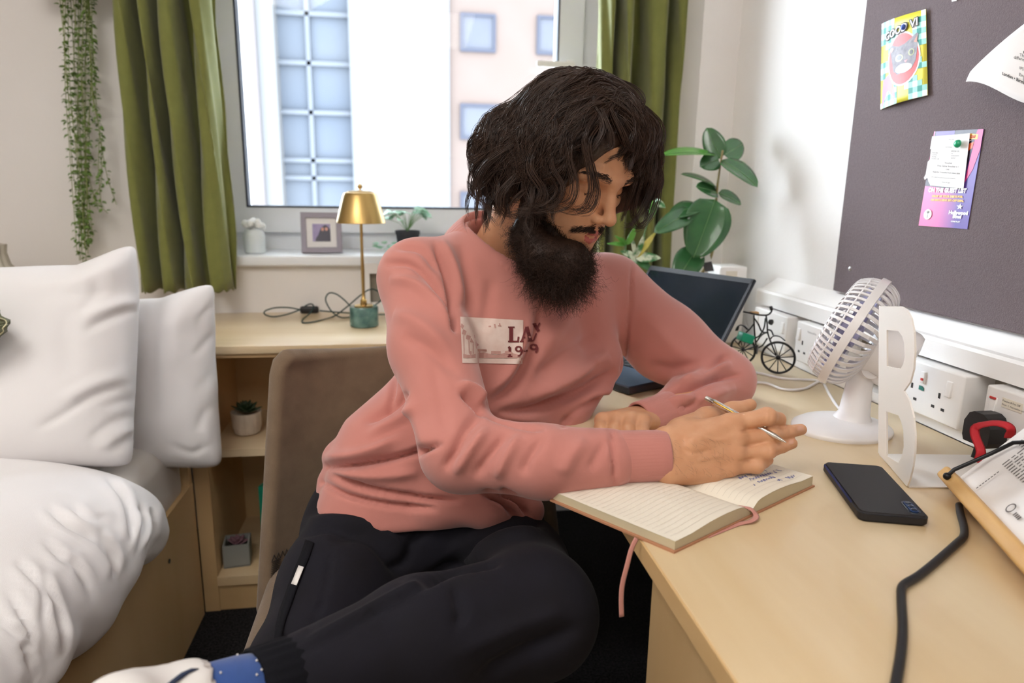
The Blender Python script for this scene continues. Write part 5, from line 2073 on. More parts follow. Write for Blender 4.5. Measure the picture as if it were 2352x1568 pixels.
v_, f_ = rounded_slab(0.160, 0.079, 0.0125, 0.010, 0.0025)
MB().add([pc + Rp @ v for v in v_], f_).build('case', 'phone_black', ph, smooth=True, angle=50)
MB().add([pc + Rp @ Vector((x, y, z)) for x, y, z in ((-0.05, 0.0387, 0.0058), (0.07, 0.0387, 0.0058), (0.07, 0.0403, 0.0035), (-0.05, 0.0403, 0.0035))], [(0, 1, 2, 3)]).build('edge_reflection', 'phone_blue', ph)  # blue reflection on the case edge, put in as a coloured strip
v_, f_ = rounded_slab(0.036, 0.016, 0.003, 0.0075, 0.001)
cw = Vector((-0.056, -0.026, 0.0055))
cwo = MB().add([pc + Rp @ (v + cw) for v in v_], f_).build('camera_window', 'lens_glass', ph, smooth=True, angle=50)
v_, f_ = rounded_slab(0.030, 0.0095, 0.0012, 0.0045, 0.0004)
MB().add([pc + Rp @ (v + cw + Vector((0, 0, 0.002))) for v in v_], f_).build('camera_bar', 'phone_blue', cwo, smooth=True, angle=50)
for q in (-0.009, 0.0, 0.009):
    MB().lathe([(0.0034, 0), (0.0034, 0.0006), (0.002, 0.0007)], pc + Rp @ (cw + Vector((q, 0, 0.0026))), (0, 0, 1), 16).build('lens', 'lens_glass', cwo)

# ---- metal letter B bookend
bk = thing('letter_bookend', 'white metal bookend cut as a large letter B', 'bookend', (0.70, 0.82, DZ))
P0 = np.array([0.698, 0.874, DZ + 0.001])
dB = np.array([-0.33, -0.944, 0.0])
uB = np.array([-0.14, 0.045, 1.0])
uB /= np.linalg.norm(uB)
nB = np.cross(dB, uB)


def onB(zx, zy):
    px, py = 1650 + zx * 0.3508, 580 + zy * 0.3508
    d = ray(px, py)
    t = ((P0 - CAM) @ nB) / (d @ nB)
    return CAM + d * t


outer = [(1062, 350), (1210, 352), (1245, 375), (1275, 430), (1293, 520), (1298, 650), (1290, 760), (1268, 845), (1225, 905), (1262, 970), (1290, 1080), (1300, 1200), (1297, 1300), (1285, 1400), (1262, 1490), (1245, 1530), (1150, 1419), (1057, 1310)]
hole1 = [(1113, 505), (1190, 512), (1215, 545), (1228, 590), (1232, 680), (1222, 730), (1205, 760), (1150, 752), (1113, 742)]
hole2 = [(1110, 1038), (1190, 1065), (1208, 1105), (1222, 1160), (1225, 1270), (1212, 1335), (1190, 1375), (1150, 1353), (1112, 1328)]


def plate(outer, holes, fn, nrm, th):
    """flat plate with holes, filled and thickened"""
    bm = bmesh.new()
    edges = []
    for loop in [outer] + holes:
        vs = [bm.verts.new(tuple(fn(*p))) for p in loop]
        edges += [bm.edges.new((vs[i], vs[(i + 1) % len(vs)])) for i in range(len(vs))]
    bmesh.ops.triangle_fill(bm, use_beauty=True, edges=edges)
    faces = bm.faces[:]
    ex = bmesh.ops.extrude_face_region(bm, geom=faces)
    for v in ex['geom']:
        if isinstance(v, bmesh.types.BMVert):
            v.co += Vector(nrm) * th
    bmesh.ops.recalc_face_normals(bm, faces=bm.faces)
    bm.verts.index_update()
    o = [tuple(v.co) for v in bm.verts], [[v.index for v in f.verts] for f in bm.faces]
    bm.free()
    return o


v_, f_ = plate(outer, [hole1, hole2], onB, -nB * np.sign(nB[0]), 0.0022)
link_mesh('letter_plate', v_, f_, 'letter_white', bk)
q0, q1 = Vector((0.659, 0.761, DZ + 0.0012)), Vector((0.698, 0.874, DZ + 0.0012))
ft = [[q0, q0 + Vector((0.135, -0.02, 0))], [q1, q1 + Vector((0.140, -0.02, 0))]]
MB().sheet(ft, 0.0018).build('foot_plate', 'letter_white', bk)

# ---- desk fan
fan = thing('desk_fan', 'small white desk fan with round slotted cage tilted upwards', 'fan', (0.71, 0.985, DZ))
FC = at(1962, 762, 1.0)
vw = (FC - Vector(CAM)).normalized()
fr_ = Vector(CR) - vw * Vector(CR).dot(vw)
fu_ = Vector(CU) - vw * Vector(CU).dot(vw)
fn_ = (fr_.normalized() * -0.86 + fu_.normalized() * 0.50 + vw * 0.05).normalized()
Rf = rot_from(fn_.orthogonal(), fn_)
Mf = Matrix.Translation(FC) @ Rf.to_4x4()
FR = 0.094
inv = Matrix.Translation(-Vector(BASE[fan.name]))


def spin(name, mesh, m, count, parent, basem):
    for k in range(count):
        o = bpy.data.objects.new(name, mesh)
        COL.objects.link(o)
        o.matrix_basis = basem @ Matrix.Rotation(2 * PI * k / count, 4, 'Z')
        o.parent = parent
        o.matrix_parent_inverse = inv


def rib_mesh(prof, w, th):
    mb = MB()
    P = smoothpath([(r, 0, h) for r, h in prof], 3)
    rows = []
    for p in P:
        rows.append([p + Vector((0, -w / 2, 0)), p + Vector((0, w / 2, 0))])
    mb.sheet(rows, th)
    me = bpy.data.meshes.new('rib')
    me.from_pydata(mb.v, [], mb.f)
    me.materials.append(MATS['fan_white'])
    return me


spin('front_rib', rib_mesh([(FR - 0.002, 0.004), (FR - 0.006, 0.020), (FR - 0.016, 0.034), (FR - 0.03, 0.038), (0.03, 0.040)], 0.0042, 0.0022), 'fan_white', 52, fan, Mf)
spin('rear_rib', rib_mesh([(FR - 0.002, -0.004), (FR - 0.005, -0.016), (FR - 0.017, -0.030), (0.048, -0.040)], 0.0058, 0.0022), 'fan_white', 40, fan, Mf)
w_ = lambda x, y, z: Mf @ Vector((x, y, z))
MB().lathe([(FR - 0.002, -0.007), (FR + 0.0025, -0.0065), (FR + 0.0025, 0.0065), (FR - 0.002, 0.007), (FR - 0.005, 0.0), (FR - 0.002, -0.007)], FC, fn_, 72, False).build('rim', 'fan_white', fan, smooth=True, angle=40)
for r, h in ((FR - 0.0055, 0.019), (FR - 0.015, 0.0335), (FR - 0.035, 0.038), (0.045, 0.039)):
    MB().tube([w_(r * math.cos(a), r * math.sin(a), h) for a in np.linspace(0, 2 * PI, 64)[:-1]], 0.0014, 6, closed=True).build('front_ring', 'fan_white', fan, smooth=True)
MB().lathe([(0.032, 0.037), (0.030, 0.042), (0.012, 0.044)], FC, fn_, 40).build('front_boss', 'fan_white', fan, smooth=True, angle=40)
MB().lathe([(0.010, -0.012), (0.022, -0.01), (0.022, 0.02), (0.014, 0.026)], FC, fn_, 28).build('blade_hub', 'blade_lilac', fan, smooth=True, angle=40)
for k in range(4):
    rows = []
    for i in range(7):
        r = 0.02 + 0.058 * i / 6
        rows.append([w_(r * math.cos(2 * PI * k / 4 + s), r * math.sin(2 * PI * k / 4 + s), -0.006 + 0.022 * (s + 0.5)) for s in np.linspace(-0.5, 0.5, 7)])
    MB().sheet(rows, 0.0015).build('blade', 'blade_lilac', fan, smooth=True)
MB().lathe([(0.050, -0.036), (0.052, -0.042), (0.047, -0.050), (0.044, -0.085), (0.040, -0.092), (0.022, -0.096)], FC, fn_, 48).build('motor_housing', 'fan_white', fan, smooth=True, angle=35)
# neck and oval foot
FB = Vector((0.718, 0.985, DZ))
hip = FC - fn_ * 0.055 + Vector((0, 0, -0.045))
stem = [FB + Vector((0.010, 0.0, 0.012)), FB + Vector((0.012, 0.0, 0.03)), FB + Vector((0.014, 0.0, 0.07)), Vector((FB.x + 0.018, FB.y, DZ + 0.105))]
MB().tube(stem, [0.034, 0.024, 0.0205, 0.019], 28).build('neck', 'fan_white', fan, smooth=True, angle=40)
tp = stem[-1]
yk = MB().tube([tp - Vector(CF) * 0.026 + Vector((0, 0, 0.0)), tp + Vector(CF) * 0.026], 0.016, 24)
yk.tube([tp, hip], [0.014, 0.018], 16)
yk.build('tilt_joint', 'fan_white', fan, smooth=True, angle=40)
rows = []
for (k, z) in ((1.0, 0.0), (1.02, 0.004), (1.0, 0.008), (0.86, 0.014), (0.6, 0.019), (0.3, 0.021), (0.02, 0.0215)):
    rows.append([FB + Vector((-0.008 + 0.080 * k * math.cos(a), 0.068 * k * math.sin(a), z)) for a in np.linspace(0, 2 * PI, 65)])
MB().sheet(rows).build('foot', 'fan_white', fan, smooth=True, angle=50)
for pts in (([(1690, 848), (1745, 857), (1800, 869), (1872, 873), (1890, 878)], 0.003), ([(1700, 880), (1755, 879), (1800, 894), (1845, 893), (1872, 880), (1888, 872)], 0.003), ([(1893, 882), (1905, 905), (1925, 935), (1952, 955)], 0.003)):
    MB().tube(smoothpath([atz(a, b, DZ + 0.003) for a, b in pts[0]], 6), 0.0027, 8).build('cable', 'fan_white', fan, smooth=True)

# ---- bamboo reading stand with papers and wire arm
sd = Vector((-0.39, -0.92, 0)).normalized()           # along the lip, towards the viewer
th = math.radians(50)
ev = Vector((0.92 * math.cos(th), -0.39 * math.cos(th), math.sin(th)))
ev.normalize()
nv_ = sd.cross(ev).normalized()
if nv_.z < 0:
    nv_ = -nv_
S0 = Vector((0.712, 0.742, DZ + 0.012))
stand = thing('reading_stand', 'bamboo reading stand with front lip at the right edge of the desk', 'reading stand', (0.72, 0.65, DZ))
Rst = Matrix((sd, ev, nv_)).transposed()
if Rst.determinant() < 0:
    Rst = Matrix((sd, ev, -nv_)).transposed()
bd = MB().rbox(S0 + sd * 0.16 + ev * 0.095 - nv_ * 0.006, (0.32, 0.19, 0.010), 0.003, Rst)
bd.build('board', 'bamboo', stand, smooth=True, angle=40)
lipc = S0 + sd * 0.16 + ev * 0.0 + nv_ * 0.010
MB().rbox(lipc, (0.325, 0.018, 0.034), 0.004, Rst).build('lip', 'bamboo', stand, smooth=True, angle=40)
MB().rbox(S0 + sd * 0.16 + Vector((0.075, 0.0, -0.0075)), (0.30, 0.10, 0.008), 0.002, rot_from(sd, (0, 0, 1))).build('foot', 'bamboo', stand, smooth=True, angle=40)
MB().tube([S0 + sd * 0.04 + ev * 0.14 - nv_ * 0.012, S0 + sd * 0.04 + ev * 0.06 - nv_ * 0.07 + Vector((0.02, 0, 0))], 0.004, 8).build('rear_strut', 'bamboo', stand)
aw = [S0 + sd * 0.028 + nv_ * 0.030 + ev * 0.000, S0 + sd * 0.028 + nv_ * 0.031 + ev * 0.012, S0 + sd * 0.022 + ev * 0.055 + nv_ * 0.016, S0 + sd * 0.030 + ev * 0.083 + nv_ * 0.014, S0 + sd * 0.10 + ev * 0.125 + nv_ * 0.014]
arm = MB().tube(aw, 0.0026, 8, flat=0.6)
arm.sphere(aw[0], 0.0048, 12, 8)
arm.build('wire_arm', 'black_metal', stand, smooth=True, angle=60)
pap = thing('printed_papers', 'stack of printed pages resting on the bamboo stand', 'papers', tuple(S0))


def onS(a, b, h):
    return S0 + sd * a + ev * b + nv_ * h


for k in range(4):
    dx, dy = 0.0035 * (k % 2) - 0.008 * (k == 0), -0.002 * k
    MB().sheet([[onS(0.004 + dx + 0.30 * i / 10, 0.010 + dy + 0.20 * j / 6, 0.002 + 0.0014 * k + 0.0015 * math.sin(i * 0.8 + k)) for i in range(11)] for j in range(7)]).build('sheet', 'paper_white', pap, smooth=True)
tl = MB()
rw = random.Random(9)
for q in range(22):
    a0 = 0.028 + 0.0060 * q
    cur, b0 = 0.055, 0.055
    end = 0.19
    b = b0 + (0.0 if q > 2 else 0.03)
    while b < end:
        L = rw.uniform(0.004, 0.012)
        tl.add([onS(a0 - 0.0011, b, 0.0092), onS(a0 + 0.0011, b, 0.0092), onS(a0 + 0.0011, b + L, 0.0092), onS(a0 - 0.0011, b + L, 0.0092)], [(0, 1, 2, 3)])
        b += L + 0.0025
tl.build('text_lines', 'ink_grey', pap)
tl = MB()
for b in np.arange(0.014, 0.044, 0.0042):
    tl.add([onS(0.052, b, 0.0092), onS(0.054, b, 0.0092), onS(0.054, b + 0.003, 0.0092), onS(0.052, b + 0.003, 0.0092)], [(0, 1, 2, 3)])
ringp = []
for k in range(24):
    a0, a1 = 2 * PI * k / 24, 2 * PI * (k + 1) / 24
    for (r0, r1) in ((0.0048, 0.0066),):
        tl.add([onS(0.126 + r0 * math.cos(a0), 0.026 + r0 * math.sin(a0), 0.0092), onS(0.126 + r1 * math.cos(a0), 0.026 + r1 * math.sin(a0), 0.0092), onS(0.126 + r1 * math.cos(a1), 0.026 + r1 * math.sin(a1), 0.0092), onS(0.126 + r0 * math.cos(a1), 0.026 + r0 * math.sin(a1), 0.0092)], [(0, 1, 2, 3)])
for b in np.arange(0.0, 0.014, 0.0035):
    tl.add([onS(0.138 + b, 0.022, 0.0092), onS(0.1405 + b, 0.022, 0.0092), onS(0.1405 + b, 0.027, 0.0092), onS(0.138 + b, 0.027, 0.0092)], [(0, 1, 2, 3)])
tl.build('footer_emblem', 'ink_grey', pap)['kind'] = 'stuff'

# ---- thick black cable across the desk
cpts = [(2203, 1160), (2206, 1180), (2214, 1210), (2213, 1232), (2195, 1250), (2150, 1290), (2110, 1322), (2080, 1340), (2071, 1352), (2070, 1375), (2073, 1440), (2069, 1500), (2058, 1568), (2045, 1640)]
cb = MB().tube(smoothpath([atz(a, b, DZ + 0.0045) for a, b in cpts], 6), 0.0043, 12)
tag(cb.build('black_cable', 'black_rubber', smooth=True), 'thick black cable bending across the maple desk', 'cable')


# ---- wall sockets in the trunking
def socket(Y0, Y1, label, switches, holes, extra=None):
    s = thing('wall_socket', label, 'socket', (0.86, (Y0 + Y1) / 2, 0.741), 'white sockets in the desk trunking')
    MB().rbox((0.880, (Y0 + Y1) / 2, 0.786), (0.058, Y1 - Y0, 0.088), 0.003).build('face_plate', 'white_plastic', s, smooth=True, angle=40)
    for y, red in switches:
        sw = MB().rbox((0.851, y, 0.802), (0.006, 0.012, 0.026), 0.0015, Matrix.Rotation(math.radians(6), 3, 'Y')).build('switch', 'white_plastic', s, smooth=True, angle=40)
        if red:
            MB().box((0.8482, y, 0.814), (0.002, 0.010, 0.003)).build('red_flash', 'neon_red', sw)
    for y in holes:
        for (dy, dz, sy, sz) in ((0, 0.0, 0.0045, 0.009), (0.0105, -0.021, 0.007, 0.0045), (-0.0105, -0.021, 0.007, 0.0045)):
            MB().box((0.8512, y + dy, 0.786 + dz), (0.0012, sy, sz)).build('pin_hole', 'hole_dark', s)
    return s


s0 = socket(1.412, 1.562, 'double white wall socket farthest along, behind the toy bicycle', ((1.545, 0), (1.43, 0)), ())
MB().box((0.8512, 1.44, 0.77), (0.001, 0.05, 0.03)).build('marking', 'paper_white', s0)
s1 = socket(1.225, 1.374, 'double white wall socket between toy bicycle and fan', ((1.362, 0), (1.238, 0)), (1.345, 1.255))
MB().box((0.8512, 1.302, 0.786), (0.0012, 0.010, 0.007)).build('green_sticker', 'sticker_green', s1)
mk = MB()
lettering(mk, 'Passive & Fan', 0.006, lambda x, y: Vector((0.8508, 1.33 - x, 0.812 + y)))
mk.build('marking', 'ink_grey', s1)
s2 = socket(0.903, 1.052, 'double white wall socket seen through the letter bookend', ((0.930, 0), (1.025, 0)), (0.948, 1.010))
MB().rbox((0.8505, 0.987, 0.806), (0.004, 0.010, 0.020), 0.001).build('indicator', 'white_plastic', s2, smooth=True, angle=40)
MB().box((0.848, 0.987, 0.803), (0.001, 0.005, 0.004)).build('neon', 'neon_red', s2)
MB().prism([(0, 0), (0.011, 0), (0.011, 0.004), (0.007, 0.007), (0, 0.007)], 0.0008, (0.8505, 0.993, 0.784), (0, -1, 0), (0, 0, 1)).build('green_sticker', 'sticker_green', s2)
s3 = socket(0.712, 0.862, 'white wall socket with red switch and printed sticker at the right edge', ((0.846, 1), (0.73, 1)), (0.75,))
MB().box((0.8508, 0.815, 0.812), (0.001, 0.034, 0.014)).build('sticker', 'paper_cream', s3)
mk = MB()
lettering(mk, 'Passive & Fan Off', 0.0042, lambda x, y: Vector((0.8500, 0.831 - x, 0.8135 + y)))
lettering(mk, 'Door  1. Test before use', 0.0036, lambda x, y: Vector((0.8500, 0.831 - x, 0.8080 + y)))
mk.build('sticker_text', 'ink_grey', s3)

pg = thing('mains_plug', 'black mains plug with a red pull strap in the right socket', 'plug', (0.83, 0.835, 0.75))
MB().prism([(-0.020, -0.024), (0.020, -0.024), (0.0235, -0.016), (0.0235, 0.006), (0.016, 0.020), (0.008, 0.024), (-0.008, 0.024), (-0.016, 0.020), (-0.0235, 0.006), (-0.0235, -0.016)], 0.030, (0.8495, 0.836, 0.771), (0, -1, 0), (0, 0, 1)).build('body', 'plug_black', pg)
MB().tube([(0.832, 0.836, 0.752), (0.828, 0.836, 0.738), (0.822, 0.834, 0.726)], [0.006, 0.0055, 0.0045], 12).build('cord_grip', 'plug_black', pg, smooth=True)
stp = [(2247, 1062, 0.79), (2253, 1035, 0.79), (2240, 1000, 0.795), (2243, 981, 0.80), (2275, 972, 0.80), (2305, 974, 0.80), (2322, 985, 0.803), (2318, 1005, 0.808)]
MB().tube(smoothpath([atx(a, b, x) for a, b, x in stp], 5), 0.0062, 6, flat=0.16, up=(-0.4, -0.6, 0.7)).build('pull_strap', 'strap_red', pg, smooth=True)

# ---- laptop
lap = thing('laptop', 'dark open laptop behind the forearm with blank screen', 'laptop', (0.5, 1.4, DZ))
al = math.radians(-64)
lA, lB = Vector((math.cos(al), math.sin(al), 0)), Vector((-math.sin(al), math.cos(al), 0))
N0 = Vector((0.415, 1.209, DZ))
Rl = Matrix((lA, lB, Vector((0, 0, 1)))).transposed()
HRg = N0 + lB * 0.235
cB = N0 - lA * 0.155 + lB * 0.1175
MB().rbox(cB + Vector((0, 0, 0.0085)), (0.31, 0.235, 0.015), 0.003, Rl).build('base', 'laptop_shell', lap, smooth=True, angle=40)
MB().rbox(cB + Vector((0, 0, 0.0165)), (0.306, 0.231, 0.0016), 0.0006, Rl).build('deck', 'laptop_deck', lap, smooth=True, angle=40)
kb = MB()
for i in range(14):
    for j in range(5):
        kb.box(cB + Rl @ Vector((-0.13 + i * 0.02, 0.0 + j * 0.0185, 0.0182)), (0.0165, 0.0155, 0.0016), Rl)
kb.build('keys', 'black_rubber', lap)
tu = math.radians(35)
lU = lB * math.sin(tu) + Vector((0, 0, math.cos(tu)))
lN = lA.cross(lU)
Rs = Matrix((lA, lU, lN)).transposed()
hC = HRg - lA * 0.155 + Vector((0, 0, 0.016))
lid = MB().rbox(hC + lU * 0.113, (0.31, 0.226, 0.007), 0.003, Rs)
lid.build('lid', 'laptop_shell', lap, smooth=True, angle=40)
fr = MB()
for (a, b, c, d) in ((0, 0.219, 0.306, 0.012), (0, 0.010, 0.306, 0.016), (-0.150, 0.113, 0.006, 0.22), (0.150, 0.113, 0.006, 0.22)):
    fr.box(hC + lA * a + lU * b + lN * 0.0042, (c, d, 0.0022), Rs)
fr.build('bezel', 'phone_black', lap)
MB().box(hC + lU * 0.1155 + lN * 0.0036, (0.296, 0.198, 0.0012), Rs).build('screen', 'screen_dark', lap)
MB().tube([hC - lA * 0.12, hC + lA * 0.12], 0.005, 12).build('hinge', 'laptop_shell', lap, smooth=True)

# ---- toy bicycle
bi = thing('toy_bicycle', 'little black wire bicycle ornament with a green box', 'ornament', (0.78, 1.40, DZ))


def bp(zx, zy, Y):
    return at(1660 + zx * 0.12757, 680 + zy * 0.12757, Y)


def wheel(name, c, pd, r, sp):
    """c centre, pd in-plane horizontal direction"""
    pd = Vector(pd).normalized()
    up_ = Vector((0, 0, 1))
    pt = lambda a, q: c + pd * (q * math.cos(a)) + up_ * (q * math.sin(a))
    w = MB().tube([pt(a, r) for a in np.linspace(0, 2 * PI, 41)[:-1]], 0.0026, 8, closed=True).build(name, 'bike_black', bi, smooth=True)
    for k in range(sp):
        MB().tube([c, pt(2 * PI * k / sp + 0.2, r)], 0.0011, 6).build('spoke', 'bike_black', w, smooth=True)
    MB().sphere(c, 0.0045, 10, 8).build('hub', 'bike_black', w, smooth=True)
    return w


wf = bp(1000, 1080, 1.335)
wf.z = DZ + 0.0365
wr = bp(360, 980, 1.43)
wr.z = DZ + 0.0335
wheel('front_wheel', wf, (0.70, -0.55, 0), 0.0338, 11)
wheel('rear_wheel', wr, (0.50, -0.80, 0), 0.0305, 11)
fr = MB()
tb = lambda *p: fr.tube(smoothpath([bp(*q) for q in p], 4), 0.0017, 8)
tb((560, 340, 1.395), (565, 500, 1.395), (580, 740, 1.395), (600, 880, 1.395))
tb((570, 400, 1.395), (640, 500, 1.385), (700, 630, 1.375), (790, 660, 1.36))
tb((770, 400, 1.355), (740, 580, 1.37), (660, 710, 1.385), (590, 750, 1.395))
tb((780, 340, 1.35), (800, 500, 1.35), (820, 700, 1.345), (960, 1060, 1.325))
tb((790, 650, 1.355), (700, 700, 1.375), (600, 830, 1.392))
tb((800, 760, 1.35), (720, 880, 1.37), (640, 930, 1.39))
tb((560, 500, 1.395), (480, 600, 1.41), (360, 720, 1.43), (290, 860, 1.44))
tb((600, 900, 1.395), (480, 940, 1.41), (360, 980, 1.43))
tb((800, 600, 1.35), (870, 620, 1.34), (910, 700, 1.332))
fr.build('frame', 'bike_black', bi, smooth=True)
hb = MB().tube(smoothpath([bp(370, 280, 1.385), bp(480, 300, 1.375), bp(640, 335, 1.36), bp(790, 340, 1.35), bp(860, 300, 1.345), bp(885, 240, 1.345), bp(868, 190, 1.345)], 4), 0.0019, 8)
hb.tube([bp(880, 245, 1.345), bp(866, 185, 1.345)], 0.0032, 10)
hb.build('handlebar', 'bike_black', bi, smooth=True)
MB().lathe([(0.002, -0.004), (0.0055, -0.002), (0.0062, 0.003), (0.004, 0.004)], bp(862, 465, 1.335), (0.3, -0.9, 0), 18).build('headlamp', 'bike_black', bi, smooth=True)
fd = MB().tube(smoothpath([bp(850, 780, 1.325), bp(920, 715, 1.32), bp(1030, 730, 1.318), bp(1120, 800, 1.315)], 5), 0.0042, 8, flat=0.3, up=(0, 0, 1))
fd.build('mudguard', 'bike_black', bi, smooth=True)
fd = MB().tube(smoothpath([bp(250, 620, 1.44), bp(290, 530, 1.435), bp(370, 530, 1.43), bp(450, 600, 1.42)], 5), 0.0042, 8, flat=0.3, up=(0, 0, 1))
fd.build('mudguard', 'bike_black', bi, smooth=True)
MB().rbox(bp(565, 300, 1.39), (0.018, 0.014, 0.006), 0.0025).build('saddle', 'kraft', bi, smooth=True, angle=60)
MB().rbox(bp(410, 745, 1.40), (0.030, 0.026, 0.020), 0.003, Matrix.Rotation(0.3, 3, 'Y')).build('green_box', 'bike_green', bi, smooth=True, angle=40)
MB().lathe([(0.002, -0.002), (0.0105, -0.0015), (0.0105, 0.0015), (0.002, 0.002)], bp(615, 960, 1.385), (0.75, -0.6, 0), 24).build('chain_wheel', 'bike_black', bi, smooth=True, angle=40)

# ---- white box in the corner
wb = thing('white_box', 'small white plastic box standing in the corner behind the laptop', 'box', (0.83, 1.67, DZ))
MB().rbox((0.827, 1.68, DZ + 0.1), (0.072, 0.08, 0.2), 0.004).build('case', 'white_plastic', wb, smooth=True, angle=40)
MB().box((0.82, 1.6395, DZ + 0.182), (0.03, 0.001, 0.014)).build('label', 'ink_pale', wb)


# ---- plants behind the laptop
def leaf_obj(parent, base, tip, Wd, face, m, curl=0.0, cup=0.15, vein=True, name='leaf'):
    base, tip = Vector(base), Vector(tip)
    d = tip - base
    L = d.length
    rows = leaf_pts(base, d, face, L, Wd, curl, cup, 12, 3, 1.0, 0.55 if vein else 0.8)
    o = MB().sheet(rows, 0.0007).build(name, m, parent, smooth=True)
    if vein:
        MB().tube([r[3] + Vector(face).normalized() * 0.0006 for r in rows], 0.0009, 5).build('midrib', 'leaf_vein', o, smooth=True)
    return o


def pot(parent, c, r, h, m):
    MB().lathe([(r * 0.75, 0.0), (r * 0.78, 0.003), (r, h - 0.012), (r * 1.06, h - 0.012), (r * 1.06, h), (r * 0.98, h), (r * 0.94, h - 0.015)], c, (0, 0, 1), 36, True).build('pot', m, parent, smooth=True, angle=35)
    MB().lathe([(r * 0.9, h - 0.014), (r * 0.5, h - 0.010), (0.003, h - 0.009)], c, (0, 0, 1), 24, False).build('soil', 'soil', parent)


fp = Vector((0.735, 1.76, DZ))
fic = thing('rubber_plant', 'rubber plant with big glossy dark oval leaves behind the laptop', 'plant', tuple(fp))
pot(fic, fp, 0.055, 0.10, 'pot_dark')
tc = Vector(-CF)
Yf = 1.70
stp = [fp + Vector((0, 0, 0.08)), at(1628, 600, 1.73), at(1640, 540, 1.71), at(1645, 460, Yf), at(1651, 400, Yf), at(1660, 345, Yf)]
MB().tube(smoothpath(stp, 5), [0.0045 - 0.002 * i / 25 for i in range(26)], 10).build('stem', 'stem_brown', fic, smooth=True)
for (b, t, w, yb, yt, face, m, curl) in (
        ((1642, 458), (1597, 590), 0.116, 1.66, 1.62, (-0.1, -1, 0.35), 'ficus_green', 0.25),
        ((1600, 572), (1556, 640), 0.075, 1.68, 1.64, (-0.1, -0.8, 0.7), 'ficus_green', 0.3),
        ((1605, 474), (1542, 482), 0.055, 1.68, 1.64, (0.1, -0.6, 0.9), 'ficus_green', 0.6),
        ((1590, 486), (1514, 522), 0.052, 1.67, 1.60, (0.0, -0.9, 0.5), 'ficus_green', 0.4),
        ((1642, 356), (1527, 334), 0.060, 1.70, 1.66, (0.15, -0.35, 1.0), 'ficus_light', 0.35),
        ((1656, 364), (1622, 293), 0.056, 1.71, 1.74, (-0.6, -0.8, 0.1), 'ficus_green', 0.1),
        ((1650, 366), (1610, 380), 0.050, 1.70, 1.68, (-0.3, -1.0, 0.3), 'ficus_green', 0.2),
        ((1664, 356), (1709, 328), 0.058, 1.70, 1.74, (0.2, -1, 0.3), 'ficus_green', 0.1),
        ((1657, 368), (1748, 416), 0.072, 1.69, 1.62, (0.15, -0.75, 0.85), 'ficus_green', 0.35),
        ((1646, 430), (1573, 386), 0.046, 1.70, 1.68, (0.15, -0.45, 1.0), 'ficus_green', 0.35),
        ((1648, 443), (1604, 425), 0.046, 1.70, 1.66, (0.0, -0.9, 0.6), 'ficus_green', 0.2),
        ((1650, 443), (1708, 462), 0.046, 1.70, 1.68, (0.1, -0.7, 0.8), 'ficus_green', 0.4)):
    leaf_obj(fic, at(b[0], b[1], yb), at(t[0], t[1], yt), w, face, m, curl)
tg = thing('plant_tag', 'small white and dark card tag tied to the rubber plant', 'tag', tuple(at(1625, 600, 1.66)))
q = [at(1606, 583, 1.66), at(1628, 578, 1.66), at(1640, 622, 1.66), at(1620, 624, 1.66)]
MB().sheet([[q[0], q[1]], [q[3], q[2]]], 0.001).build('card', 'paper_white', tg)
q = [at(1613, 604, 1.6585), at(1634, 600, 1.6585), at(1640, 622, 1.6585), at(1620, 624, 1.6585)]
MB().sheet([[q[0], q[1]], [q[3], q[2]]], 0.0006).build('dark_panel', 'tag_dark', tg)
MB().tube([at(1618, 583, 1.658), at(1626, 570, 1.68), at(1630, 560, 1.70)], 0.0012, 6).build('string', 'kraft', tg)

sp_ = Vector((0.565, 1.76, DZ))
sch = thing('umbrella_plant', 'variegated umbrella plant with narrow leaflets beside the far shoulder', 'plant', tuple(sp_))
pot(sch, sp_, 0.045, 0.085, 'pot_dark')
for ci, (cen_, tips) in enumerate((
        ((1460, 592), (((1452, 540), 10, 'variegated'), ((1483, 536), 11, 'variegated'), ((1508, 531), 13, 'leaf_yellow'), ((1519, 590), 22, 'variegated'), ((1500, 622), 20, 'ficus_green'), ((1428, 575), 16, 'variegated'), ((1440, 625), 16, 'variegated'))),
        ((1438, 562), (((1397, 557), 9, 'ficus_light'), ((1428, 545), 8, 'ficus_light'), ((1462, 517), 8, 'ficus_light'), ((1460, 533), 12, 'ficus_light'), ((1415, 540), 8, 'ficus_light'))),
        ((1503, 463), (((1482, 470), 12, 'ficus_light'), ((1489, 492), 9, 'ficus_light'), ((1502, 497), 9, 'ficus_light'), ((1529, 475), 16, 'variegated'), ((1515, 458), 10, 'ficus_light'))),
        ((1500, 630), (((1470, 650), 14, 'variegated'), ((1490, 655), 14, 'variegated'), ((1525, 650), 14, 'ficus_green'))))):
    Yc = 1.70 - 0.02 * ci
    c0 = at(cen_[0], cen_[1], Yc)
    MB().tube(smoothpath([sp_ + Vector((0, 0, 0.07)), sp_.lerp(c0, 0.5) + Vector((0, 0, 0.03)), c0], 6), 0.0016, 6).build('stem', 'leaf_vein', sch, smooth=True)
    for (t, w, m) in tips:
        leaf_obj(sch, c0, at(t[0], t[1], Yc - 0.02), w * Yc / 1568 * 1.15, (0, -0.9, 0.45), m, 0.25, 0.2, vein=False, name='leaflet')
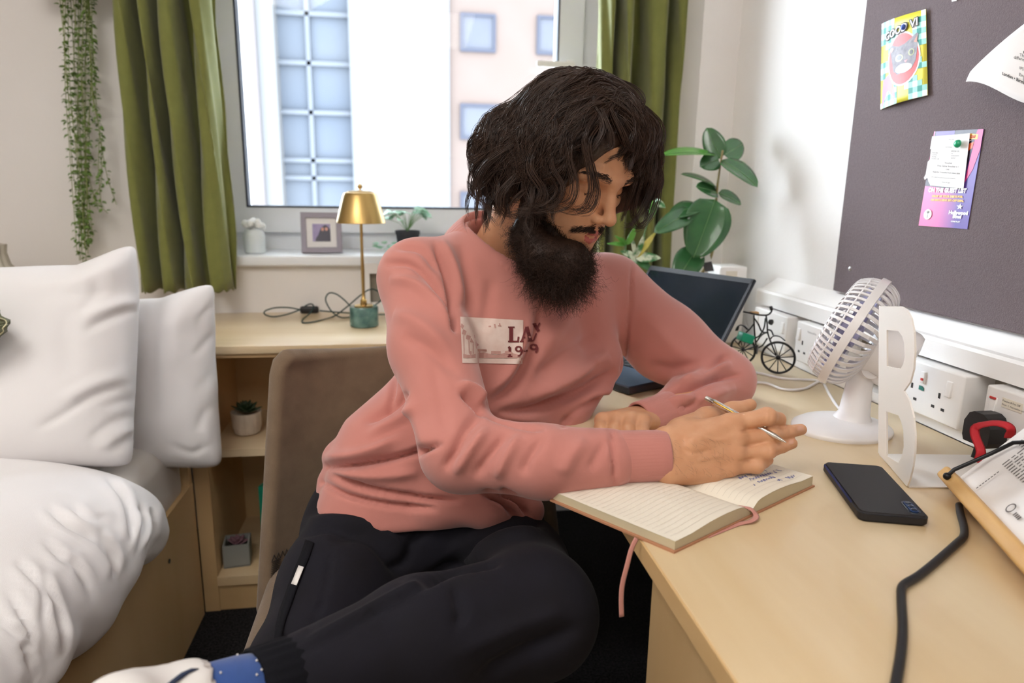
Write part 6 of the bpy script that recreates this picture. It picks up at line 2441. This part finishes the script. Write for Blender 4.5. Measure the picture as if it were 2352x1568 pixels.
# ================================================================== lamp on the worktop
mat('brass', 'b99a62', 0.32, metal=1.0, bump=(260, 0.00004), aniso=0.6)
mat('brass_pale', 'd9bf8a', 0.3, metal=1.0, bump=(260, 0.00004))
mat('green_marble', '2f5650', 0.25, bump=(40, 0.0001), var=(28, '6f938a', 0.35), coat=0.4)
mat('cord_green', '1d3a38', 0.6, bump=(900, 0.0002))
mat('frame_grey', '8f8690', 0.5, bump=(200, 0.0001))
mat('photo_dark', '2c2438', 0.4, bump=(100, 0.00001))
mat('photo_lilac', '9a8bb0', 0.4, bump=(100, 0.00001), var=(60, '7f6f9c', 0.5))
mat('photo_skin', 'c98a78', 0.4, bump=(100, 0.00001))
mat('ceramic_white', 'dfe6e8', 0.35, bump=(100, 0.0001))
mat('petal_white', 'f3f5f4', 0.8, bump=(200, 0.0005))
mat('sill_leaf', '5f9a72', 0.4, bump=(80, 0.0003), var=(50, 'a9d0b4', 0.35))
mat('succulent_dark', '2b3a26', 0.45, bump=(120, 0.0003), var=(60, '3c5234', 0.5))
mat('succulent_purple', '6b4a55', 0.45, bump=(120, 0.0003), var=(60, '8a636c', 0.5))
mat('pot_cream', 'dcd0bf', 0.75, bump=(90, 0.0012), var=(60, 'b9a996', 0.35), stretch=(1, 1, 0.2))
mat('pot_grey', '8b8d88', 0.6, bump=(200, 0.0002))
mat('book_green', '149072', 0.5, bump=(300, 0.0001))

LX, LY = -0.124, 1.945
lz = lambda py: at(833, py, LY).z
lamp = thing('table_lamp', 'brass table lamp with green marble base on the window worktop', 'lamp', (LX, LY, DZ))
MB().lathe([(0.037, 0.0), (0.040, 0.003), (0.040, 0.054), (0.038, 0.057)], (LX, LY, DZ), n=48).build('base', 'green_marble', lamp, smooth=True, angle=35)
MB().lathe([(0.026, 0.057), (0.026, 0.060), (0.010, 0.061), (0.0085, 0.070), (0.0095, 0.074), (0.0055, 0.078), (0.0042, 0.10), (0.0050, 0.16), (0.0040, 0.20), (0.0040, lz(510) - DZ)], (LX, LY, DZ), n=28).build('stem', 'brass', lamp, smooth=True, angle=50)
zs, zt = lz(512), lz(446)
sh = [(0.066, zs), (0.0665, zs + 0.001), (0.047, zt - 0.004), (0.043, zt + 0.003), (0.034, zt + 0.006), (0.033, zt + 0.0055), (0.041, zt + 0.001), (0.0455, zt - 0.004), (0.0652, zs)]
MB().lathe([(r, z - DZ) for r, z in sh], (LX, LY, DZ), n=64, caps=False).build('shade', 'brass', lamp, smooth=True, angle=40)
MB().lathe([(0.002, zt + 0.004 - DZ), (0.0335, zt + 0.006 - DZ), (0.034, zt + 0.0075 - DZ), (0.020, zt + 0.010 - DZ), (0.003, zt + 0.011 - DZ)], (LX, LY, DZ), n=48).build('shade_top', 'brass_pale', lamp, smooth=True, angle=40)
fn2 = MB().tube([(LX, LY, zt + 0.010), (LX, LY, zt + 0.016)], 0.0022, 10)
fn2.sphere((LX, LY, zt + 0.0205), 0.0068, 16, 12)
fn2.build('finial', 'brass', lamp, smooth=True)
for pts in ([(690, 711), (660, 706), (630, 707), (609, 714), (609, 722), (628, 727), (658, 722), (690, 711)],
            [(700, 703), (712, 698), (720, 702), (714, 717), (696, 733), (697, 741), (725, 738), (765, 727), (795, 706), (828, 678), (852, 664), (872, 672), (876, 688), (862, 700)],
            [(734, 713), (765, 716), (806, 719)],
            [(812, 727), (785, 729), (765, 718), (752, 700), (748, 685), (756, 673), (772, 675), (790, 688), (805, 703)],
            [(860, 722), (890, 722), (910, 724)]):
    P = []
    for i, (a, b) in enumerate(pts):
        p = atz(a, b, DZ + 0.0025)
        if p.y > 2.10:                       # loops that stand up off the table
            p = at(a, b, 2.07)
        P.append(p)
    MB().tube(smoothpath(P, 7), 0.0021, 8).build('cord', 'cord_green', lamp, smooth=True)
sw = atz(711, 713, DZ + 0.008)
MB().rbox((sw.x, sw.y, DZ + 0.011), (0.056, 0.022, 0.021), 0.006).build('switch', 'plug_black', lamp, smooth=True, angle=40)

# ---- on the sill
SZ = 0.8985
vz = at(586, 577, 2.25)
vs_ = thing('flower_vase', 'small white jar with fluffy white flowers on the sill', 'vase', (vz.x, 2.25, SZ))
MB().lathe([(0.028, 0), (0.032, 0.004), (0.033, 0.05), (0.031, 0.062), (0.026, 0.070), (0.026, 0.074), (0.022, 0.072)], (vz.x, 2.25, SZ), n=32).build('jar', 'ceramic_white', vs_, smooth=True, angle=40)
fl = MB()
rw = random.Random(3)
for k in range(26):
    a, r = rw.uniform(0, 6.28), rw.uniform(0, 0.028)
    fl.sphere((vz.x + r * math.cos(a), 2.25 + r * math.sin(a), SZ + 0.086 + rw.uniform(-0.01, 0.014)), rw.uniform(0.008, 0.012), 9, 7)
fo = fl.build('blossoms', 'petal_white', vs_, smooth=True)
fo['kind'] = 'stuff'

fpx = [at(690, 488, 2.285), at(783, 490, 2.285), at(787, 580, 2.25), at(694, 581, 2.25)]
pf = thing('photo_frame', 'grey square photo frame with white mount standing on the sill', 'photo frame', ((fpx[2] + fpx[3]) / 2)[:])


def onF(u, v, h=0.0):
    a = fpx[3].lerp(fpx[2], u)
    b = fpx[0].lerp(fpx[1], u)
    nrm = (fpx[2] - fpx[3]).cross(fpx[0] - fpx[3]).normalized()
    return a.lerp(b, v) + nrm * h


def slab(name, m, u0, u1, v0, v1, h0, h1, parent):
    p = [onF(u0, v0, h0), onF(u1, v0, h0), onF(u1, v1, h0), onF(u0, v1, h0), onF(u0, v0, h1), onF(u1, v0, h1), onF(u1, v1, h1), onF(u0, v1, h1)]
    return MB().add(p, [(3, 2, 1, 0), (4, 5, 6, 7), (0, 1, 5, 4), (1, 2, 6, 5), (2, 3, 7, 6), (3, 0, 4, 7)]).build(name, m, parent)


for (a, b, c, d) in ((0, 1, 0, 0.13), (0, 1, 0.87, 1), (0, 0.13, 0.13, 0.87), (0.87, 1, 0.13, 0.87)):
    slab('frame_bar', 'frame_grey', a, b, c, d, -0.006, 0.008, pf)
mt_ = slab('mount', 'paper_white', 0.13, 0.87, 0.13, 0.87, -0.004, 0.002, pf)
pic = slab('photo', 'photo_lilac', 0.28, 0.72, 0.28, 0.72, 0.0025, 0.003, pf)
fig = MB()
fig.add([onF(u, v, 0.0036) for u, v in ((0.34, 0.28), (0.72, 0.28), (0.72, 0.58), (0.66, 0.66), (0.60, 0.70), (0.54, 0.66), (0.48, 0.60), (0.42, 0.45), (0.36, 0.36))], [tuple(range(9))])
fig.build('figures', 'photo_dark', pic)
for (u, v) in ((0.53, 0.585), (0.625, 0.59)):
    MB().add([onF(u + 0.035 * math.cos(t), v + 0.045 * math.sin(t), 0.004) for t in np.linspace(0, 2 * PI, 13)[:-1]], [tuple(range(12))]).build('face', 'photo_skin', pic)
MB().box((fpx[3] + fpx[2]) / 2 + Vector((0, 0.045, 0.03)), (0.02, 0.003, 0.07), Matrix.Rotation(math.radians(-25), 3, 'X')).build('easel_leg', 'frame_grey', pf)

pp_ = at(937, 575, 2.27)
pl = thing('sill_plant', 'small leafy potted plant in a black pot on the sill', 'plant', (pp_.x, 2.27, SZ))
pot(pl, Vector((pp_.x, 2.27, SZ)), 0.038, 0.072, 'pot_dark')
rw = random.Random(12)
for k in range(20):
    a = rw.uniform(0, 6.28)
    el = rw.uniform(0.15, 1.1)
    R0 = 0.022 + 0.030 * rw.random()
    b0 = Vector((pp_.x, 2.27, SZ + 0.07))
    q = b0 + Vector((math.cos(a) * R0 * math.cos(el) * 1.7, math.sin(a) * R0 * math.cos(el), 0.025 + 0.055 * math.sin(el)))
    MB().tube([b0, b0.lerp(q, 0.5) + Vector((0, 0, 0.008)), q], 0.0009, 5).build('stalk', 'leaf_vein', pl)
    leaf_obj(pl, q, q + Vector((math.cos(a) * 0.035, math.sin(a) * 0.035, rw.uniform(-0.012, 0.012))), 0.028, (0, -0.4, 1), 'sill_leaf', 0.5, 0.2, vein=False)
p2 = at(885, 575, 2.30)
pl = thing('trailing_sill_plant', 'pale low trailing plant beside the black pot on the sill', 'plant', (p2.x, 2.30, SZ))
for k in range(14):
    a = rw.uniform(0, 6.28)
    q = Vector((p2.x + 0.02 * math.cos(a), 2.30 + 0.02 * math.sin(a), SZ + 0.006 + rw.uniform(0, 0.02)))
    leaf_obj(pl, q, q + Vector((math.cos(a) * 0.022, math.sin(a) * 0.022, rw.uniform(-0.002, 0.012))), 0.018, (0, -0.4, 1), 'sill_leaf', 0.3, 0.2, vein=False)


# ---- in the shelf unit
def rosette(parent, c, R, m, n, tilt0, tilt1, wk, seed):
    rw = random.Random(seed)
    for k in range(n):
        t = k / (n - 1)
        a = k * 2.399
        el = tilt0 + (tilt1 - tilt0) * t
        L = R * (1.0 - 0.45 * t)
        d = Vector((math.cos(a) * math.cos(el), math.sin(a) * math.cos(el), math.sin(el)))
        b = Vector(c) + Vector((0, 0, 0.006 * t))
        o = MB().sheet(leaf_pts(b, d, Vector((0, 0, 1)) if el < 1.2 else Vector((math.cos(a), math.sin(a), 0)), L, L * wk, -0.35, 0.35, 6, 2, 1.15), 0.0025).build('leaf', m, parent, smooth=True)


sp1 = atz(563, 1003, 0.447)
s1_ = thing('round_succulent', 'dark green succulent in a ribbed cream pot on the upper shelf', 'plant', (sp1.x, sp1.y + 0.02, 0.447))
c1 = Vector((sp1.x, sp1.y + 0.03, 0.4475))
MB().lathe([(0.027, 0), (0.034, 0.005), (0.039, 0.025), (0.040, 0.062), (0.0365, 0.062), (0.036, 0.052), (0.004, 0.050)], c1, n=40).build('pot', 'pot_cream', s1_, smooth=True, angle=40)
rosette(s1_, c1 + Vector((0, 0, 0.056)), 0.046, 'succulent_dark', 26, 0.25, 1.35, 0.34, 4)
sp2 = atz(537, 1305, 0.10)
s2_ = thing('square_succulent', 'purple succulent in a square grey pot on the bottom shelf', 'plant', (sp2.x, sp2.y + 0.03, 0.10))
c2 = Vector((sp2.x + 0.004, sp2.y + 0.036, 0.1005))
Rq = Matrix.Rotation(0.12, 3, 'Z')
q = MB().rbox(c2 + Vector((0, 0, 0.003)), (0.066, 0.066, 0.006), 0.001, Rq)
for (dx, dy, sx, sy) in ((0.031, 0, 0.004, 0.066), (-0.031, 0, 0.004, 0.066), (0, 0.031, 0.058, 0.004), (0, -0.031, 0.058, 0.004)):
    q.box(c2 + Rq @ Vector((dx, dy, 0.033)), (sx, sy, 0.062), Rq)
q.build('pot', 'pot_grey', s2_)
MB().box(c2 + Vector((0, 0, 0.045)), (0.057, 0.057, 0.006), Rq).build('soil', 'soil', s2_)
rosette(s2_, c2 + Vector((0, 0, 0.048)), 0.034, 'succulent_purple', 18, 0.35, 1.3, 0.55, 6)
gb = thing('green_book', 'green covered book standing on the bottom shelf behind the chair', 'book', tuple(atz(606, 1290, 0.10)))
b0 = atz(603, 1283, 0.10)
gx = Vector((0.35, -0.94, 0)).normalized()
b1 = Vector((b0.x, b0.y + 0.0, 0.1005))
bh = 0.215
Rg = rot_from((0.30, 0.95, 0), (0, 0, 1))
cen_g = b1 + Rg @ Vector((0.075, -0.016, bh / 2))
MB().box(cen_g + Rg @ Vector((0, 0.011, 0)), (0.152, 0.003, bh), Rg).box(cen_g + Rg @ Vector((0, -0.011, 0)), (0.152, 0.003, bh), Rg).box(cen_g + Rg @ Vector((-0.0765, 0, 0)), (0.003, 0.025, bh), Rg).build('cover', 'book_green', gb)
MB().box(cen_g + Rg @ Vector((0.001, 0, -0.001)), (0.146, 0.018, bh - 0.012), Rg).build('pages', 'paper_edge', gb)

# ================================================================== noticeboard
mat('felt_board', '6b5e60', 0.95, bump=(500, 0.0012), var=(220, '615456', 0.5))
mat('pin_green', '17a673', 0.3, bump=(50, 0.00005), coat=0.3)
mat('pin_blue', '2f55b8', 0.3, bump=(50, 0.00005), coat=0.3)
mat('card_yellow', 'd9cf3e', 0.5, bump=(200, 0.00002))
mat('card_teal', '138a7c', 0.5, bump=(200, 0.00002))
mat('card_mint', '8fc9bd', 0.5, bump=(200, 0.00002))
mat('card_white', 'e8e6e4', 0.5, bump=(200, 0.00002))
mat('card_red', 'd8413f', 0.5, bump=(200, 0.00002))
mat('cat_grey', '9a969c', 0.6, bump=(200, 0.00002), var=(120, '78747c', 0.4))
mat('cat_pale', 'c9c2c0', 0.6, bump=(200, 0.00002))
mat('cat_dark', '35312f', 0.4, bump=(200, 0.00002))
mat('cat_iris', 'a8a97a', 0.4, bump=(200, 0.00002))
mat('cat_pink', 'c9706e', 0.4, bump=(200, 0.00002))
mat('rainbow', 'e08a4c', 0.5, bump=(200, 0.00002), var=(60, '9a7fc0', 0.6))
mat('fly_black', '1d1620', 0.4, bump=(200, 0.00002), var=(60, '3a2440', 0.4))
mat('fly_orange', 'e0612c', 0.4, bump=(200, 0.00002))
mat('fly_purple', '5c3f8e', 0.4, bump=(200, 0.00002))
mat('fly_yellow', 'f0b24a', 0.4, bump=(200, 0.00002))
mat('print_black', '3a3634', 0.7, bump=(200, 0.00002))
mat('steel', 'b8b8b8', 0.3, metal=1.0, bump=(200, 0.00002))
# the flyer's printed blend from pink to violet
_f = mat('fly_blend', 'd9508f', 0.4)
_nt = _f.node_tree
_tc = _nt.nodes.new('ShaderNodeTexCoord')
_gr = _nt.nodes.new('ShaderNodeSeparateXYZ')
_cr = _nt.nodes.new('ShaderNodeValToRGB')
_nt.links.new(_tc.outputs['Generated'], _gr.inputs[0])
_nt.links.new(_gr.outputs['Y'], _cr.inputs[0])
_cr.color_ramp.elements[0].position = 0.25
_cr.color_ramp.elements[1].position = 0.75
_cr.color_ramp.elements[0].color = lin('5a3f97')
_cr.color_ramp.elements[1].color = lin('e0609c')
_nt.links.new(_cr.outputs[0], _nt.nodes['Principled BSDF'].inputs['Base Color'])

NX = 0.913
nb_ = thing('noticeboard', 'dark grey felt noticeboard fixed to the wall above the desk', 'noticeboard', (NX, 0.6, 0.90))
MB().rbox((0.919, 0.353, 1.42), (0.0115, 2.0, 1.04), 0.003).build('felt_panel', 'felt_board', nb_, smooth=True, angle=40)
scp = atx(1952, 617, NX)
MB().lathe([(0.0001, 0.0022), (0.003, 0.0018), (0.0048, 0.0)], scp, (-1, 0, 0), 18, False).build('screw', 'steel', nb_, smooth=True)


def board_map(px_tl, px_tr, px_bl, px_br, X):
    """a function (u, v) -> point on a sheet whose corners are fixed on the board"""
    c = [atx(p[0], p[1], x) for p, x in zip((px_tl, px_tr, px_bl, px_br), X)]
    def fn(u, v, h=0.0):
        a = c[2].lerp(c[3], u)
        b = c[0].lerp(c[1], u)
        p = a.lerp(b, v)
        return p
    return fn


def card(fn, bend, nu=14, nv=14):
    return [[fn(u, v) + Vector((-bend(u, v), 0, 0)) for u in np.linspace(0, 1, nu)] for v in np.linspace(0, 1, nv)]


# --- cat card, curling away from the board
cf_ = board_map((2026, 55), (2113, 20), (2023, 252), (2117, 218), (0.9125, 0.897, 0.9125, 0.897))
cb_ = lambda u, v: 0.006 * math.sin(PI * u) * (1 - 0.3 * v) - 0.012 * u * u
cat = thing('cat_card', 'curling postcard of a grey cat on yellow and teal checks, pinned to the board', 'postcard', tuple(atx(2070, 140, NX)))
MB().sheet(card(cf_, cb_), 0.0007).build('card', 'card_yellow', cat, smooth=True)


def on_card(u, v, h):
    return cf_(u, v) + Vector((-cb_(u, v) - 0.0006 - h, 0, 0))


def card_poly(name, m, polys, h, parent=cat):
    mb = MB()
    for P in polys:
        n = len(P)
        cx, cy = sum(p[0] for p in P) / n, sum(p[1] for p in P) / n
        # fan with an inner ring so that the print follows the curl
        vs = [on_card(cx, cy, h)]
        for k in (0.5, 1.0):
            vs += [on_card(cx + (x - cx) * k, cy + (y - cy) * k, h) for x, y in P]
        fs = [(0, 1 + i, 1 + (i + 1) % n) for i in range(n)]
        fs += [(1 + i, 1 + n + i, 1 + n + (i + 1) % n, 1 + (i + 1) % n) for i in range(n)]
        mb.add(vs, fs)
    o = mb.build(name, m, parent)
    if len(polys) > 2:
        o['kind'] = 'stuff'
    return o


def checks(poly_test, nx=13, ny=15):
    A, B, C_ = [], [], []
    for i in range(nx):
        for j in range(ny):
            u0, u1, v0, v1 = i / nx, (i + 1) / nx, j / ny, (j + 1) / ny
            if poly_test((u0 + u1) / 2, (v0 + v1) / 2):
                P = [(u0, v0), (u1, v0), (u1, v1), (u0, v1)]
                (A if (i % 2 and j % 2) else C_ if (i % 2 == 0 and j % 2 == 0) else B).append(P)
    return A, B, C_


def rays(u, v):
    a = math.degrees(math.atan2((v - 0.47) * 1.7, u - 0.55)) % 360
    return any(lo < a < hi for lo, hi in ((28, 68), (100, 138), (165, 205), (235, 262), (280, 305), (325, 350)))


A, B, C_ = checks(rays)
card_poly('teal_checks', 'card_teal', A, 0.0002)
card_poly('mint_checks', 'card_mint', B, 0.0002)
card_poly('white_checks', 'card_white', C_, 0.0002)
card_poly('rainbow_mark', 'rainbow', [[(0.05, 0.0), (0.42, 0.06), (0.40, 0.2), (0.33, 0.3), (0.30, 0.38), (0.08, 0.33), (0.06, 0.2)]], 0.0003)
el = lambda cx, cy, rx, ry, n=28, a0=0: [(cx + rx * math.cos(t) , cy + ry * math.sin(t)) for t in np.linspace(0, 2 * PI, n + 1)[:-1]]
card_poly('oval_border', 'card_white', [el(0.57, 0.50, 0.335, 0.315)], 0.0004)
card_poly('red_oval', 'card_red', [el(0.57, 0.50, 0.31, 0.295)], 0.0006)
card_poly('cat_head', 'cat_grey', [[(0.34, 0.50), (0.30, 0.60), (0.29, 0.68), (0.34, 0.695), (0.42, 0.67), (0.50, 0.655), (0.62, 0.665), (0.72, 0.70), (0.85, 0.755), (0.88, 0.74), (0.86, 0.64), (0.85, 0.54), (0.83, 0.44), (0.76, 0.36), (0.62, 0.325), (0.47, 0.33), (0.38, 0.38)]], 0.0008)
card_poly('cat_muzzle', 'cat_pale', [el(0.60, 0.385, 0.17, 0.055)], 0.0010)
card_poly('cat_ears', 'photo_skin', [[(0.325, 0.60), (0.32, 0.67), (0.39, 0.645)], [(0.80, 0.66), (0.86, 0.725), (0.85, 0.64)]], 0.0010)
card_poly('cat_irises', 'cat_iris', [el(0.515, 0.515, 0.085, 0.042), el(0.755, 0.545, 0.055, 0.04)], 0.0011)
card_poly('cat_pupils', 'cat_dark', [el(0.52, 0.518, 0.052, 0.030), el(0.757, 0.547, 0.033, 0.029)], 0.0013)
card_poly('cat_nose', 'cat_pink', [[(0.62, 0.465), (0.69, 0.475), (0.655, 0.44)]], 0.0012)
gv = MB()
for bold, m_, hh in ((0.018, 'print_black', 0.0013), (0.003, 'card_white', 0.0017)):
    gv = MB()
    def gfn(x, y, hh=hh):
        u = min(1.0, 0.15 + x * 0.98)
        return on_card(u, 0.770 + 0.10 * (u - 0.16) + y * 0.72, hh)
    lettering(gv, 'GOOD VI', 0.175, gfn, bold=bold)
    gv.build('lettering', m_, cat)
pn = MB().sphere(on_card(0.63, 0.855, 0.004), (0.004, 0.0042, 0.005), 14, 10)
tag(pn.build('blue_pin', 'pin_blue', smooth=True), 'blue push pin holding the cat postcard', 'pin')

# --- flyer
ff = board_map((2146, 302), (2260, 296), (2110, 518), (2222, 526), (0.9122,) * 4)
fly = thing('flyer', 'pink and purple bowling flyer pinned to the noticeboard', 'flyer', tuple(atx(2180, 420, NX)))
MB().sheet(card(ff, lambda u, v: 0.0, 3, 3), 0.0006).build('card', 'fly_blend', fly)
on_fly = lambda u, v, h=0.0005: ff(u, v) + Vector((-h - 0.0004, 0, 0))


def fly_poly(name, m, P, h=0.0002, parent=fly):
    return MB().add([on_fly(u, v, h) for u, v in P], [tuple(range(len(P)))]).build(name, m, parent)


fly_poly('photo_area', 'fly_black', [(0.0, 0.43), (0.76, 0.40), (0.88, 0.97), (0.90, 1.0), (0.03, 1.0)])
mat('fly_magenta', 'cf2a78', 0.4, bump=(200, 0.00002))
fly_poly('magenta_edge', 'fly_magenta', [(0.80, 0.46), (0.92, 0.60), (1.0, 0.80), (1.0, 1.0), (0.90, 1.0), (0.88, 0.97)], 0.0003)
fly_poly('violet_corner', 'fly_purple', [(0.06, 0.93), (0.45, 0.96), (0.45, 1.0), (0.05, 1.0)], 0.0004)
fly_poly('flame_mark', 'fly_orange', [(0.66, 0.74), (0.85, 0.82), (0.86, 0.88), (0.68, 0.84)], 0.0004)
fly_poly('flame_mark', 'fly_orange', [(0.66, 0.42), (0.76, 0.43), (0.72, 0.50), (0.65, 0.54)], 0.0004)
fly_poly('price_flash', 'fly_yellow', [(0.72, 0.91), (0.92, 0.90), (0.92, 0.95), (0.72, 0.965)], 0.0005)
fly_poly('neon_line', 'card_white', [(0.66, 0.86), (0.82, 0.895), (0.82, 0.902), (0.66, 0.868)], 0.0005)
for t, sz, u0, v0, m_, bd, sx in (('ON THE GUEST LIST', 0.085, 0.10, 0.368, 'card_white', 0.006, 0.80), ('DROP US YOUR DEETS FOR', 0.042, 0.20, 0.315, 'fly_yellow', 0.003, 0.95), ('AN EXCLUSIVE 50% OFF DEAL', 0.042, 0.19, 0.275, 'fly_yellow', 0.003, 0.95),
                              ('Hollywood', 0.07, 0.60, 0.145, 'card_white', 0.005, 0.95), ('Bowl', 0.07, 0.69, 0.105, 'card_white', 0.005, 0.95), ('COME PLAY', 0.028, 0.67, 0.062, 'card_white', 0.002, 0.95), ('Y.O.U', 0.05, 0.745, 0.918, 'strap_red', 0.003, 0.8)):
    mb = MB()
    lettering(mb, t, sz, lambda x, y: on_fly(u0 + x * sx * 1.25, v0 + y * 0.72, 0.0008), bold=bd)
    mb.build('lettering', m_, fly)
stv = []
for k in range(10):
    r = 0.055 if k % 2 == 0 else 0.023
    a = PI / 2 + PI * k / 5
    stv.append((0.80 + r * 1.25 * math.cos(a), 0.225 + r * 0.62 * math.sin(a)))
fly_poly('star_emblem', 'card_white', stv, 0.0008)
rd = fly_poly('round_badge', 'card_white', [(0.17 + 0.085 * math.cos(t), 0.128 + 0.055 * math.sin(t)) for t in np.linspace(0, 2 * PI, 25)[:-1]], 0.0008)
mb = MB()
for k in range(8):
    a = PI * k / 8
    mb.add([on_fly(0.17 + 0.045 * math.cos(a) + 0.003, 0.140 + 0.028 * math.sin(a), 0.001), on_fly(0.17 + 0.045 * math.cos(a) - 0.003, 0.140 + 0.028 * math.sin(a), 0.001), on_fly(0.168, 0.138, 0.001), on_fly(0.172, 0.138, 0.001)], [(0, 1, 2, 3)])
mb.add([on_fly(0.168, 0.138, 0.001), on_fly(0.172, 0.138, 0.001), on_fly(0.176, 0.085, 0.001), on_fly(0.170, 0.085, 0.001)], [(0, 1, 2, 3)])
mb.build('badge_tree', 'print_black', fly)

# --- voucher slip over the flyer
vch = thing('voucher_slip', 'torn white voucher slip pinned over the flyer', 'paper slip', tuple(atx(2180, 370, NX)))
vp = [(2141, 313), (2228, 306), (2213, 433), (2137, 426), (2132, 416), (2130, 408), (2124, 413), (2122, 408), (2126, 400), (2131, 371), (2136, 366), (2138, 345), (2139, 341), (2136, 343)]
MB().add([atx(a, b, 0.9095) for a, b in vp], [tuple(range(len(vp)))]).build('slip', 'paper_white', vch)
ax0, ax1, ay1 = atx(2137, 426, 0.909), atx(2213, 433, 0.909), atx(2141, 313, 0.909)
exv, eyv = (ax1 - ax0), (ay1 - ax0)
on_v = lambda u, v: ax0 + exv * u + eyv * v
for t, sz, u0, v0 in (('Issue date', 0.060, 0.02, 0.66), ('Issued by', 0.05, 0.02, 0.62), ('Booking', 0.05, 0.02, 0.58), ('Voucher code', 0.055, 0.0, 0.54), ('Voucher', 0.085, 0.42, 0.46), ('Free Game Voucher x 1', 0.085, 0.20, 0.395), ('Unit', 0.075, 0.46, 0.335),
                      ('Valid for 3 months from issue date', 0.075, 0.06, 0.27), ('Slots subject to standard terms and conditions', 0.05, 0.02, 0.17), ('Please call again', 0.05, 0.36, 0.08), ('20/02/24 1:05', 0.055, 0.60, 0.70), ('Cat', 0.05, 0.60, 0.655), ('21024-AG971', 0.055, 0.60, 0.61), ('AG0767', 0.05, 0.60, 0.565), ('HOLLYWOOD', 0.04, 0.42, 0.78), ('BOWL COM', 0.035, 0.52, 0.93)):
    mb = MB()
    lettering(mb, t, sz, lambda x, y: on_v(u0 + x * 0.78, v0 + y * 0.62))
    mb.build('print_line', 'print_black', vch)
pc_ = atx(2201, 330, 0.905)
pn = MB().lathe([(0.0005, 0.006), (0.004, 0.0055), (0.0062, 0.003), (0.0066, 0.0), (0.002, -0.003)], pc_, (-1, 0, 0), 20)
tag(pn.build('green_pin', 'pin_green', smooth=True), 'green push pin through the voucher slip', 'pin')

# --- letter curling off the board
let = thing('white_letter', 'large white printed letter hanging askew at the right edge of the noticeboard', 'letter', tuple(atx(2300, 150, 0.9)))
Lc = {'a': atx(2206, 187, 0.878), 'b': atx(2352, 66, 0.905), 'c': atx(2352, 224, 0.893)}
eu, ew = (Lc['b'] - Lc['a']), (Lc['c'] - Lc['a'])


def on_let(u, w, h=0.0):
    """u along the upper edge, w along the lower edge"""
    p = Lc['a'] + eu * u + ew * w
    b = 0.010 * math.sin(min(1.6, (u + w)) * 1.9) - 0.010 * math.exp(-((u + w) / 0.12) ** 2)
    return p + Vector((-b - h, 0, 0))


MB().sheet([[on_let(u, w) + Vector((0, 0, 0.006 * math.sin(w * 4) * (1 - u * 0.6))) for u in np.linspace(0, 1.9, 20)] for w in np.linspace(0, 1.5, 20)], 0.0006).build('sheet', 'paper_white', let, smooth=True)
od = (atx(2352, 132, 0.9) - atx(2300, 120, 0.9)).normalized()
ov = Vector((0, 0.25, 0.97)).normalized()
for t, sz, px, py, bd in (('the best for you', 0.011, 2346, 112, 0), ('need a space to', 0.011, 2337, 118, 0), ('Collaborative', 0.0125, 2322, 128, 0.0006), ('There is only one', 0.0105, 2316, 134, 0), ('different countries, and', 0.0105, 2306, 140, 0), ('IPS Group Ltd, Reg', 0.009, 2319, 162, 0), ('Telephone', 0.010, 2333, 172, 0.0005), ('Email: enquiries', 0.009, 2320, 175, 0), ('Explore our', 0.009, 2328, 184, 0), ('London \u2022 Birmingham \u2022 Leeds \u2022 Manchester', 0.0098, 2288, 178, 0.0004)):
    mb = MB()
    p0_ = atx(px, py, 0.872)
    lettering(mb, t, sz * 0.62, lambda x, y: p0_ + od * x + ov * y, bold=bd * 0.4)
    # lay the print on the sheet
    vv2 = []
    for v in mb.v:
        d = Vector(v) - Lc['a']
        m2 = np.array([[eu.y, ew.y], [eu.z, ew.z]])
        uw = np.linalg.solve(m2, np.array([d.y, d.z]))
        vv2.append(on_let(uw[0], uw[1], 0.001) + Vector((0, 0, 0.006 * math.sin(uw[1] * 4) * (1 - uw[0] * 0.6))))
    mb.v = [tuple(v) for v in vv2]
    mb.build('print_line', 'print_black', let)
sm_ = MB().add([atx(a, b, 0.909) for a, b in ((2185, -8), (2200, -10), (2197, 2), (2186, 4))], [(0, 1, 2, 3)])
sm_.add([atx(a, b, 0.910) for a, b in ((2185, -8), (2200, -10), (2197, 2), (2186, 4))], [(3, 2, 1, 0)])
tag(sm_.build('paper_scrap', 'paper_white'), 'tiny white paper scrap at the top of the noticeboard', 'paper')
